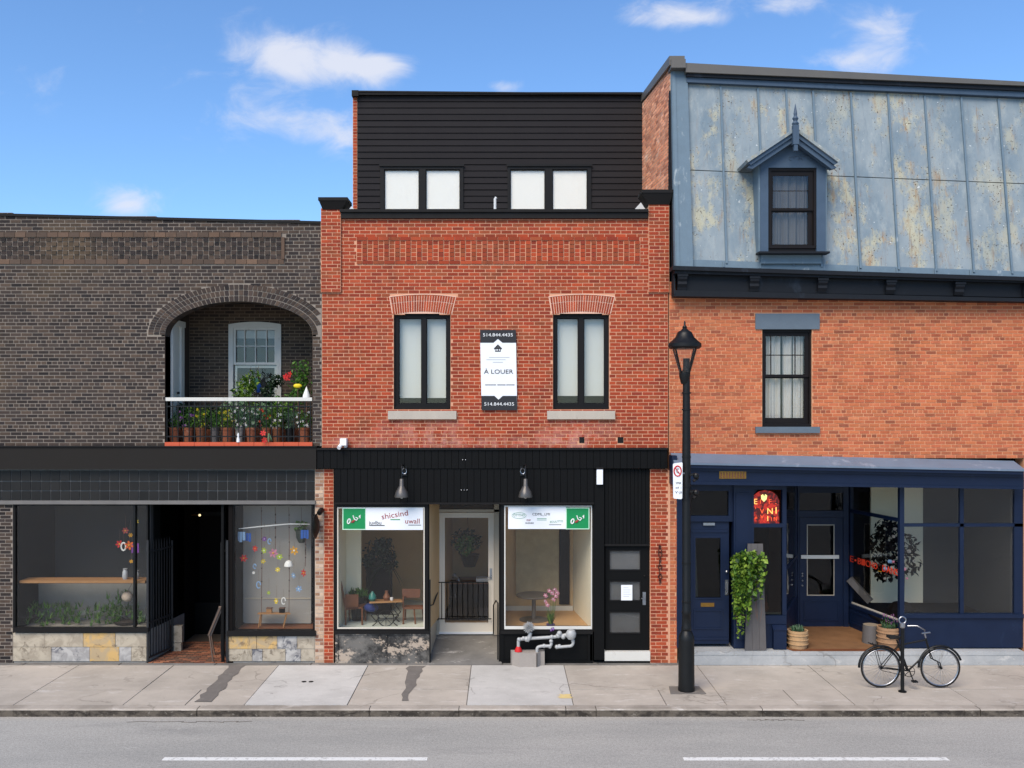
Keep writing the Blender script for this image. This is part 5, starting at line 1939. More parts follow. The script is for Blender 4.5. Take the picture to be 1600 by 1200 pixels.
nv(1413, SX, 966, 1012, y, y + .1)
nv(1413, SX, 960, 966, y - .05, y + .1, 'window_ledge')
nv(1413, SX, 818, 823, y - .0, y + .06, 'window_rail')
nv(1500, 1506, 757, 960, y - .0, y + .08, 'mullion')
nv(1585, SX, 757, 960, y - .0, y + .08, 'mullion')
MB().pb(1413, 1500, 757, 960, y + .03, y + .037).build('pane', M['glass_shop'], OB)
MB().pb(1506, 1585, 757, 960, y + .03, y + .037).build('pane', M['glass_shop'], OB)
lay(OB, M['brick_orange'], M['mortar_orange'], 0, Z(716), X(SX), orr, .0, nobj=0, wall_name='pier_core', rg=random.Random(35), L=.2)
# display behind the splayed window
MB().box(X(1330, 2.1), X(1585), .2, 2.3, gz0 - .14, gz0 - .10).build('display_floor', M['very_dark'], OB)
MB().box(X(1361, 2.2), X(1452, 1.9), 2.2, 2.26, gz0 - .1, Z(757)).build('display_back', M['wall_cream'], OB)
MB().box(X(1452, 1.9) + .002, X(1585, 1.9), 2.2, 2.26, gz0 - .1, Z(757)).build('display_back', M['dark_in'], OB)
MB().box(X(1325, 2.3), X(1364, 2.3), 2.31, 2.36, SZ, Z(757)).build('display_back', M['very_dark'], OB)
MB().box(X(1585), X(1585) + .05, .13, 2.3, SZ, Z(757)).build('room_wall', M['dark_in'], OB)
MB().box(X(1150), X(1229), 1.2, 1.25, SZ, Z(757)).build('room_wall', M['very_dark'], OB)
MB().box(X(1150), X(1228), .16, 1.2, SZ, SZ + .3).build('display_floor', M['very_dark'], OB)
MB().hexa([(X(1329, 1.9), 2.0, gz0 + .9), (X(1333, 1.9), 2.0, gz0 + .9), (X(1333, 1.9), 2.06, gz0 + .9), (X(1329, 1.9), 2.06, gz0 + .9),
           (X(1329, 1.9), 2.0, gz0 + 1.2), (X(1333, 1.9), 2.0, gz0 + 1.2), (X(1333, 1.9), 2.06, gz0 + 1.2), (X(1329, 1.9), 2.06, gz0 + 1.2)]).build('display_strut', M['wood_grey'], OB)
m = MB().tube([(X(1334, 1.5), 1.75, Z(905, 1.7)), (X(1360, 1.5), 1.5, Z(940, 1.5))], .09, 4)
m.build('display_strut', M['wood_grey'], OB)

# ------------------------------------------------------------------ writing and signs
# letters on the shop fascia (tarnished, worn)
pl = MB().pb(1124, 1166, 736.5, 748, -.262, -.251).build('name_plate', M['bronze'], OB)
for k in range(9):
    MB().pb(1126 + k * 4.4, 1128 + k * 4.4, 738, 747, -.268, -.2625).build('plate_mark', M['wood_brown'], pl)

# for rent sign
RS = thing('for_rent_sign', 'tall white and black for rent sign À LOUER on the red brick wall', 'sign', (X(778), -.05, Z(641)))
y = -.05
tl, trt, bl, br = X(750, y), X(806, y), X(752.5, y), X(808, y)
zt, zb = Z(515.5, y), Z(641, y)
def lx(t): return tl + (bl - tl) * t, trt + (br - trt) * t
m = MB()
m.hexa([(bl, y, zb), (br, y, zb), (br, y + .02, zb), (bl, y + .02, zb), (tl, y, zt), (trt, y, zt), (trt, y + .02, zt), (tl, y + .02, zt)])
m.build('panel', M['paper'], RS)
def sgn(pts, mat, name, yy=-.0535):
    MB().prism([(X(a, y), Z(b, y)) for a, b in pts], yy, -.0502).build(name, M[mat], RS)


def flat_poly(parts):
    pass


for pts in ([(750, 515.5), (750.4, 535.5), (771, 535.5), (778, 529.5), (778, 515.5)], [(778, 515.5), (778, 529.5), (785, 535.5), (806.6, 535.5), (806, 515.5)],
            [(752, 618.5), (752.5, 641), (779, 641), (779, 624.5), (772.5, 618.5)], [(779, 624.5), (779, 641), (808, 641), (807.4, 618.5), (785.5, 618.5)]):
    sgn(pts, 'ink', 'black_band')
text('514.844.4435', RS, M['white'], X(778, y), y - .006, Z(523.5, y), w=.58, h=.065)
text('514.844.4435', RS, M['white'], X(780, y), y - .006, Z(631.5, y), w=.58, h=.065)
text('À LOUER', RS, M['ink'], X(779, y), y - .004, Z(581, y), w=.57, h=.085)
sgn([(771.5, 544.5), (778, 538), (784.5, 544.5), (783, 546), (778, 541.5), (773, 546)], 'ink', 'house_roof', -.0536)
sgn([(773.5, 545.5), (773.5, 549.5), (782.5, 549.5), (782.5, 545.5), (778, 542)], 'ink', 'house_mark', -.0533)
for a in (774.5, 777, 780):
    MB().pb(a, a + 1.3, 545.5, 548, -.0545, -.0537).build('house_window', M['paper'], RS)
for (a, b, z_) in ((764, 796, 558), (760, 790, 561.5), (770, 786, 565.5)):
    MB().pb(a, b, z_, z_ + .9, -.0531, -.0502).build('fine_print', M['ink_faint'], RS)
for (a, b) in ((758, 775), (777, 790), (791, 804)):
    MB().pb(a, b, 600.8, 601.9, -.0531, -.0502).build('fine_print', M['ink'], RS)

# banners inside the shop windows
def swirl(parent, cx_, cz_, yy, s):
    m = MB()
    ring = [(cx_ - .13 * s + .035 * s * math.cos(t / 10 * 6.283), yy, cz_ - .05 * s + .055 * s * math.sin(t / 10 * 6.283 + .4)) for t in range(10)]
    m.tube(ring, .016 * s, 5, closed=True)
    m.tube([(cx_ - .03 * s, yy, cz_ + .09 * s), (cx_ + .0 * s, yy, cz_ - .0 * s), (cx_ + .05 * s, yy, cz_ - .03 * s), (cx_ + .09 * s, yy, cz_ + .02 * s), (cx_ + .03 * s, yy, cz_ + .04 * s)], .014 * s, 5)
    m.tube([(cx_ + .11 * s, yy, cz_ + .06 * s), (cx_ + .14 * s, yy, cz_ + .10 * s), (cx_ + .135 * s, yy, cz_ + .02 * s)][:], .013 * s, 5)
    m.build('logo_lettering', M['white'], parent)
    MB().tube([(cx_ - .07 * s, yy + .004, cz_ - .08 * s), (cx_ - .03 * s, yy + .004, cz_ - .055 * s), (cx_ + .01 * s, yy + .004, cz_ - .03 * s)], [.012, .024, .012], 6).build('logo_accent', M['maroon'], parent)


by = -.012
BL = thing('window_banner', 'white banner with green square at its left end, in the left shop window', 'banner', (X(598), by, Z(828)), 'banners across the tops of the shop windows')
MB().pb(535, 661, 793.5, 828, by, by + .008).build('panel', M['paper'], BL)
MB().pb(535, 571.5, 794, 827.8, by - .003, by - .0005).build('border', M['mint'], BL)
MB().pb(536.5, 570.5, 795, 826.3, by - .006, by - .0035).build('green_square', M['green'], BL)
swirl(BL, X(554), Z(811), by - .012, .82)
text('shicsind', BL, M['maroon'], X(617), by - .003, Z(804.5), w=.52, h=.11, rot=math.radians(-9))
text('juvlbu', BL, M['ink'], X(586.5), by - .003, Z(817), w=.24, h=.075)
text('ᴗalı' if False else 'uwall', BL, M['maroon'], X(644.5), by - .003, Z(814.5), w=.28, h=.10)
MB().pb(578, 601, 820.5, 821.8, by - .002, by - .0005).build('rule', M['ink'], BL)
MB().pb(638, 658, 820, 821, by - .002, by - .0005).build('rule', M['ink'], BL)
MB().pb(610, 625, 811, 812.8, by - .002, by - .0005).build('rule', M['green_ink'], BL)
BR = thing('window_banner', 'white banner with green square at its right end, in the right shop window', 'banner', (X(858), by, Z(826)), 'banners across the tops of the shop windows')
MB().pb(794, 884, 792, 826.5, by, by + .008).build('panel', M['paper'], BR)
MB().pb(884, 921, 793, 827, by - .003, by + .008).build('border', M['mint'], BR)
MB().pb(885.5, 919.5, 794.5, 825.5, by - .006, by - .0035).build('green_square', M['green'], BR)
swirl(BR, X(903), Z(811), by - .012, .82)
text('OTTTHO', BR, M['green_ink'], X(811), by - .003, Z(805), w=.22, h=.05)
m = MB()
m.tube([(X(811) + .14 * math.cos(t / 14 * 6.283), by - .002, Z(805.3) + .058 * math.sin(t / 14 * 6.283)) for t in range(14)], .004, 4, closed=True)
m.build('logo_oval', M['green_ink'], BR)
text('CDML_LMI', BR, M['ink'], X(845.5), by - .003, Z(803.5), w=.34, h=.05)
text('PIP', BR, M['maroon'], X(826), by - .003, Z(813), w=.08, h=.035)
text('BUSINESS', BR, M['ink'], X(827.5), by - .003, Z(817.3), w=.16, h=.028)
text('ECUUTTO', BR, M['green_ink'], X(869.5), by - .003, Z(815), w=.25, h=.04, rot=math.radians(-4))
MB().pb(839, 854, 810, 811, by - .002, by - .0005).build('rule', M['green_ink'], BR)
MB().pb(839, 854, 812.3, 813, by - .002, by - .0005).build('rule', M['green_ink'], BR)
MB().pb(858, 877, 819.5, 820.3, by - .002, by - .0005).build('rule', M['ink'], BR)

# notice on the black door, white light box on the post
nt = thing('notice', 'white paper notice taped to the middle pane of the black door', 'notice', (X(979), .04, Z(938)))
MB().pb(970.5, 988, 914, 938, .04, .043).build('sheet', M['paper'], nt)
for k, w_ in enumerate((8, 11, 10, 12, 9)):
    MB().pb(974, 974 + w_, 918 + k * 3.4, 918.6 + k * 3.4, .0385, .0398).build('print_line', M['ink_faint'], nt)
lb = thing('wall_lamp', 'narrow white box lamp on the black post beside the door', 'lamp', (X(937), -.05, Z(757)))
MB().pb(932.5, 942, 733.5, 757, -.12, -.051).build('diffuser', M['paper'], lb)
MB().pb(931.5, 943, 730, 733.4, -.125, -.051).build('cap', M['black_metal'], lb)
# wrought letters down the brick pier
wl_ = thing('iron_letters', 'column of rusty wrought iron characters on the red brick pier', 'lettering', (X(1031), -.02, Z(914)))
rust = plain('rusty iron', (70, 36, 30), .8, 0, .3, .3, 12)
for k, ch in enumerate('RHVFOLO9'):
    zc = Z(855 + k * 7.7)
    text(ch, wl_, rust, X(1031), -.018, zc, h=.088, ext=.012, name='letter')

# barn lamps on the fascia
def barn_lamp(px, side, label):
    yc = -.36
    t = thing('barn_lamp', label, 'lamp', (X(px), FY, Z(776)), 'lamps on the black fascia')
    x = X(px, yc)
    MB().lathe(x, yc, [(.135, Z(777, yc)), (.138, Z(776, yc)), (.11, Z(768, yc)), (.06, Z(761, yc)), (.045, Z(759, yc)), (.04, Z(749, yc)), (.03, Z(748, yc))], 18).build('shade', plain('brushed steel shade', (88, 84, 80), .4, .4, .5, .2), t, smooth=True)
    MB().ball((x, yc, Z(776, yc)), .035, n=10).build('bulb', M['white'], t)
    pts = [(x, yc, Z(749, yc)), (x, yc, Z(735, yc)), (x, yc + .02, Z(729, yc)), (x, yc + .08, Z(726, yc)), (x + side * .03, yc + .2, Z(729, yc)), (x + side * .05, FY, Z(736, FY))]
    MB().tube(pts, .014, 8).build('arm', M['black_iron'], t, smooth=True)
    cx_, cz_ = X(px, FY) + side * .055, Z(736, FY)
    ring = [(cx_ + .045 * math.cos(q / 12 * 6.283), FY - .03, cz_ + .055 * math.sin(q / 12 * 6.283)) for q in range(12)]
    MB().tube(ring, .009, 5, closed=True).build('scroll', M['steel'], t)
    MB().box(cx_ - .05, cx_ + .05, FY - .012, FY + .0, cz_ - .09, cz_ + .09).build('wall_plate', M['black_iron'], t)


barn_lamp(627.5, 1, 'barn lamp with flared metal shade above the left shop window')
barn_lamp(821, -1, 'barn lamp with flared metal shade above the right shop window')
for z_, n_, w_ in ((718, 2, 'upper'), (765, 3, 'lower')):
    t = thing('sign_fixing', '%s row of small pale screw heads in the centre of the black fascia' % w_, 'fixing', (X(726), FY, Z(z_)))
    for k in range(n_):
        p = 725.5 + (k - (n_ - 1) / 2) * 4.5
        MB().ball((X(p), FY - .004, Z(z_)), .012, n=6).build('screw', M['steel'], t)
# white security camera at the corner of the fascia
ct = thing('security_camera', 'white security camera on the brick just above the black fascia', 'camera', (X(538), 0, Z(697)))
MB().pb(531, 541, 685, 696, -.20, -.03).build('housing', M['white'], ct)
MB().tube([(X(537), -.12, Z(692)), (X(533), -.26, Z(699)), ], [.035, .04], 10).build('lens_tube', M['white'], ct, smooth=True)
MB().tube([(X(541), -.1, Z(697)), (X(541), .0, Z(697))], .03, 8).build('bracket', M['white'], ct)
ll = thing('entrance_bell', 'dark round bell on a bracket on the beige brick pier', 'bell', (X(497), -.1, Z(818)))
MB().tube([(X(491, -.2), -.22, Z(820)), (X(494, -.2), -.22, Z(820)), (X(498, -.2), -.22, Z(820))], [.20, .245, .12], 18).build('bell_body', M['black_iron'], ll, smooth=True)
MB().tube([(X(499, -.2), -.22, Z(800)), (X(500, -.2), -.1, Z(796)), (X(500, -.2), .0, Z(797))], .05, 8).build('bracket', M['black_iron'], ll)

# lit stained panel
gp = thing('lit_window_sign', 'glowing red panel with yellow and orange letters in the navy shopfront', 'sign', (X(1196), .1, Z(818)))
y = .085
pts = [(1174, 818), (1217.5, 818), (1217.5, 782), (1214, 774), (1206, 768), (1196, 766), (1186, 768), (1178, 774), (1174, 782)]
MB().prism([(X(a, y), Z(b, y)) for a, b in pts], y, y + .03).build('panel', M['glow_red'], gp)
m = MB()
m.prism([(X(1178, y - .01), Z(765.2, y - .01)), (X(1178, y - .01), Z(775, y)), (X(1185, y), Z(765.2, y))][::1], y + .05, y + .06)
m.build('corner', M['navy'], gp)
for ch, px, py, h_, mt in (('E', 1180.5, 784, .11, 'glow_yellow'), ('I', 1188, 784, .09, 'glow_orange'), ('F', 1203, 784, .10, 'glow_orange'), ('-', 1212, 786, .08, 'glow_orange'),
                           ("'", 1180.5, 797, .1, 'glow_orange'), ('V', 1190.5, 799, .10, 'glow_orange'), ('N', 1203, 799, .12, 'glow_yellow'), ('I', 1212.5, 798, .13, 'glow_yellow'),
                           ("*", 1181, 811, .09, 'glow_orange'), ('V', 1190.5, 808, .07, 'glow_orange'), ('I', 1199.5, 810.5, .10, 'glow_yellow'), ('I', 1205, 811, .07, 'glow_orange'), ('N', 1211.5, 811, .07, 'glow_orange')):
    text(ch, gp, M[mt], X(px, y), y - .006, Z(py, y), h=h_, ext=.004, name='letter')
m = MB()
m.prism([(X(a, y), Z(b, y)) for a, b in ((1189, 774), (1189.5, 780), (1193.5, 784), (1197.5, 780), (1198.5, 774), (1195.5, 772), (1193.8, 776), (1192, 772))], y - .012, y - .002)
m.build('heart_lamp', M['glow_cream'], gp)
# transom lettering above the recessed door (faint)
# slanting lettering on the splayed glass
dB = (B1 - B0)
angB = math.atan2(dB.y, dB.x)
gl_ = thing('window_lettering', 'orange red lettering across the splayed shop window', 'lettering', (B0.x, B0.y, Z(890, 1)))
s_txt = 'E·BICNO·DANS·'
nB = Vector((-dB.y, dB.x, 0)).normalized()
if nB.y > 0:
    nB = -nB
for k, ch in enumerate('E·BICNO_DANS'):
    t = .05 + k * .081
    p = B0 + dB * t + nB * .004
    r_ = (DIST + p.y) / DIST
    zz = EYE + (CY - (873 + 23 * ((CX + p.x / r_ * SC) - 1328) / 77)) / SC * r_
    if ch == '·':
        MB().ball((p.x, p.y, zz), .025, n=6).build('letter', M['orange_red'], gl_)
    else:
        text(ch, gl_, M['orange_red'] if ch != '_' else M['amber'], p.x, p.y, zz, w=.125, h=.135, rz=angB, name='letter', ext=.003)

# ------------------------------------------------------------------ street lamp with parking sign
PLY = -1.8
lp = thing('street_lamp', 'tall black street lamp post with glass lantern, on the pavement', 'street lamp', (X(1072, PLY), PLY, 0))
x0_ = X(1072.5, PLY)
zz = lambda py: Z(py, PLY)
r_px = lambda n_: n_ / 88.9
MB().lathe(x0_, PLY, [(r_px(13), .012), (r_px(13), .06), (r_px(12.6), .1), (r_px(12.2), zz(1000)), (r_px(11.8), zz(994)), (r_px(9.5), zz(989)), (r_px(7.5), zz(985))], 20).build('base', M['black_iron'], lp, smooth=True)
MB().lathe(x0_, PLY, [(r_px(7), zz(985)), (r_px(8), zz(982)), (r_px(7), zz(979)), (r_px(6.6), zz(960)), (r_px(7.6), zz(957)), (r_px(6.4), zz(953)), (r_px(6.6), zz(700)), (r_px(6.0), zz(640)), (r_px(5.6), zz(590)), (r_px(5.3), zz(560))], 18).build('shaft', M['black_iron'], lp, smooth=True)
for pz in (940, 880, 780, 760, 728, 714, 640, 614):
    MB().lathe(x0_, PLY, [(r_px(6.2), zz(pz + 1.3)), (r_px(7.2), zz(pz + 1)), (r_px(7.2), zz(pz - 1)), (r_px(6.2), zz(pz - 1.3))], 16).build('band', M['black_iron'], lp, smooth=True)
xl = X(1067, PLY)
xl = x0_ - .03
lan = MB()
lan.lathe(xl, PLY, [(r_px(23), zz(545)), (r_px(25.8), zz(542)), (r_px(25.8), zz(537)), (r_px(22), zz(534)), (r_px(15), zz(527.5)), (r_px(12), zz(521.5)), (r_px(11), zz(519)), (r_px(6), zz(516)), (r_px(3.2), zz(513)), (r_px(3.8), zz(511)), (r_px(1.5), zz(508)), (r_px(1.5), zz(504)), (r_px(.4), zz(501))], 24)
lan.build('lantern_roof', M['black_iron'], lp, smooth=True)
MB().lathe(xl, PLY, [(r_px(8.5), zz(582)), (r_px(22), zz(546)), (r_px(22), zz(545.5))], 24).build('lantern_glass', glass_mat('lantern glass', (.93, .93, .92)), lp, smooth=True)
for k in range(4):
    th = math.pi * (k + .38) / 2 + .1
    MB().tube([(xl + r_px(8.5) * math.cos(th), PLY + r_px(8.5) * math.sin(th), zz(584)), (xl + r_px(22.6) * math.cos(th), PLY + r_px(22.6) * math.sin(th), zz(544))], .017, 5).build('lantern_strut', M['black_iron'], lp)
MB().lathe(xl, PLY, [(r_px(5.6), zz(600)), (r_px(8.8), zz(588)), (r_px(8.8), zz(582)), (r_px(5), zz(580)), (r_px(2.2), zz(577)), (r_px(2), zz(571)), (r_px(1), zz(568))], 16).build('lantern_holder', M['black_iron'], lp, smooth=True)
cl_ = MB()
for (a, b) in ((742, 1086), (768, 1083)):
    cl_.tube([(x0_ + .05, PLY - .05, zz(a)), (x0_ + .14, PLY - .08, zz(a - 2)), (x0_ + .18, PLY - .08, zz(a + 5)), (x0_ + .1, PLY - .1, zz(a + 9))], .022, 6)
    cl_.ball((x0_ + .15, PLY - .1, zz(a + 1)), .055, n=8)
cl_.build('cable_box', M['black_iron'], lp)
ps = thing('parking_sign', 'narrow white parking sign with a red ring, on the lamp post', 'sign', (X(1059, PLY), PLY, zz(780)))
sy = PLY - .12
zs1 = lambda p: Z(p, sy)
X2 = lambda p: X(p, sy)
pnl = [(X2(1051.5), zs1(726)), (X2(1053), zs1(724)), (X2(1065.5), zs1(722.5)), (X2(1066.5), zs1(724)), (X2(1066), zs1(778.5)), (X2(1064.5), zs1(780)), (X2(1053), zs1(779)), (X2(1052), zs1(777))]
MB().prism(pnl[::-1], sy, sy + .012).build('panel', M['paper'], ps)
cxr, czr = X2(1058.8), zs1(736)
MB().tube([(cxr + .062 * math.cos(t / 16 * 6.283), sy - .002, czr + .088 * math.sin(t / 16 * 6.283)) for t in range(16)], .012, 5, closed=True).build('red_ring', M['red'], ps)
MB().tube([(cxr - .04, sy - .002, czr + .055), (cxr + .04, sy - .002, czr - .055)], .009, 5).build('red_bar', M['red'], ps)
text('C', ps, M['ink'], cxr, sy - .0045, czr, h=.085, w=.05)
text('YPIK', ps, M['ink'], X2(1060), sy - .003, zs1(755), w=.10, h=.035)
text('ol :', ps, M['ink'], X2(1060), sy - .003, zs1(762), w=.10, h=.03)
text('Y·JI', ps, M['ink'], X2(1060), sy - .003, zs1(769.5), w=.12, h=.035)
MB().tube([(X2(1059), sy + .013, zs1(740)), (x0_ - .04, PLY - .04, zs1(740))], .02, 5).build('clip', M['steel'], ps)

# ------------------------------------------------------------------ foliage helpers
def blob_leaves(m, c, r, n, size, sq=(1, 1, 1), mi=0, shell=.35, asp=.5):
    for _ in range(n):
        while True:
            p = Vector((rnd.uniform(-1, 1), rnd.uniform(-1, 1), rnd.uniform(-1, 1)))
            if shell < p.length < 1:
                break
        m.leaf((c[0] + p.x * r * sq[0], c[1] + p.y * r * sq[1], c[2] + p.z * r * sq[2]), size, mi, asp)


def blade(m, p, d, ln, w, mi=0, bend=.4):
    """a strap leaf that arches over"""
    d = Vector(d).normalized()
    side = d.cross(Vector((0, 0, 1)))
    side = side.normalized() if side.length > 1e-3 else Vector((1, 0, 0))
    pts = []
    n = 4
    for i in range(n + 1):
        t = i / n
        q = Vector(p) + d * ln * t + Vector((0, 0, -bend * ln * t * t))
        ww = w * (1 - t) ** .6 if i < n else 0.001
        pts += [q - side * ww, q + side * ww]
    m.add(pts, [(2 * i, 2 * i + 1, 2 * i + 3, 2 * i + 2) for i in range(n)], mi)


def tuft(m, c, n, ln, w, spread=.6, mi=0, bend=.4, up=1.0):
    for _ in range(n):
        a = rnd.uniform(0, 6.283)
        s = rnd.uniform(.1, spread)
        blade(m, (c[0] + rnd.uniform(-.02, .02), c[1] + rnd.uniform(-.02, .02), c[2]), (math.cos(a) * s, math.sin(a) * s, up), ln * rnd.uniform(.6, 1.1), w, mi, bend * rnd.uniform(.3, 1.2))


def flower(m, c, r, mi=0, n=5, mc=None, tilt=None):
    """petals round a centre, facing the street"""
    e = Euler((rnd.uniform(-.5, .5), rnd.uniform(0, 6.28), rnd.uniform(-.5, .5))).to_matrix() if tilt is None else tilt
    for k in range(n):
        a = 6.283 * k / n
        pts = []
        for (rr, aa, dy) in ((.08, 0, 0), (.6, -.42, -.08), (1.0, -.12, -.16), (1.0, .16, -.14), (.6, .44, -.06)):
            pts.append(e @ Vector((math.cos(a + aa) * rr * r, dy * r - k * .0006, math.sin(a + aa) * rr * r)) + Vector(c))
        m.add(pts, [(0, 1, 2, 3, 4)], mi)
    if mc is not None:
        m.ball((c[0], c[1] - .1 * r, c[2]), r * .26, mc, 6)


# ------------------------------------------------------------------ bicycle and its post
def torus(m, c, R_, r, n=36, k=8, mi=0):
    m.tube([(c[0] + R_ * math.cos(6.28318 * i / n), c[1], c[2] + R_ * math.sin(6.28318 * i / n)) for i in range(n)], r, k, mi, closed=True)


BYY = -1.62
kx_ = 80 * 18 / (18 + BYY)
wy = Z(1044, BYY)
Rw = .36
hub = Vector((X(1376, BYY), BYY, Rw + .006))
bk = thing('bicycle', 'old dark bicycle standing on the pavement, locked beside the post', 'bicycle', (hub.x, BYY, 0))
fh = Vector((X(1376, BYY) + 1.06, BYY, Rw + .006))
def wheel(h):
    m = MB()
    torus(m, h, Rw - .02, .017)
    w = m.build('wheel', M['rubber'], bk, smooth=True)
    m = MB()
    torus(m, h, Rw - .042, .011, k=6)
    m.build('rim', M['steel'], w, smooth=True)
    m = MB()
    for i in range(28):
        a = 6.283 * i / 28
        m.tube([(h.x + .02 * math.cos(a + .9), h.y + (.02 if i % 2 else -.02), h.z + .02 * math.sin(a + .9)), (h.x + (Rw - .05) * math.cos(a), h.y, h.z + (Rw - .05) * math.sin(a))], .0022, 3)
    m.build('spoke', M['steel'], w, kind='stuff')
    m = MB().tube([(h.x, h.y - .045, h.z), (h.x, h.y + .045, h.z)], .022, 8)
    m.build('hub', M['black_iron'], w)
    m = MB()
    pts = [(h.x + (Rw + .025) * math.cos(math.radians(a)), h.y, h.z + (Rw + .025) * math.sin(math.radians(a))) for a in range(20, 190, 10)]
    m.tube(pts, .021, 6)
    m.build('mudguard', M['black_iron'], bk, smooth=True)


wheel(hub)
wheel(fh)
bbk = Vector((X(1419, BYY), BYY, .31))
sa = Vector((X(1401, BYY), BYY, .86))
hd0, hd1 = Vector((fh.x - .20, BYY, .66)), Vector((fh.x - .25, BYY, .86))
fm = MB()
seat_cl = bbk + (sa - bbk) * .82
for a, b, r in ((bbk, sa, .015), (seat_cl, hd1, .015), (bbk, hd0, .016), (hd0 - Vector((-.012, 0, .04)), hd1 + Vector((-.01, 0, .03)), .019)):
    fm.tube([a, b], r, 8)
for s_ in (-.05, .05):
    fm.tube([bbk + Vector((0, s_ * .4, 0)), hub + Vector((0, s_, 0))], .009, 6)
    fm.tube([seat_cl + Vector((0, s_ * .3, 0)), hub + Vector((0, s_, 0))], .008, 6)
fm.build('frame', M['black_iron'], bk, smooth=True)
fk = MB()
for s_ in (-.045, .045):
    fk.tube([hd0 + Vector((.01, s_ * .6, -.03)), hd0 + Vector((.05, s_, -.14)), fh + Vector((-.03, s_, .1)), fh + Vector((0, s_, 0))], .010, 6)
fk.build('fork', M['black_iron'], bk, smooth=True)
sd2 = MB()
sd2.hexa([(sa.x - .15, BYY - .09, sa.z + .03), (sa.x + .04, BYY - .03, sa.z + .02), (sa.x + .04, BYY + .03, sa.z + .02), (sa.x - .15, BYY + .09, sa.z + .03),
          (sa.x - .15, BYY - .08, sa.z + .08), (sa.x + .14, BYY - .018, sa.z + .055), (sa.x + .14, BYY + .018, sa.z + .055), (sa.x - .15, BYY + .08, sa.z + .08)])
sd2.build('saddle', M['rubber'], bk)
hb2 = MB()
hx = hd1 + Vector((-.03, 0, .12))
hb2.tube([hd1, hx], .013, 8)
hb2.tube([hx + Vector((-.18, -.28, .06)), hx + Vector((-.02, -.24, .07)), hx + Vector((.05, -.1, .03)), hx, hx + Vector((.05, .1, .03)), hx + Vector((-.02, .24, .07)), hx + Vector((-.18, .28, .06))], .012, 8)
hb2.build('handlebar', M['steel'], bk, smooth=True)
ch = MB()
torus(ch, bbk + Vector((0, -.05, 0)), .095, .006, 24, 5)
for i in range(5):
    a = 6.283 * i / 5
    ch.tube([bbk + Vector((0, -.05, 0)), bbk + Vector((.09 * math.cos(a), -.05, .09 * math.sin(a)))], .006, 4)
ch.build('chainring', M['black_iron'], bk)
ch = MB()
for (dx, dz, sy_) in ((.06, -.155, -.07), (-.06, .155, .07)):
    ch.tube([bbk + Vector((0, sy_, 0)), bbk + Vector((dx, sy_, dz))], .010, 6)
    ch.box(bbk.x + dx - .045, bbk.x + dx + .045, BYY + sy_ * 1.1 - (.09 if sy_ < 0 else 0), BYY + sy_ * 1.1 + (.09 if sy_ > 0 else 0), bbk.z + dz - .012, bbk.z + dz + .012)
ch.build('crank', M['black_iron'], bk)
ch = MB().tube([bbk + Vector((0, -.05, .093)), hub + Vector((0, -.05, .04)), hub + Vector((-.04, -.05, 0)), hub + Vector((0, -.05, -.04)), bbk + Vector((0, -.05, -.093))], .006, 4)
ch.build('chain', M['rubber'], bk)
rk = MB()
for s_ in (-.06, .06):
    rk.tube([sa + Vector((-.02, s_, -.20)), hub + Vector((-.2, s_, Rw + .07))], .007, 5)
    rk.tube([hub + Vector((-.12, s_, Rw + .07)), hub + Vector((0, s_, 0))], .006, 5)
for t in (0.1, .4, .7, 1):
    p = sa + Vector((-.02, 0, -.20)) + (hub + Vector((-.2, 0, Rw + .07)) - sa - Vector((-.02, 0, -.20))) * t
    rk.tube([p + Vector((0, -.06, 0)), p + Vector((0, .06, 0))], .006, 5)
rk.build('rear_rack', M['black_iron'], bk)

bp = thing('bike_post', 'slim black metal hitching post beside the bicycle', 'post', (X(1410, -1.85), -1.85, 0))
px_ = X(1410, -1.85)
MB().tube([(px_, -1.85, .0), (px_, -1.85, Z(980, -1.85))], .032, 12).build('pole', M['black_iron'], bp, smooth=True)
MB().lathe(px_, -1.85, [(.07, 0.003), (.07, .02), (.036, .03)], 12).build('foot', M['black_iron'], bp)
m = MB().lathe(px_, -1.85, [(.036, Z(981, -1.85)), (.045, Z(979, -1.85)), (.045, Z(974, -1.85)), (.03, Z(973, -1.85))], 12)
torus(m, (px_, -1.85, Z(969, -1.85)), .06, .012, 16, 6)
m.build('ring_top', M['steel'], bp)

# ------------------------------------------------------------------ pots and ivy at the navy shop
def ribbed(th, z):
    return .03 * math.sin(th * 18) + .012 * math.sin(z * 90)


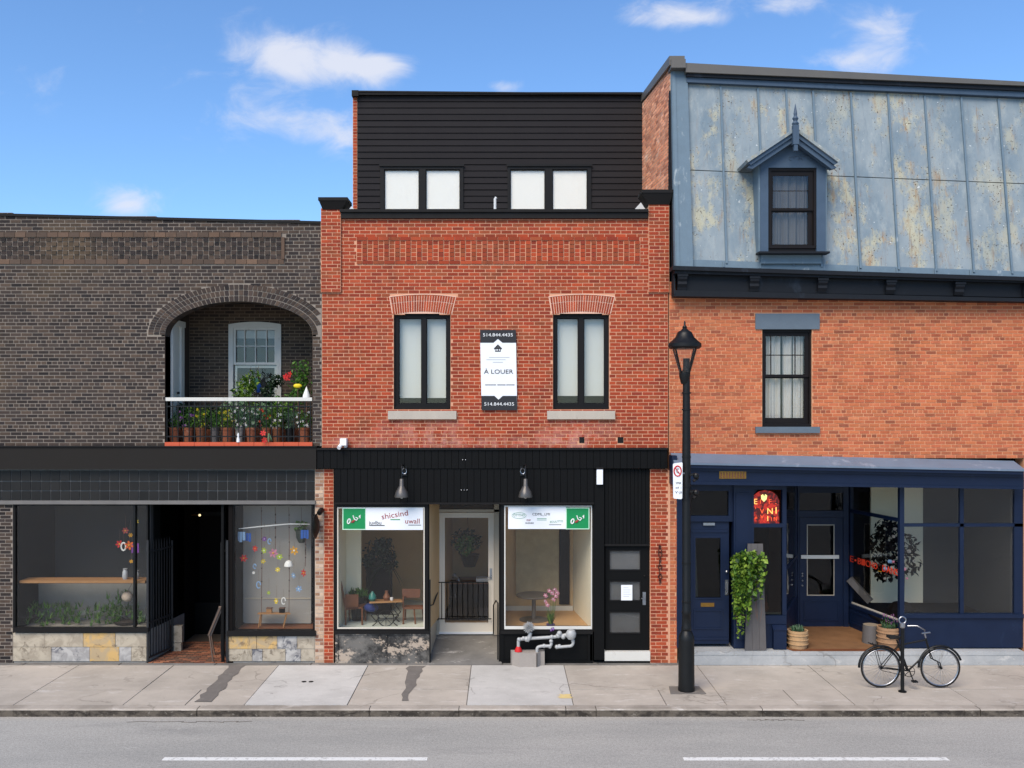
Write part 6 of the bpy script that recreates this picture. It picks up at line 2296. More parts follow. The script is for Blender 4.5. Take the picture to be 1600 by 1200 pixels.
def planter(px0, px1, pt, pb_, y, name, label, mat, flowers=None):
    x = X((px0 + px1) / 2, y)
    r = (X(px1, y) - X(px0, y)) / 2
    z0, z1 = SZ + .013, Z(pt, y)
    t = thing(name, label, 'plant pot', (x, y, z0))
    MB().lathe(x, y, [(r * .86, z0), (r * .96, z0 + (z1 - z0) * .3), (r * .93, z0 + (z1 - z0) * .55), (r * .97, z1 - .05), (r * 1.0, z1 - .045), (r, z1), (r * .88, z1), (r * .86, z1 - .04)], 32, wob=lambda th, z: .018 * math.sin(th * 16)).build('pot', mat, t, smooth=True)
    for k in (1, 2, 3):
        zc = z0 + (z1 - z0) * k / 4
        torus_pts = [(x + r * .985 * math.cos(6.283 * q / 28), y + r * .985 * math.sin(6.283 * q / 28), zc) for q in range(28)]
        MB().tube(torus_pts, .012, 5, closed=True).build('pot_band', mat, t)
    MB().lathe(x, y, [(r * .85, z1 - .05), (r * .85, z1 - .03)], 20).build('soil', M['soil'], t)
    m = MB()
    for k in range(7):
        a = 6.283 * k / 7
        tuft(m, (x + r * .45 * math.cos(a), y + r * .45 * math.sin(a), z1 - .03), 26, .15, .011, .9, bend=.3)
    m.build('foliage', M['leaf_grey'], t, kind='stuff')
    if flowers:
        m = MB()
        for _ in range(14):
            px_2, py_2 = x + rnd.uniform(-.6, .6) * r, y + rnd.uniform(-.6, .6) * r
            h = rnd.uniform(.1, .26)
            m.tube([(px_2, py_2, z1), (px_2 + rnd.uniform(-.04, .06), py_2, z1 + h)], .003, 3, 1)
            for q in range(3):
                m.ball((px_2 + rnd.uniform(-.03, .05), py_2, z1 + h - q * .02), .012, 0, 5)
        m.build('flower', [plain('mauve', (134, 84, 124), .7), M['leaf']], t, kind='stuff')


basket = plain('woven straw pot', (176, 142, 104), .85, 0, .2, .25, 12, .3, streak=True)
planter(1230.5, 1262, 984, 1017, .12, 'plant_pot', 'straw coloured ribbed pot of grey green plants beside the blue box', basket)
planter(1371, 1406, 979, 1010, .22, 'plant_pot', 'ribbed clay pot with mauve flowers behind the bicycle wheel', plain('pale clay pot', (156, 122, 92), .85, 0, .2, .25, 12, .3), True)
x, y = X(1361, .5), .5
t = thing('log_stump', 'weathered grey tree stump between the doorway and clay pot', 'stump', (x, y, SZ))
MB().lathe(x, y, [(.175, SZ + .013), (.165, SZ + .15), (.16, SZ + .3), (.155, Z(976, y))], 22, wob=lambda th, z: .03 * math.sin(th * 3 + 1) + .015 * math.sin(th * 11)).build('trunk', M['wood_grey'], t, smooth=True)
MB().lathe(x, y, [(.145, Z(976, y) - .01), (.145, Z(976, y) + .004)], 22).build('cut_face', plain('cut wood', (132, 118, 100), .8, scale=20, var=.3), t)
bb_ = thing('blue_box', 'small navy blue box with a sloping top on the step', 'box', (X(1218, .0), .0, SZ))
y0 = -.05
m = MB().hexa([(X(1209, y0), y0, SZ + .013), (X(1229, y0), y0, SZ + .013), (X(1229, y0), .07, SZ + .013), (X(1209, y0), .07, SZ + .013),
               (X(1209, y0), y0, Z(984, y0)), (X(1229, y0), y0, Z(984, y0)), (X(1229, y0), .07, Z(977, y0)), (X(1209, y0), .07, Z(977, y0))])
m.build('body', M['navy'], bb_)
m = MB().hexa([(X(1208, y0), y0 - .015, Z(985, y0)), (X(1230, y0), y0 - .015, Z(985, y0)), (X(1230, y0), .07, Z(978, y0)), (X(1208, y0), .07, Z(978, y0)),
               (X(1208, y0), y0 - .015, Z(983.5, y0)), (X(1230, y0), y0 - .015, Z(983.5, y0)), (X(1230, y0), .07, Z(976, y0)), (X(1208, y0), .07, Z(976, y0))])
m.build('lid', M['navy'], bb_)
for k in range(2):
    pass
bd_ = thing('timber_board', 'tall grey weathered board standing behind the trailing ivy', 'board', (X(1180, -.05), -.05, SZ))
yb = -.05
for (a, b, c, d_) in ((1169, 1174, 1163, 1174), (1174.3, 1184, 1174.3, 1185.5), (1184.3, 1192.5, 1185.8, 1196)):
    MB().hexa([(X(c, yb), yb - .06, SZ + .013), (X(d_, yb), yb - .06, SZ + .013), (X(d_, yb), yb - .02, SZ + .013), (X(c, yb), yb - .02, SZ + .013),
               (X(a, yb), yb + .02, Z(850, yb)), (X(b, yb), yb + .02, Z(850, yb)), (X(b, yb), yb + .06, Z(850, yb)), (X(a, yb), yb + .06, Z(850, yb))]).build('plank', M['wood_grey'], bd_)
iv = thing('trailing_ivy', 'lush bright green ivy cascading in front of the grey board', 'plant', (X(1165, -.25), -.25, SZ))
m = MB()
yi = -.2
for k in range(30):
    px = rnd.uniform(1142, 1193)
    top = 860 + abs(px - 1166) ** 1.5 * .09 + rnd.uniform(-3, 6)
    ln = rnd.uniform(50, 100) * (1 - .45 * max(0, (px - 1172) / 20))
    if 1150 < px < 1172:
        ln += rnd.uniform(0, 48)
    dx, dep = 0, rnd.uniform(-.22, .10)
    n = int(ln / 2.5)
    for q in range(n):
        t_ = q / n
        dx += rnd.uniform(-.7, .7)
        py = top + ln * t_
        w = 6 * (1 - t_) + 1.5
        for _ in range(2 if t_ < .55 else 1):
            m.leaf((X(px + dx * .4 + rnd.uniform(-w, w) * .6, yi), yi - .05 + dep * (1 - t_ * .5) + rnd.uniform(-.05, .05), Z(py + rnd.uniform(-2, 2), yi)), rnd.uniform(.034, .058), 0, .78)
m.build('foliage', M['leaf_bright'], iv, kind='stuff')
m = MB()
for k in range(14):
    px = rnd.uniform(1150, 1190)
    pts = [(X(px + rnd.uniform(-2, 2), yi), yi - .02, Z(870 + q * (rnd.uniform(18, 22)), yi)) for q in range(6)]
    m.tube(pts, .004, 4)
m.build('stem', M['cord'], iv)
m = MB().lathe(X(1166, yi), yi - .03, [(.13, Z(885, yi)), (.16, Z(868, yi)), (.16, Z(866, yi))], 12)
m.build('hanging_pot', M['wood_grey'], iv)
# little objects inside the navy shop
dt = thing('display_tree', 'black shrub-like display stand hung with pale baubles in the splayed window', 'display', (X(1398, 1.0), 1.1, gz0 - .1))
m = MB()
yt_ = 1.15
for (px, py, r) in ((1382, 826, .2), (1396, 830, .22), (1376, 850, .25), (1394, 860, .3), (1378, 880, .24), (1394, 888, .28), (1412, 850, .3), (1418, 880, .28), (1389, 840, .25), (1378, 896, .18)):
    blob_leaves(m, (X(px, yt_), yt_, Z(py, yt_)), r, 70, .07)
m.build('foliage', M['very_dark'], dt, kind='stuff')
m = MB()
for _ in range(24):
    m.ball((X(rnd.uniform(1372, 1418), yt_), yt_ - .36 + rnd.uniform(0, .1), Z(rnd.uniform(822, 900), yt_)), rnd.uniform(.02, .05), rnd.choice((0, 0, 0, 0, 0, 1, 2)), 7)
m.build('bauble', [M['backdrop_grey'], M['pink'], M['sky_blue']], dt, kind='stuff')
MB().tube([(X(1410, yt_), yt_, gz0 - .1), (X(1412, yt_), yt_, Z(880, yt_))], .03, 8).build('stem', M['wood_grey'], dt)
MB().lathe(X(1408, yt_), yt_, [(.3, gz0 - .1), (.28, gz0 - .0), (.16, gz0 + .12), (.05, gz0 + .15)], 14).build('base', M['very_dark'], dt)
gt = thing('guitar_ornament', 'small orange guitar shaped ornament low in the narrow navy window', 'ornament', (X(1200, .4), .4, Z(960, .4)))
m = MB().ball((X(1197, .4), .4, Z(951, .4)), .07, sq=(.8, .3, 1)).ball((X(1197, .4), .4, Z(944, .4)), .05, sq=(.8, .3, 1))
m.tube([(X(1197, .4), .4, Z(942, .4)), (X(1198, .4), .4, Z(930, .4))], .01, 5)
m.build('body', M['orange'], gt, smooth=True)

# ------------------------------------------------------------------ gas pipes under the right shop window
gp_ = thing('gas_pipework', 'grey painted gas pipes running along the black bulkhead', 'pipes', (X(850), -.2, 0))
py_ = -.16
def pt(a, b, dy=0): return (X(a, py_), py_ + dy, Z(b, py_))
def pipe(pts, r, nm='pipe'):
    # rounded corners
    out = [Vector(pts[0])]
    for i in range(1, len(pts) - 1):
        p, a, b = Vector(pts[i]), Vector(pts[i - 1]), Vector(pts[i + 1])
        for d in ((a - p), (b - p)):
            pass
        rr = min(.04, (a - p).length * .45, (b - p).length * .45)
        A, B = p + (a - p).normalized() * rr, p + (b - p).normalized() * rr
        for q in range(4):
            t = q / 3
            out.append(A.lerp(p, t).lerp(p.lerp(B, t), t))
    out.append(Vector(pts[-1]))
    return MB().tube(out, r, 10).build(nm, M['pipe'], gp_, smooth=True)


pipe([pt(810, 1018), pt(810, 999), pt(822, 998), pt(864, 995.5), pt(896, 990)], .032)
pipe([pt(839, 1018, -.02), pt(839, 1011, -.02), pt(846, 1009, -.02), pt(861, 1009, -.02), pt(861.5, 1002, -.0)], .030)
pipe([pt(868, 1011, -.02), pt(893, 1009, -.02), pt(896, 1004, -.02), pt(894, 998, -.02)], .030)
for (a, b, r_) in ((850, 1009, .042), (859, 1010, .04), (870, 1010.5, .042), (874, 1009, .036), (861, 1001.5, .04), (811, 999, .042), (818, 997, .038), (862, 995, .042), (872, 993, .05), (880, 995, .045), (886, 992.5, .04), (895, 1001, .038)):
    p = pt(a, b, -.01)
    MB().ball(p, r_, n=10).build('pipe_joint', M['pipe'], gp_, smooth=True)
m = MB().tube([pt(823, 1000, -.02), pt(827, 996, -.02), pt(829, 988, -.02)], [.05, .045, .03], 10)
m.ball(pt(823, 998, -.02), .055)
m.build('valve_body', M['pipe'], gp_, smooth=True)
m = MB()
c0 = Vector(pt(826, 979, -.05))
for k in range(90):
    a = k * 2.39996
    zq = 1 - 2 * (k + .5) / 90
    rq = math.sqrt(1 - zq * zq)
    d = Vector((rq * math.cos(a), rq * math.sin(a), zq))
    m.tube([c0 + d * .03, c0 + d * rnd.uniform(.09, .125)], .007, 4)
m.build('wire_guard', M['pipe'], gp_, kind='stuff')
m = MB().lathe(X(892, py_), py_ - .03, [(.06, Z(998, py_)), (.095, Z(994, py_)), (.10, Z(988, py_)), (.07, Z(984, py_)), (.03, Z(983, py_))], 16)
m.ball(pt(874, 989, -.02), .05)
m.build('regulator', M['pipe'], gp_, smooth=True)
MB().lathe(X(810, py_), py_, [(.075, .27), (.07, Z(1015, py_)), (.035, Z(1010, py_))], 12).build('red_collar', M['red'], gp_, smooth=True)
cbx = thing('concrete_block', 'low many-sided concrete block on the pavement under the gas pipes', 'block', (X(825), -.25, 0))
zt = Z(1019, -.2)
P = [(X(798, -.15), -.05), (X(800, -.2), -.16), (X(811, -.3), -.30), (X(838, -.3), -.30), (X(845, -.2), -.18), (X(851, -.15), -.16), (X(851, -.1), -.02)]
P2 = [(a, b + .02) for a, b in P]
n = len(P)
MB().add([(a, b, 0) for a, b in P] + [(a, b, zt) for a, b in P2], [tuple(range(n - 1, -1, -1)), tuple(range(n, 2 * n))] + [(i, (i + 1) % n, (i + 1) % n + n, i + n) for i in range(n)]).build('block', M['concrete_box'], cbx)
MB().box(X(838.5, -.3), X(839.5, -.3), -.304, -.29, 0, zt).build('joint', M['soil'], cbx)

# ------------------------------------------------------------------ furniture in the left shop window
def P3(px, py, y): return (X(px, y), y, Z(py, y))
fz = rz
def leg(m, a, b, y, r=.018):
    m.tube([P3(*a, y) if len(a) == 2 else a, P3(*b, y) if len(b) == 2 else b], r, 6)


c1 = thing('wooden_chair', 'brown wooden side chair at the left of the iron table', 'chair', (X(553, .7), .7, fz))
yA, yB_ = .5, .85
MB().hexa([P3(539, 905, yA), P3(559, 905, yA), P3(559, 905, yA + .03), P3(539, 905, yA + .03), P3(538, 929, yA)[:2] + (Z(905, yA) + .001,), P3(559, 929, yA)[:2] + (Z(905, yA) + .001,), P3(559, 929, yA + .03)[:2] + (Z(905, yA) + .001,), P3(538, 929, yA + .03)[:2] + (Z(905, yA) + .001,)])
MB().box(X(539, yA), X(560, yA), yA, yA + .03, Z(951, yA), Z(929, yA)).build('backrest', M['wood_brown'], c1)
st = MB().hexa([P3(539, 953, yA), P3(566, 951, yA), P3(572, 946, yB_), P3(545, 947, yB_), P3(539, 950, yA), P3(566, 948, yA), P3(572, 943, yB_), P3(545, 944, yB_)])
st.build('seat', M['wood_brown'], c1)
for a, yy in ((540, yA), (566, yA), (546, yB_), (571, yB_)):
    MB().tube([(X(a, yy), yy, Z(950, yy)), (X(a, yy), yy, fz)], .02, 6).build('leg', M['wood_brown'], c1)
MB().tube([(X(540, yA), yA + .015, Z(952, yA)), (X(534, yA), yA + .015, Z(918, yA)), (X(528.5, yA), yA + .015, Z(895, yA))], .022, 6).build('post', M['wood_brown'], c1)
c2 = thing('wooden_armchair', 'brown wooden armchair at the right of the iron table', 'chair', (X(645, .8), .8, fz))
y = .8
MB().hexa([P3(629, 934, .95), P3(656, 934, .95), P3(656, 934, 1.0), P3(629, 934, 1.0), P3(628, 920, .98), P3(657, 920, .98), P3(657, 920, 1.03), P3(628, 920, 1.03)]).build('backrest', M['wood_brown'], c2)
MB().hexa([P3(630, 952, .55), P3(661, 952, .55), P3(661, 948, .95), P3(634, 948, .95), P3(630, 949, .55), P3(661, 949, .55), P3(661, 945, .95), P3(634, 945, .95)]).build('seat', M['wood_brown'], c2)
for a, yy in ((631, .58), (647, .58), (634, .95), (660, .95)):
    MB().tube([(X(a, yy), yy, Z(950, yy)), (X(a + (2 if a > 640 else -1), yy), yy, fz)], .018, 6).build('leg', M['wood_brown'], c2)
MB().tube([(X(630, .55), .55, Z(950, .55)), (X(630, .55), .55, Z(934, .55)), (X(633, .95), .95, Z(932, .95))], .018, 6).build('arm', M['wood_brown'], c2)
tb = thing('iron_table', 'small table on a scrolled iron treadle base in the left shop window', 'table', (X(606, .6), .6, fz))
y = .6
MB().hexa([P3(577, 943, .4), P3(629, 941, .4), P3(626, 938, .8), P3(582, 939, .8), P3(577, 940.5, .4), P3(629, 938.5, .4), P3(626, 935.5, .8), P3(582, 936.5, .8)]).build('tabletop', M['wood'], tb)
m = MB()
y = .42
cxw, czw = X(603, y), Z(966, y)
torus(m, (cxw, y, czw), .16, .011, 20, 5)
for k in range(8):
    a = 6.283 * k / 8
    m.tube([(cxw, y, czw), (cxw + .155 * math.cos(a), y, czw + .155 * math.sin(a))], .006, 4)
m.build('wheel', M['black_iron'], tb)
for s_, c_ in ((-1, 583), (1, 620)):
    pts = [P3(c_, 942, y), P3(c_ - s_ * 5, 952, y), P3(c_ + s_ * 3, 962, y), P3(c_ - s_ * 6, 972, y), P3(c_ + s_ * 2, 979, y)]
    MB().tube(pts, .013, 6).build('leg', M['black_iron'], tb)
    pts = [(p[0], .78, p[2]) for p in pts]
    MB().tube(pts, .013, 6).build('leg', M['black_iron'], tb)
MB().tube([P3(583, 960, y), P3(620, 960, y)], .01, 5).build('stretcher', M['black_iron'], tb)
cj = thing('clay_jug', 'small brown jug on the iron table', 'jug', P3(606, 938, .55))
MB().lathe(X(604, .55), .55, [(.05, Z(938, .55)), (.075, Z(933, .55)), (.05, Z(929, .55)), (.03, Z(926, .55)), (.035, Z(923, .55))], 14).build('body', M['wood_brown'], cj, smooth=True)
wc = thing('white_cup', 'little white cup on the right end of the iron table', 'cup', P3(612, 937, .5))
MB().lathe(X(612, .5), .5, [(.02, Z(939, .5)), (.03, Z(937, .5)), (.034, Z(933.5, .5))], 12).build('body', M['white'], wc, smooth=True)
wc = thing('turquoise_pot', 'round turquoise pot at the left end of the iron table', 'pot', P3(583, 940, .55))
MB().lathe(X(582, .5), .5, [(.04, Z(940, .5)), (.08, Z(935, .5)), (.07, Z(930, .5)), (.03, Z(926, .5)), (.02, Z(924, .5))], 14).build('body', plain('turquoise glaze', (34, 110, 100), .3), wc, smooth=True)
bl = thing('blue_cushion', 'deep blue cushion slumped beside the wooden side chair', 'cushion', P3(581, 955, .62))
MB().ball(P3(580, 949, .62), .15, n=14, sq=(1, .7, .62)).build('body', plain('royal blue cloth', (30, 48, 110), .8), bl, smooth=True)
pp = thing('leafy_pot_plant', 'bushy green pot plant behind the wooden side chair', 'plant', P3(556, 975, .95))
m = MB()
for _ in range(46):
    tuft(m, (X(rnd.uniform(546, 572), .95), .95 + rnd.uniform(-.1, .1), Z(930 + rnd.uniform(-3, 5), .95)), 3, .2, .022, .8)
m.build('foliage', M['leaf'], pp, kind='stuff')
MB().lathe(X(559, .95), .95, [(.12, fz), (.17, Z(932, .95))], 14).build('pot', M['black_iron'], pp)
cb = thing('dark_cabinet', 'low black cabinet against the back of the left shop window', 'cabinet', P3(590, 975, 1.6))
MB().box(X(572, 1.5), X(609, 1.5), 1.5, 1.95, fz, Z(890, 1.5)).build('body', M['very_dark'], cb)
MB().box(X(571, 1.5), X(610, 1.5), 1.48, 1.96, Z(890, 1.5), Z(887, 1.5)).build('top', M['black_paint'], cb)
bpn = thing('dark_house_plant', 'big dark leafy house plant spreading over the black cabinet', 'plant', P3(590, 888, 1.6))
m = MB()
for (px, py, r) in ((588, 868, .32), (600, 862, .28), (580, 880, .22), (606, 880, .22), (596, 855, .2)):
    blob_leaves(m, (X(px, 1.6), 1.65, Z(py, 1.6)), r, 130, .06)
for k in range(10):
    blade(m, P3(602, 880, 1.45), (rnd.uniform(-.2, .5), -.2, -.2 + rnd.uniform(0, .8)), .5, .02, bend=.9)
m.build('foliage', M['leaf_dark'], bpn, kind='stuff')
MB().lathe(X(590, 1.62), 1.65, [(.14, Z(887, 1.5) + .01), (.18, Z(876, 1.5))], 12).build('pot', M['black_iron'], bpn)
# things seen through the door
hg = thing('hanging_plant', 'dark potted plant hanging inside the glass door', 'plant', P3(725, 870, 2.3))
m = MB()
blob_leaves(m, (X(728, 2.2), 2.2, Z(845, 2.2)), .34, 240, .06, sq=(1, .7, .8))
m.build('foliage', M['leaf_dark'], hg, kind='stuff')
m = MB()
blob_leaves(m, (X(728, 2.1), 1.95, Z(850, 2.1)), .22, 130, .06)
m.build('young_leaves', M['leaf'], hg, kind='stuff')
MB().lathe(X(734, 2.2), 2.2, [(.12, Z(885, 2.2)), (.22, Z(866, 2.2))], 14).build('pot', M['black_iron'], hg)
MB().tube([P3(734, 866, 2.2), P3(730, 800, 2.2)], .01, 5).build('hanger', M['cord'], hg)
rc = thing('reception_desk', 'dark counter behind the glass door with papers on top', 'counter', P3(730, 960, 2.6))
MB().box(X(700, 2.5), X(768, 2.5), 2.5, 3.1, ez, Z(912, 2.5)).build('body', M['very_dark'], rc)
MB().box(X(698, 2.5), X(770, 2.5), 2.45, 3.12, Z(912, 2.5), Z(909, 2.5)).build('top', M['wood_brown'], rc)
pt2 = thing('paper_stack', 'white papers lying on the dark counter behind the door', 'papers', P3(752, 909, 2.6))
MB().box(X(744, 2.5), X(764, 2.5), 2.5, 2.8, Z(909, 2.5), Z(904, 2.5)).build('sheets', M['paper'], pt2)
pt2 = thing('desk_lamp', 'small chrome lamp on the left of the dark counter', 'lamp', P3(716, 909, 2.6))
m = MB().tube([P3(717, 909, 2.6), P3(716, 903, 2.6), P3(710, 899, 2.6)], .015, 6).ball(P3(710, 899, 2.6), .05).ball(P3(717, 907, 2.6), .05)
m.build('body', M['steel'], pt2, smooth=True)

# round table and orchid in the right window
rt = thing('round_table', 'round grey pedestal table in the right shop window', 'table', (X(833, .95), .95, fz))
tg = plain('grey laminate', (92, 86, 80), .5, scale=3)
x = X(834, .95)
MB().lathe(x, .95, [(.34, Z(932, .95)), (.36, Z(931, .95)), (.36, Z(929, .95))], 32).build('tabletop', tg, rt, smooth=True)
MB().lathe(x, .95, [(.30, fz), (.30, fz + .015), (.04, fz + .03)], 28).build('base', tg, rt, smooth=True)
MB().tube([(x, .95, fz + .01), (x, .95, Z(932, .95))], .045, 12).build('column', tg, rt, smooth=True)
oc = thing('pink_orchid', 'pink flowering plant with strappy green leaves on the window ledge', 'plant', P3(861, 980, -.12))
x, y = X(861), .16
z = rz
MB().lathe(x, y, [(.06, z), (.085, z + .09), (.09, z + .1)], 14).build('pot', plain('violet pot', (70, 48, 110), .4), oc)
m = MB()
tuft(m, (x, y, z + .06), 60, .34, .014, .45, bend=.25)
m.build('foliage', M['leaf_bright'], oc, kind='stuff')
m = MB()
fpos = []
for (a, b) in ((852, 929), (858, 922), (862, 925), (866, 920), (868, 930), (864, 935), (851, 938), (855, 944), (870, 925)):
    p = (X(a, y), y - .06, Z(b, y))
    m.tube([(x, y, z + .1), ((x + p[0]) / 2 + .02, y - .02, (z + p[2]) / 2), p], .004, 4)
    fpos.append(p)
m.build('stem', M['leaf'], oc)
for p in fpos:
    m = MB()
    flower(m, p, .045, 0, 5, 1)
    flower(m, (p[0] + .02, p[1] + .01, p[2] - .02), .035, 0, 5)
    m.build('flower', [M['pink'], M['white']], oc)
wt = thing('violet_flower', 'tiny violet flower head on the ledge below the pink plant', 'flower', (X(862), -.03, Z(986)))
m = MB()
for k in range(5):
    flower(m, (X(862 + rnd.uniform(-2, 2)), -.05, Z(982 + rnd.uniform(-2, 2))), .03, 0, 5, 1)
m.build('petals', [M['purple'], M['white']], wt)

# ------------------------------------------------------------------ left shop: hanging ornaments, bench, strings
yo = .34
def cord(px, a, b, label):
    t = thing('beaded_string', label, 'cord', P3(px, b, yo))
    MB().tube([P3(px, a, yo), P3(px + .8, (a + b) / 2, yo), P3(px, b, yo)], .0065, 5).build('strand', M['cord'], t)
    m = MB()
    for k in range(7):
        m.ball(P3(px + .4, a + 10 + (b - a - 20) * k / 7 + rnd.uniform(-4, 4), yo), .014, 0, 6)
    m.build('bead', M['soil'], t)


cord(408.5, 792, 962, 'long dark beaded cord hanging left of centre over the bench')
cord(430, 792, 858, 'short brown cord hanging in the middle of the grey backdrop')
cord(451.5, 792, 958, 'long brown beaded cord hanging nearest the window\'s right side')
cord(477, 840, 885, 'pale short cord hanging below the pot by the window edge')
stk = thing('driftwood_rod', 'pale peeled branch hung across the top of the window display', 'branch', P3(427, 822, yo))
MB().tube([P3(370, 826.5, yo - .03), P3(395, 824, yo - .03), P3(425, 821, yo - .03), P3(452, 818.8, yo - .03), P3(484, 819, yo - .03)], [.010, .012, .014, .012, .008], 7).build('rod', M['white'], stk, smooth=True)
bench = thing('little_bench', 'small pale wooden bench below the hanging ornaments', 'bench', P3(427, 975, .4))
MB().hexa([P3(402, 960, .28), P3(454, 960, .28), P3(452, 958, .46), P3(405, 958, .46), P3(402, 958.5, .28), P3(454, 958.5, .28), P3(452, 956.5, .46), P3(405, 956.5, .46)]).build('seat', M['wood'], bench)
for a, b, yy in ((407, 404, .29), (448, 443, .29), (409, 407, .45), (447, 443, .45)):
    MB().tube([P3(a, 960, yy), (X(b, yy), yy, Z(985, .1) + .01)], .014, 6).build('leg', M['wood'], bench)
for px, lab, mt in ((420, 'small pale box on the left part of the little bench', 'wood'), (440, 'small dark basket on the right part of the little bench', 'very_dark')):
    t = thing('trinket_box', lab, 'box', P3(px, 957, .38))
    MB().pb(px - 4, px + 4, 951.5, 957.4, .34, .42).build('body', M[mt], t)
    MB().pb(px - 4.4, px + 4.4, 950.2, 951.3, .33, .43).build('lid', M['cord'], t)

orn = [  # px, py, size px, colour, kind, label
    (376, 838, 7, 'sky_blue', 'card', 'pale blue patterned paper strips hanging at the far left of the backdrop'),
    (386, 839, 6, 'blue', 'card', 'bright blue paper square hanging below the white branch'),
    (399, 857, 5, 'red', 'flower', 'dark red paper flower above the pink bloom, to its left'),
    (381, 872, 6, 'red', 'flower', 'coral red paper bird low at the left edge of the window'),
    (427, 864, 7, 'pink', 'flower', 'large pink paper bloom in the centre of the display'),
    (437, 870, 5, 'lime', 'flower', 'lime and peach paper flower just right of the pink bloom'),
    (413, 860, 5, 'lime', 'flower', 'yellow green paper flower between the dark red and the pink one'),
    (411, 877, 4, 'yellow', 'flower', 'small yellow paper flower below the lime one'),
    (460, 860, 7, 'amber', 'flower', 'big amber paper rose at the upper right of the backdrop'),
    (451, 881, 7, 'white', 'dome', 'white dome shaped paper mushroom right of the centre'),
    (475, 895, 6, 'red', 'flower', 'bright red paper flower lowest at the right edge'),
    (459, 899, 5, 'sky_blue', 'flower', 'pale blue paper flower beside the bright red one'),
    (434, 890, 4, 'yellow', 'flower', 'small mustard paper flower beneath the pink bloom'),
    (404, 914, 5, 'sky_blue', 'ring', 'pale blue paper ring at lower left by the dark cord'),
    (432, 939, 5, 'yellow', 'flower', 'yellow paper star just above the little bench'),
    (443, 939, 5, 'white', 'ring', 'white paper crescent just above the bench, on its right'),
    (476, 834, 6, 'blue', 'card', 'bright blue tassel hanging against the potted plant'),
    (467, 920, 5, 'sky_blue', 'flower', 'washed blue paper flower low on the right side'),
    (413, 842, 4, 'purple', 'flower', 'violet paper blossom high up near the dark cord'),
    (420, 926, 3, 'lime', 'flower', 'tiny olive paper flower low between the two cords'),
    (421, 846, 4, 'sky_blue', 'ring', 'tiny pale blue paper ring high up in the middle'),
    (398, 885, 3.5, 'sky_blue', 'ring', 'tiny blue paper loop at the left below the lime flower'),
    (396, 895, 2.5, 'white', 'flower', 'tiny white paper flower left of the dark cord'),
]
for (px, py, s, c, k, lab) in orn:
    yq = yo - rnd.uniform(.03, .12)
    p = P3(px, py, yq)
    s = s / 78
    t = thing('paper_ornament', lab, 'ornament', (p[0], p[1], p[2] - s), 'paper ornaments hanging in the dark shop windows')
    m = MB()
    if k == 'flower':
        e = Euler((rnd.uniform(-.3, .3), rnd.uniform(0, 6.28), rnd.uniform(-.6, .6))).to_matrix()
        flower(m, p, s, 0, 6, 1, tilt=e)
        flower(m, (p[0], p[1] - .012, p[2]), s * .62, 0, 5, tilt=e)
        m.build('petals', [M[c], M['amber'] if c in ('red', 'pink', 'white') else M['white']], t)
    elif k == 'card':
        for q in range(3):
            a = p[0] - s + q * s * .72
            m.box(a, a + s * .6, p[1] - .004 * q, p[1] - .004 * q + .002, p[2] - s * rnd.uniform(.9, 1.3), p[2] + s)
        m.build('strips', M[c], t)
    elif k == 'dome':
        m.lathe(p[0], p[1], [(s, p[2] - s * .5), (s * .95, p[2]), (s * .6, p[2] + s * .6), (s * .1, p[2] + s * .8)], 14)
        m.build('cap', M[c], t, smooth=True)
    else:
        m.tube([(p[0] + s * .6 * math.cos(q / 10 * 5.4), p[1], p[2] + s * math.sin(q / 10 * 5.4)) for q in range(11)], .012, 5)
        m.build('loop', M[c], t)
    MB().tube([(p[0], p[1] + .003, p[2] + s * .8), (p[0] + .003, p[1] + .003, p[2] + rnd.uniform(.15, .35))], .0022, 3).build('thread', M['cord'], t)
hp = thing('hanging_plant', 'green plant in a dark pot hanging at the upper right of the display', 'plant', P3(470, 840, .4))
MB().lathe(X(471, .4), .42, [(.06, Z(848, .4)), (.11, Z(840, .4)), (.12, Z(828, .4))], 16).build('pot', plain('dark green pot', (34, 46, 40), .5), hp, smooth=True)
m = MB()
blob_leaves(m, (X(470, .4), .42, Z(823, .4)), .13, 60, .045)
m.build('foliage', M['leaf'], hp, kind='stuff')
MB().tube([P3(471, 828, .42), P3(471, 792, .42)], .004, 4).build('hanger', M['cord'], hp)
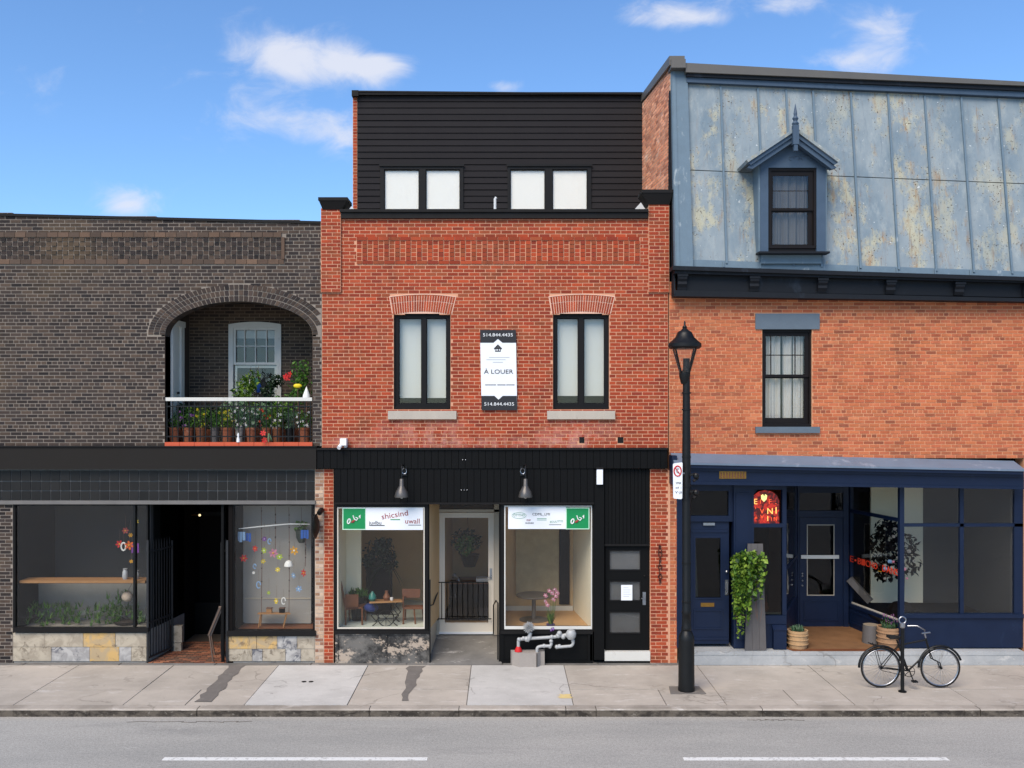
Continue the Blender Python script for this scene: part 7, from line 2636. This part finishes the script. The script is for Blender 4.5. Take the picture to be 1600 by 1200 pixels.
# left display window
orn2 = [(187, 850, 6, 'red', 'flower', 'dark red paper flower at the left of the cluster above the shelf'),
        (193, 854, 6, 'white', 'ring', 'white ring shaped ornament beside the orange paper flower'),
        (202, 852, 7, 'orange', 'flower', 'orange paper flower in the cluster above the shelf'),
        (211, 855, 6, 'purple', 'card', 'mauve paper strips at the right of the cluster above the shelf'),
        (204, 836, 3.5, 'amber', 'flower', 'small amber paper flower over the orange one'),
        (196, 829, 5, 'maroon', 'flower', 'faded crimson paper flower high above the shelf'),
        (213, 815, 4, 'yellow', 'flower', 'small yellow paper flower highest by the window post'),
        (205, 877, 3, 'amber', 'flower', 'tiny amber paper flower hanging just above the vases')]
for (px, py, s, c, k, lab) in orn2:
    yq = .3 + rnd.uniform(-.05, .08)
    p = P3(px, py, yq)
    s = s / 78
    t = thing('paper_ornament', lab, 'ornament', (p[0], p[1], p[2] - s), 'paper ornaments hanging in the dark shop windows')
    m = MB()
    if k == 'flower':
        flower(m, p, s, 0, 6, 1, tilt=Euler((.1, rnd.uniform(0, 6), .2)).to_matrix())
        m.build('petals', [M[c], M['amber']], t)
    elif k == 'card':
        for q in range(3):
            a = p[0] - s + q * s * .72
            m.box(a, a + s * .6, p[1] - .004 * q, p[1] - .004 * q + .002, p[2] - s * rnd.uniform(1.2, 1.7), p[2] + s)
        m.build('strips', M[c], t)
    else:
        m.tube([(p[0] + s * .6 * math.cos(q / 12 * 6.28), p[1], p[2] + s * math.sin(q / 12 * 6.28)) for q in range(12)], .016, 5, closed=True)
        m.build('loop', M[c], t)
    MB().tube([(p[0], p[1] + .003, p[2] + s * .8), (p[0], p[1] + .003, p[2] + .3)], .0022, 3).build('thread', M['cord'], t)
for px, lab, h in ((195.5, 'taller pale patterned vase on the wooden shelf', 17), (213, 'shorter pale vase on the wooden shelf by the post', 14)):
    t = thing('ceramic_vase', lab, 'vase', P3(px, 905, .3))
    zb_ = Z(905, .3)
    hh_ = h / 80
    MB().lathe(X(px, .3), .3, [(.04, zb_ + .001), (.055, zb_ + .3 * hh_), (.05, zb_ + .7 * hh_), (.035, zb_ + .85 * hh_), (.045, zb_ + hh_)], 14).build('body', plain('crackled glaze', (168, 172, 176), .35, scale=20, var=.35), t, smooth=True)
t = thing('round_lantern', 'round glowing-white paper lantern under the shelf', 'lantern', P3(199, 935, .5))
MB().ball(P3(199, 932, .5), .11, n=14, sq=(1, 1, .95)).build('shade', plain('paper shade', (206, 184, 164), .8), t, smooth=True)
MB().tube([P3(199, 924, .5), P3(206, 912, .5)], .006, 4).build('cord', M['cord'], t)
t = thing('fern', 'mass of dark green fern filling the base of the left window', 'plant', P3(200, 975, .5))
m = MB()
for _ in range(150):
    tuft(m, (X(rnd.uniform(34, 226), .5), rnd.uniform(.35, .8), Z(rnd.uniform(950, 976), .5)), 6, .22, .012, 1.0, bend=.5)
for _ in range(30):
    tuft(m, (X(rnd.uniform(170, 192), .5), rnd.uniform(.35, .8), Z(rnd.uniform(925, 976), .5)), 5, .22, .012, 1.0, bend=.5)
m.build('foliage', M['leaf'], t, kind='stuff')
MB().lathe(X(200, .6), .6, [(.2, Z(982, .3)), (.3, Z(970, .5))], 14).build('pot', M['soil'], t)

# folding board in the doorway
fb = thing('folding_board', 'thin wooden folding board standing edge-on in the dark doorway', 'board', (X(335, .1), .2, 0))
yq0, yq1 = .05, .55
m = MB().hexa([P3(324, 993, yq0), P3(330, 994, yq0), P3(333, 990, yq1), P3(328, 989, yq1), P3(342, 948, yq0), P3(348, 950, yq0), P3(349, 949, yq1), P3(344, 948, yq1)])
m.build('panel', plain('dark slate board', (58, 52, 50), .6, scale=8), fb)
for yy in (yq0, yq1):
    MB().tube([P3(326, 992, yy), P3(345, 948, yy)], .022, 4).build('frame_side', M['wood_brown'] if yy > .3 else plain('worn wood', (88, 70, 58), .7, scale=12), fb)
for (a, b, yy) in ((327, 333, yq0), (330, 336, yq1)):
    MB().tube([P3(a, 992, yy), P3(a + 3, 1012, yy), (X(b, yy), yy, .012)], .018, 4).build('leg', plain('worn wood', (88, 70, 58), .7, scale=12), fb)
MB().tube([P3(342, 948.5, yq0), P3(347, 948.5, yq0)], .02, 4).build('top_rail', plain('worn wood', (128, 106, 90), .7, scale=12), fb)
cl2 = thing('interior_lamp', 'small glowing lamp bulb deep inside the dark doorway', 'lamp', P3(312, 805, 2.1))
MB().ball(P3(312, 805, 2.1), .028, n=8).build('bulb', emis('warm bulb', (240, 214, 160), 1.2), cl2)
MB().tube([P3(312, 805, 2.1), P3(298, 804.5, 2.1)], .012, 5).build('arm', M['bronze'], cl2)

# ------------------------------------------------------------------ balcony pots
fl = lz0
pots = [(272, 18, 'terracotta', 'none', 'leaf', 'plain terracotta pot of thin twigs at the far left of the balcony'),
        (294, 17, 'terracotta', 'purple', 'leaf', 'terracotta pot with magenta purple flowers, second from the balcony\'s left'),
        (314, 17, 'wood_brown', 'yellow', 'leaf_bright', 'brown pot of yellow green sprigs left of the balcony middle'),
        (336, 14, 'wood_grey', 'none', 'leaf', 'grey pot of dark sprigs just left of the white blooms'),
        (355, 18, 'terracotta', 'yellow', 'leaf_bright', 'wide terracotta pot with lime and white flowers before the sash window'),
        (374, 13, 'cement', 'white', 'leaf_grey', 'small stone pot overflowing with tiny white flowers'),
        (393, 17, 'terracotta', 'white', 'leaf_grey', 'terracotta pot of tangled silver foliage and white flowers'),
        (417, 15, 'terracotta', 'red', 'leaf', 'pot with red flowers and a pale leaf hanging over the ledge'),
        (433, 14, 'wood_brown', 'white', 'leaf_bright', 'brown pot of tall light green shoots right of the red flowers'),
        (453, 15, 'black_iron', 'none', 'leaf_grey', 'dark grey pot of wiry twigs near the balcony\'s right'),
        (476, 19, 'terracotta', 'white', 'leaf', 'pale rimmed terracotta pot at the far right of the balcony')]
for i, (px, w, mt, fc, lf, lab) in enumerate(pots):
    y = .30 + (i % 2) * .06
    x = X(px, y)
    r = w / 80 / 2
    t = thing('potted_plant', lab, 'potted plant', (x, y, fl), 'pots along the balcony railing')
    zt2 = Z(668, y)
    m = MB().lathe(x, y, [(r * .78, fl + .001), (r * .97, zt2 - .05), (r * 1.05, zt2 - .05), (r * 1.07, zt2), (r * .9, zt2), (r * .88, zt2 - .03)], 16)
    m.build('pot', M[mt], t, smooth=True)
    m = MB()
    h = rnd.uniform(.30, .52)
    n_ = 15
    for q in range(n_):
        a = rnd.uniform(0, 6.28)
        sx_, sy_ = x + r * rnd.uniform(-1.1, 1.1), y + rnd.uniform(-.1, .1)
        hh_ = h * rnd.uniform(.6, 1.2)
        top_ = (sx_ + rnd.uniform(-.09, .09), sy_ + rnd.uniform(-.1, .1), zt2 + hh_)
        m.tube([(sx_ * .6 + x * .4, y, zt2 - .03), top_], .004, 3)
        for z_ in range(9):
            t_ = (z_ + 1) / 9
            bx_ = (sx_ * .6 + x * .4) * (1 - t_) + top_[0] * t_
            m.leaf((bx_ + rnd.uniform(-.05, .05), y + rnd.uniform(-.12, .1), zt2 + hh_ * t_ - .04), rnd.uniform(.022, .042))
    m.build('foliage', M[lf], t, kind='stuff')
    if fc != 'none':
        m = MB()
        for q in range(12 if fc == 'white' else 9):
            flower(m, (x + rnd.uniform(-1.2, 1.2) * r, y - .12 + rnd.uniform(-.05, .1), zt2 + rnd.uniform(.0, h)), .026, 0, 5, 1)
        m.build('flower', [M[fc], M['amber']], t, kind='stuff')
# tall plants on the balcony
for (px, py0, py1, lab, lf, r0, y) in ((388, 590, 640, 'leafy green plant rising in front of the white sash window', 'leaf_bright', .26, .9),
                                       (466, 580, 640, 'tall bushy plant with a red bloom at the balcony\'s right', 'leaf', .30, .7),
                                       (424, 592, 640, 'dark drooping plant by the right side of the sash window', 'leaf_dark', .2, .9),
                                       (285, 636, 664, 'dark shrub low in the porch beside the white door', 'leaf_dark', .22, .75),
                                       (330, 640, 664, 'dark shrub low in front of the porch brickwork', 'leaf_dark', .24, .7),
                                       (366, 630, 662, 'grey green bush below the left side of the sash window', 'leaf_grey', .24, .62),
                                       (406, 634, 662, 'grey green bush below the middle of the sash window', 'leaf_grey', .24, .62),
                                       (443, 632, 662, 'dark bush between the sash window and the tall bushy plant', 'leaf', .22, .62)):
    t = thing('tall_plant', lab, 'plant', (X(px, y), y, fl), 'tall plants at the back of the balcony')
    m = MB()
    for q in range(6):
        blob_leaves(m, (X(px + rnd.uniform(-14, 14), y), y + rnd.uniform(-.1, .1), Z(py0 + (py1 - py0) * q / 6 + rnd.uniform(-4, 8), y)), r0 * .7, 55, .05, shell=.1)
    for q in range(14):
        blade(m, (X(px, y), y, Z(py0 + 20, y)), (rnd.uniform(-.8, .8), -.3, 1), .4, .02)
    m.build('foliage', M[lf], t, kind='stuff')
    MB().tube([(X(px, y), y, fl + .2), (X(px, y), y, Z(py0 + 14, y))], .012, 6).build('stem', M['cord'], t)
    MB().lathe(X(px, y), y, [(.10, fl + .001), (.14, fl + .26), (.12, fl + .26)], 14).build('pot', M['terracotta'], t, smooth=True)
    if px == 466:
        m = MB()
        for q in range(5):
            flower(m, (X(456 + rnd.uniform(-5, 5), y), y - .25, Z(590 + rnd.uniform(-5, 5), y)), .06, 0, 5, 0)
        m.build('flower', M['red'], t)
t = thing('balcony_ornament', 'yellow oval ornament among the leaves at the balcony\'s right', 'ornament', P3(465, 603, .42))
MB().ball(P3(465, 603, .42), .085, sq=(1, .4, .55), n=12).build('body', M['yellow'], t, smooth=True)
MB().tube([P3(465, 603, .44), P3(466, 640, .5)], .006, 4).build('stick', M['cord'], t)
t = thing('balcony_ornament', 'white cone shaped ornament standing at the balcony\'s right end', 'ornament', P3(479, 622, .3))
MB().lathe(X(479, .3), .3, [(.085, Z(624, .3)), (.07, Z(617, .3)), (.03, Z(609, .3)), (.004, Z(604, .3))], 12).build('cone', M['white'], t, smooth=True)
MB().tube([P3(479, 624, .3), P3(479, 668, .3)], .01, 4).build('stick', M['cord'], t)
for (px, py, lab, mt) in ((400, 598, 'teal green parrot shaped hanging in the sash window', 'green_ink'), (392, 600, 'white oval shape hanging in the sash window', 'white'), (404, 606, 'dark blue shape hanging lowest in the sash window', 'blue')):
    t = thing('window_figure', lab, 'ornament', P3(px, py, 1.2))
    MB().ball(P3(px, py, 1.2), .10, sq=(.6, .4, 1.1), n=10).build('body', M[mt], t, smooth=True)
    MB().tube([P3(px, py - 6, 1.2), P3(px, 572, 1.25)], .004, 4).build('thread', M['cord'], t)
t = thing('white_figurine', 'tiny white figurine hooked on the railing above the orange ledge', 'figurine', P3(372, 690, -.02))
MB().lathe(X(372.5, -.02), -.03, [(.035, Z(691, -.04) + .001), (.03, Z(686, 0)), (.014, Z(682, 0)), (.02, Z(679, 0)), (.004, Z(676, 0))], 10).build('body', M['white'], t, smooth=True)
t = thing('red_bloom', 'red flower with a pale leaf spray trailing over the orange ledge', 'flower', P3(413, 690, -.05))
m = MB()
flower(m, P3(411, 677, -.06), .06, 0, 6)
m.build('petals', M['red'], t)
m = MB()
flower(m, P3(413, 688, -.08), .06, 0, 6)
m.build('petals', M['red'], t)
m = MB()
for q in range(9):
    blade(m, P3(420, 677, -.05), (rnd.uniform(-1, 1), -.2, rnd.uniform(-.8, .6)), .14, .012, bend=.3)
m.build('leaf_spray', M['leaf_grey'], t)

fit_texts()
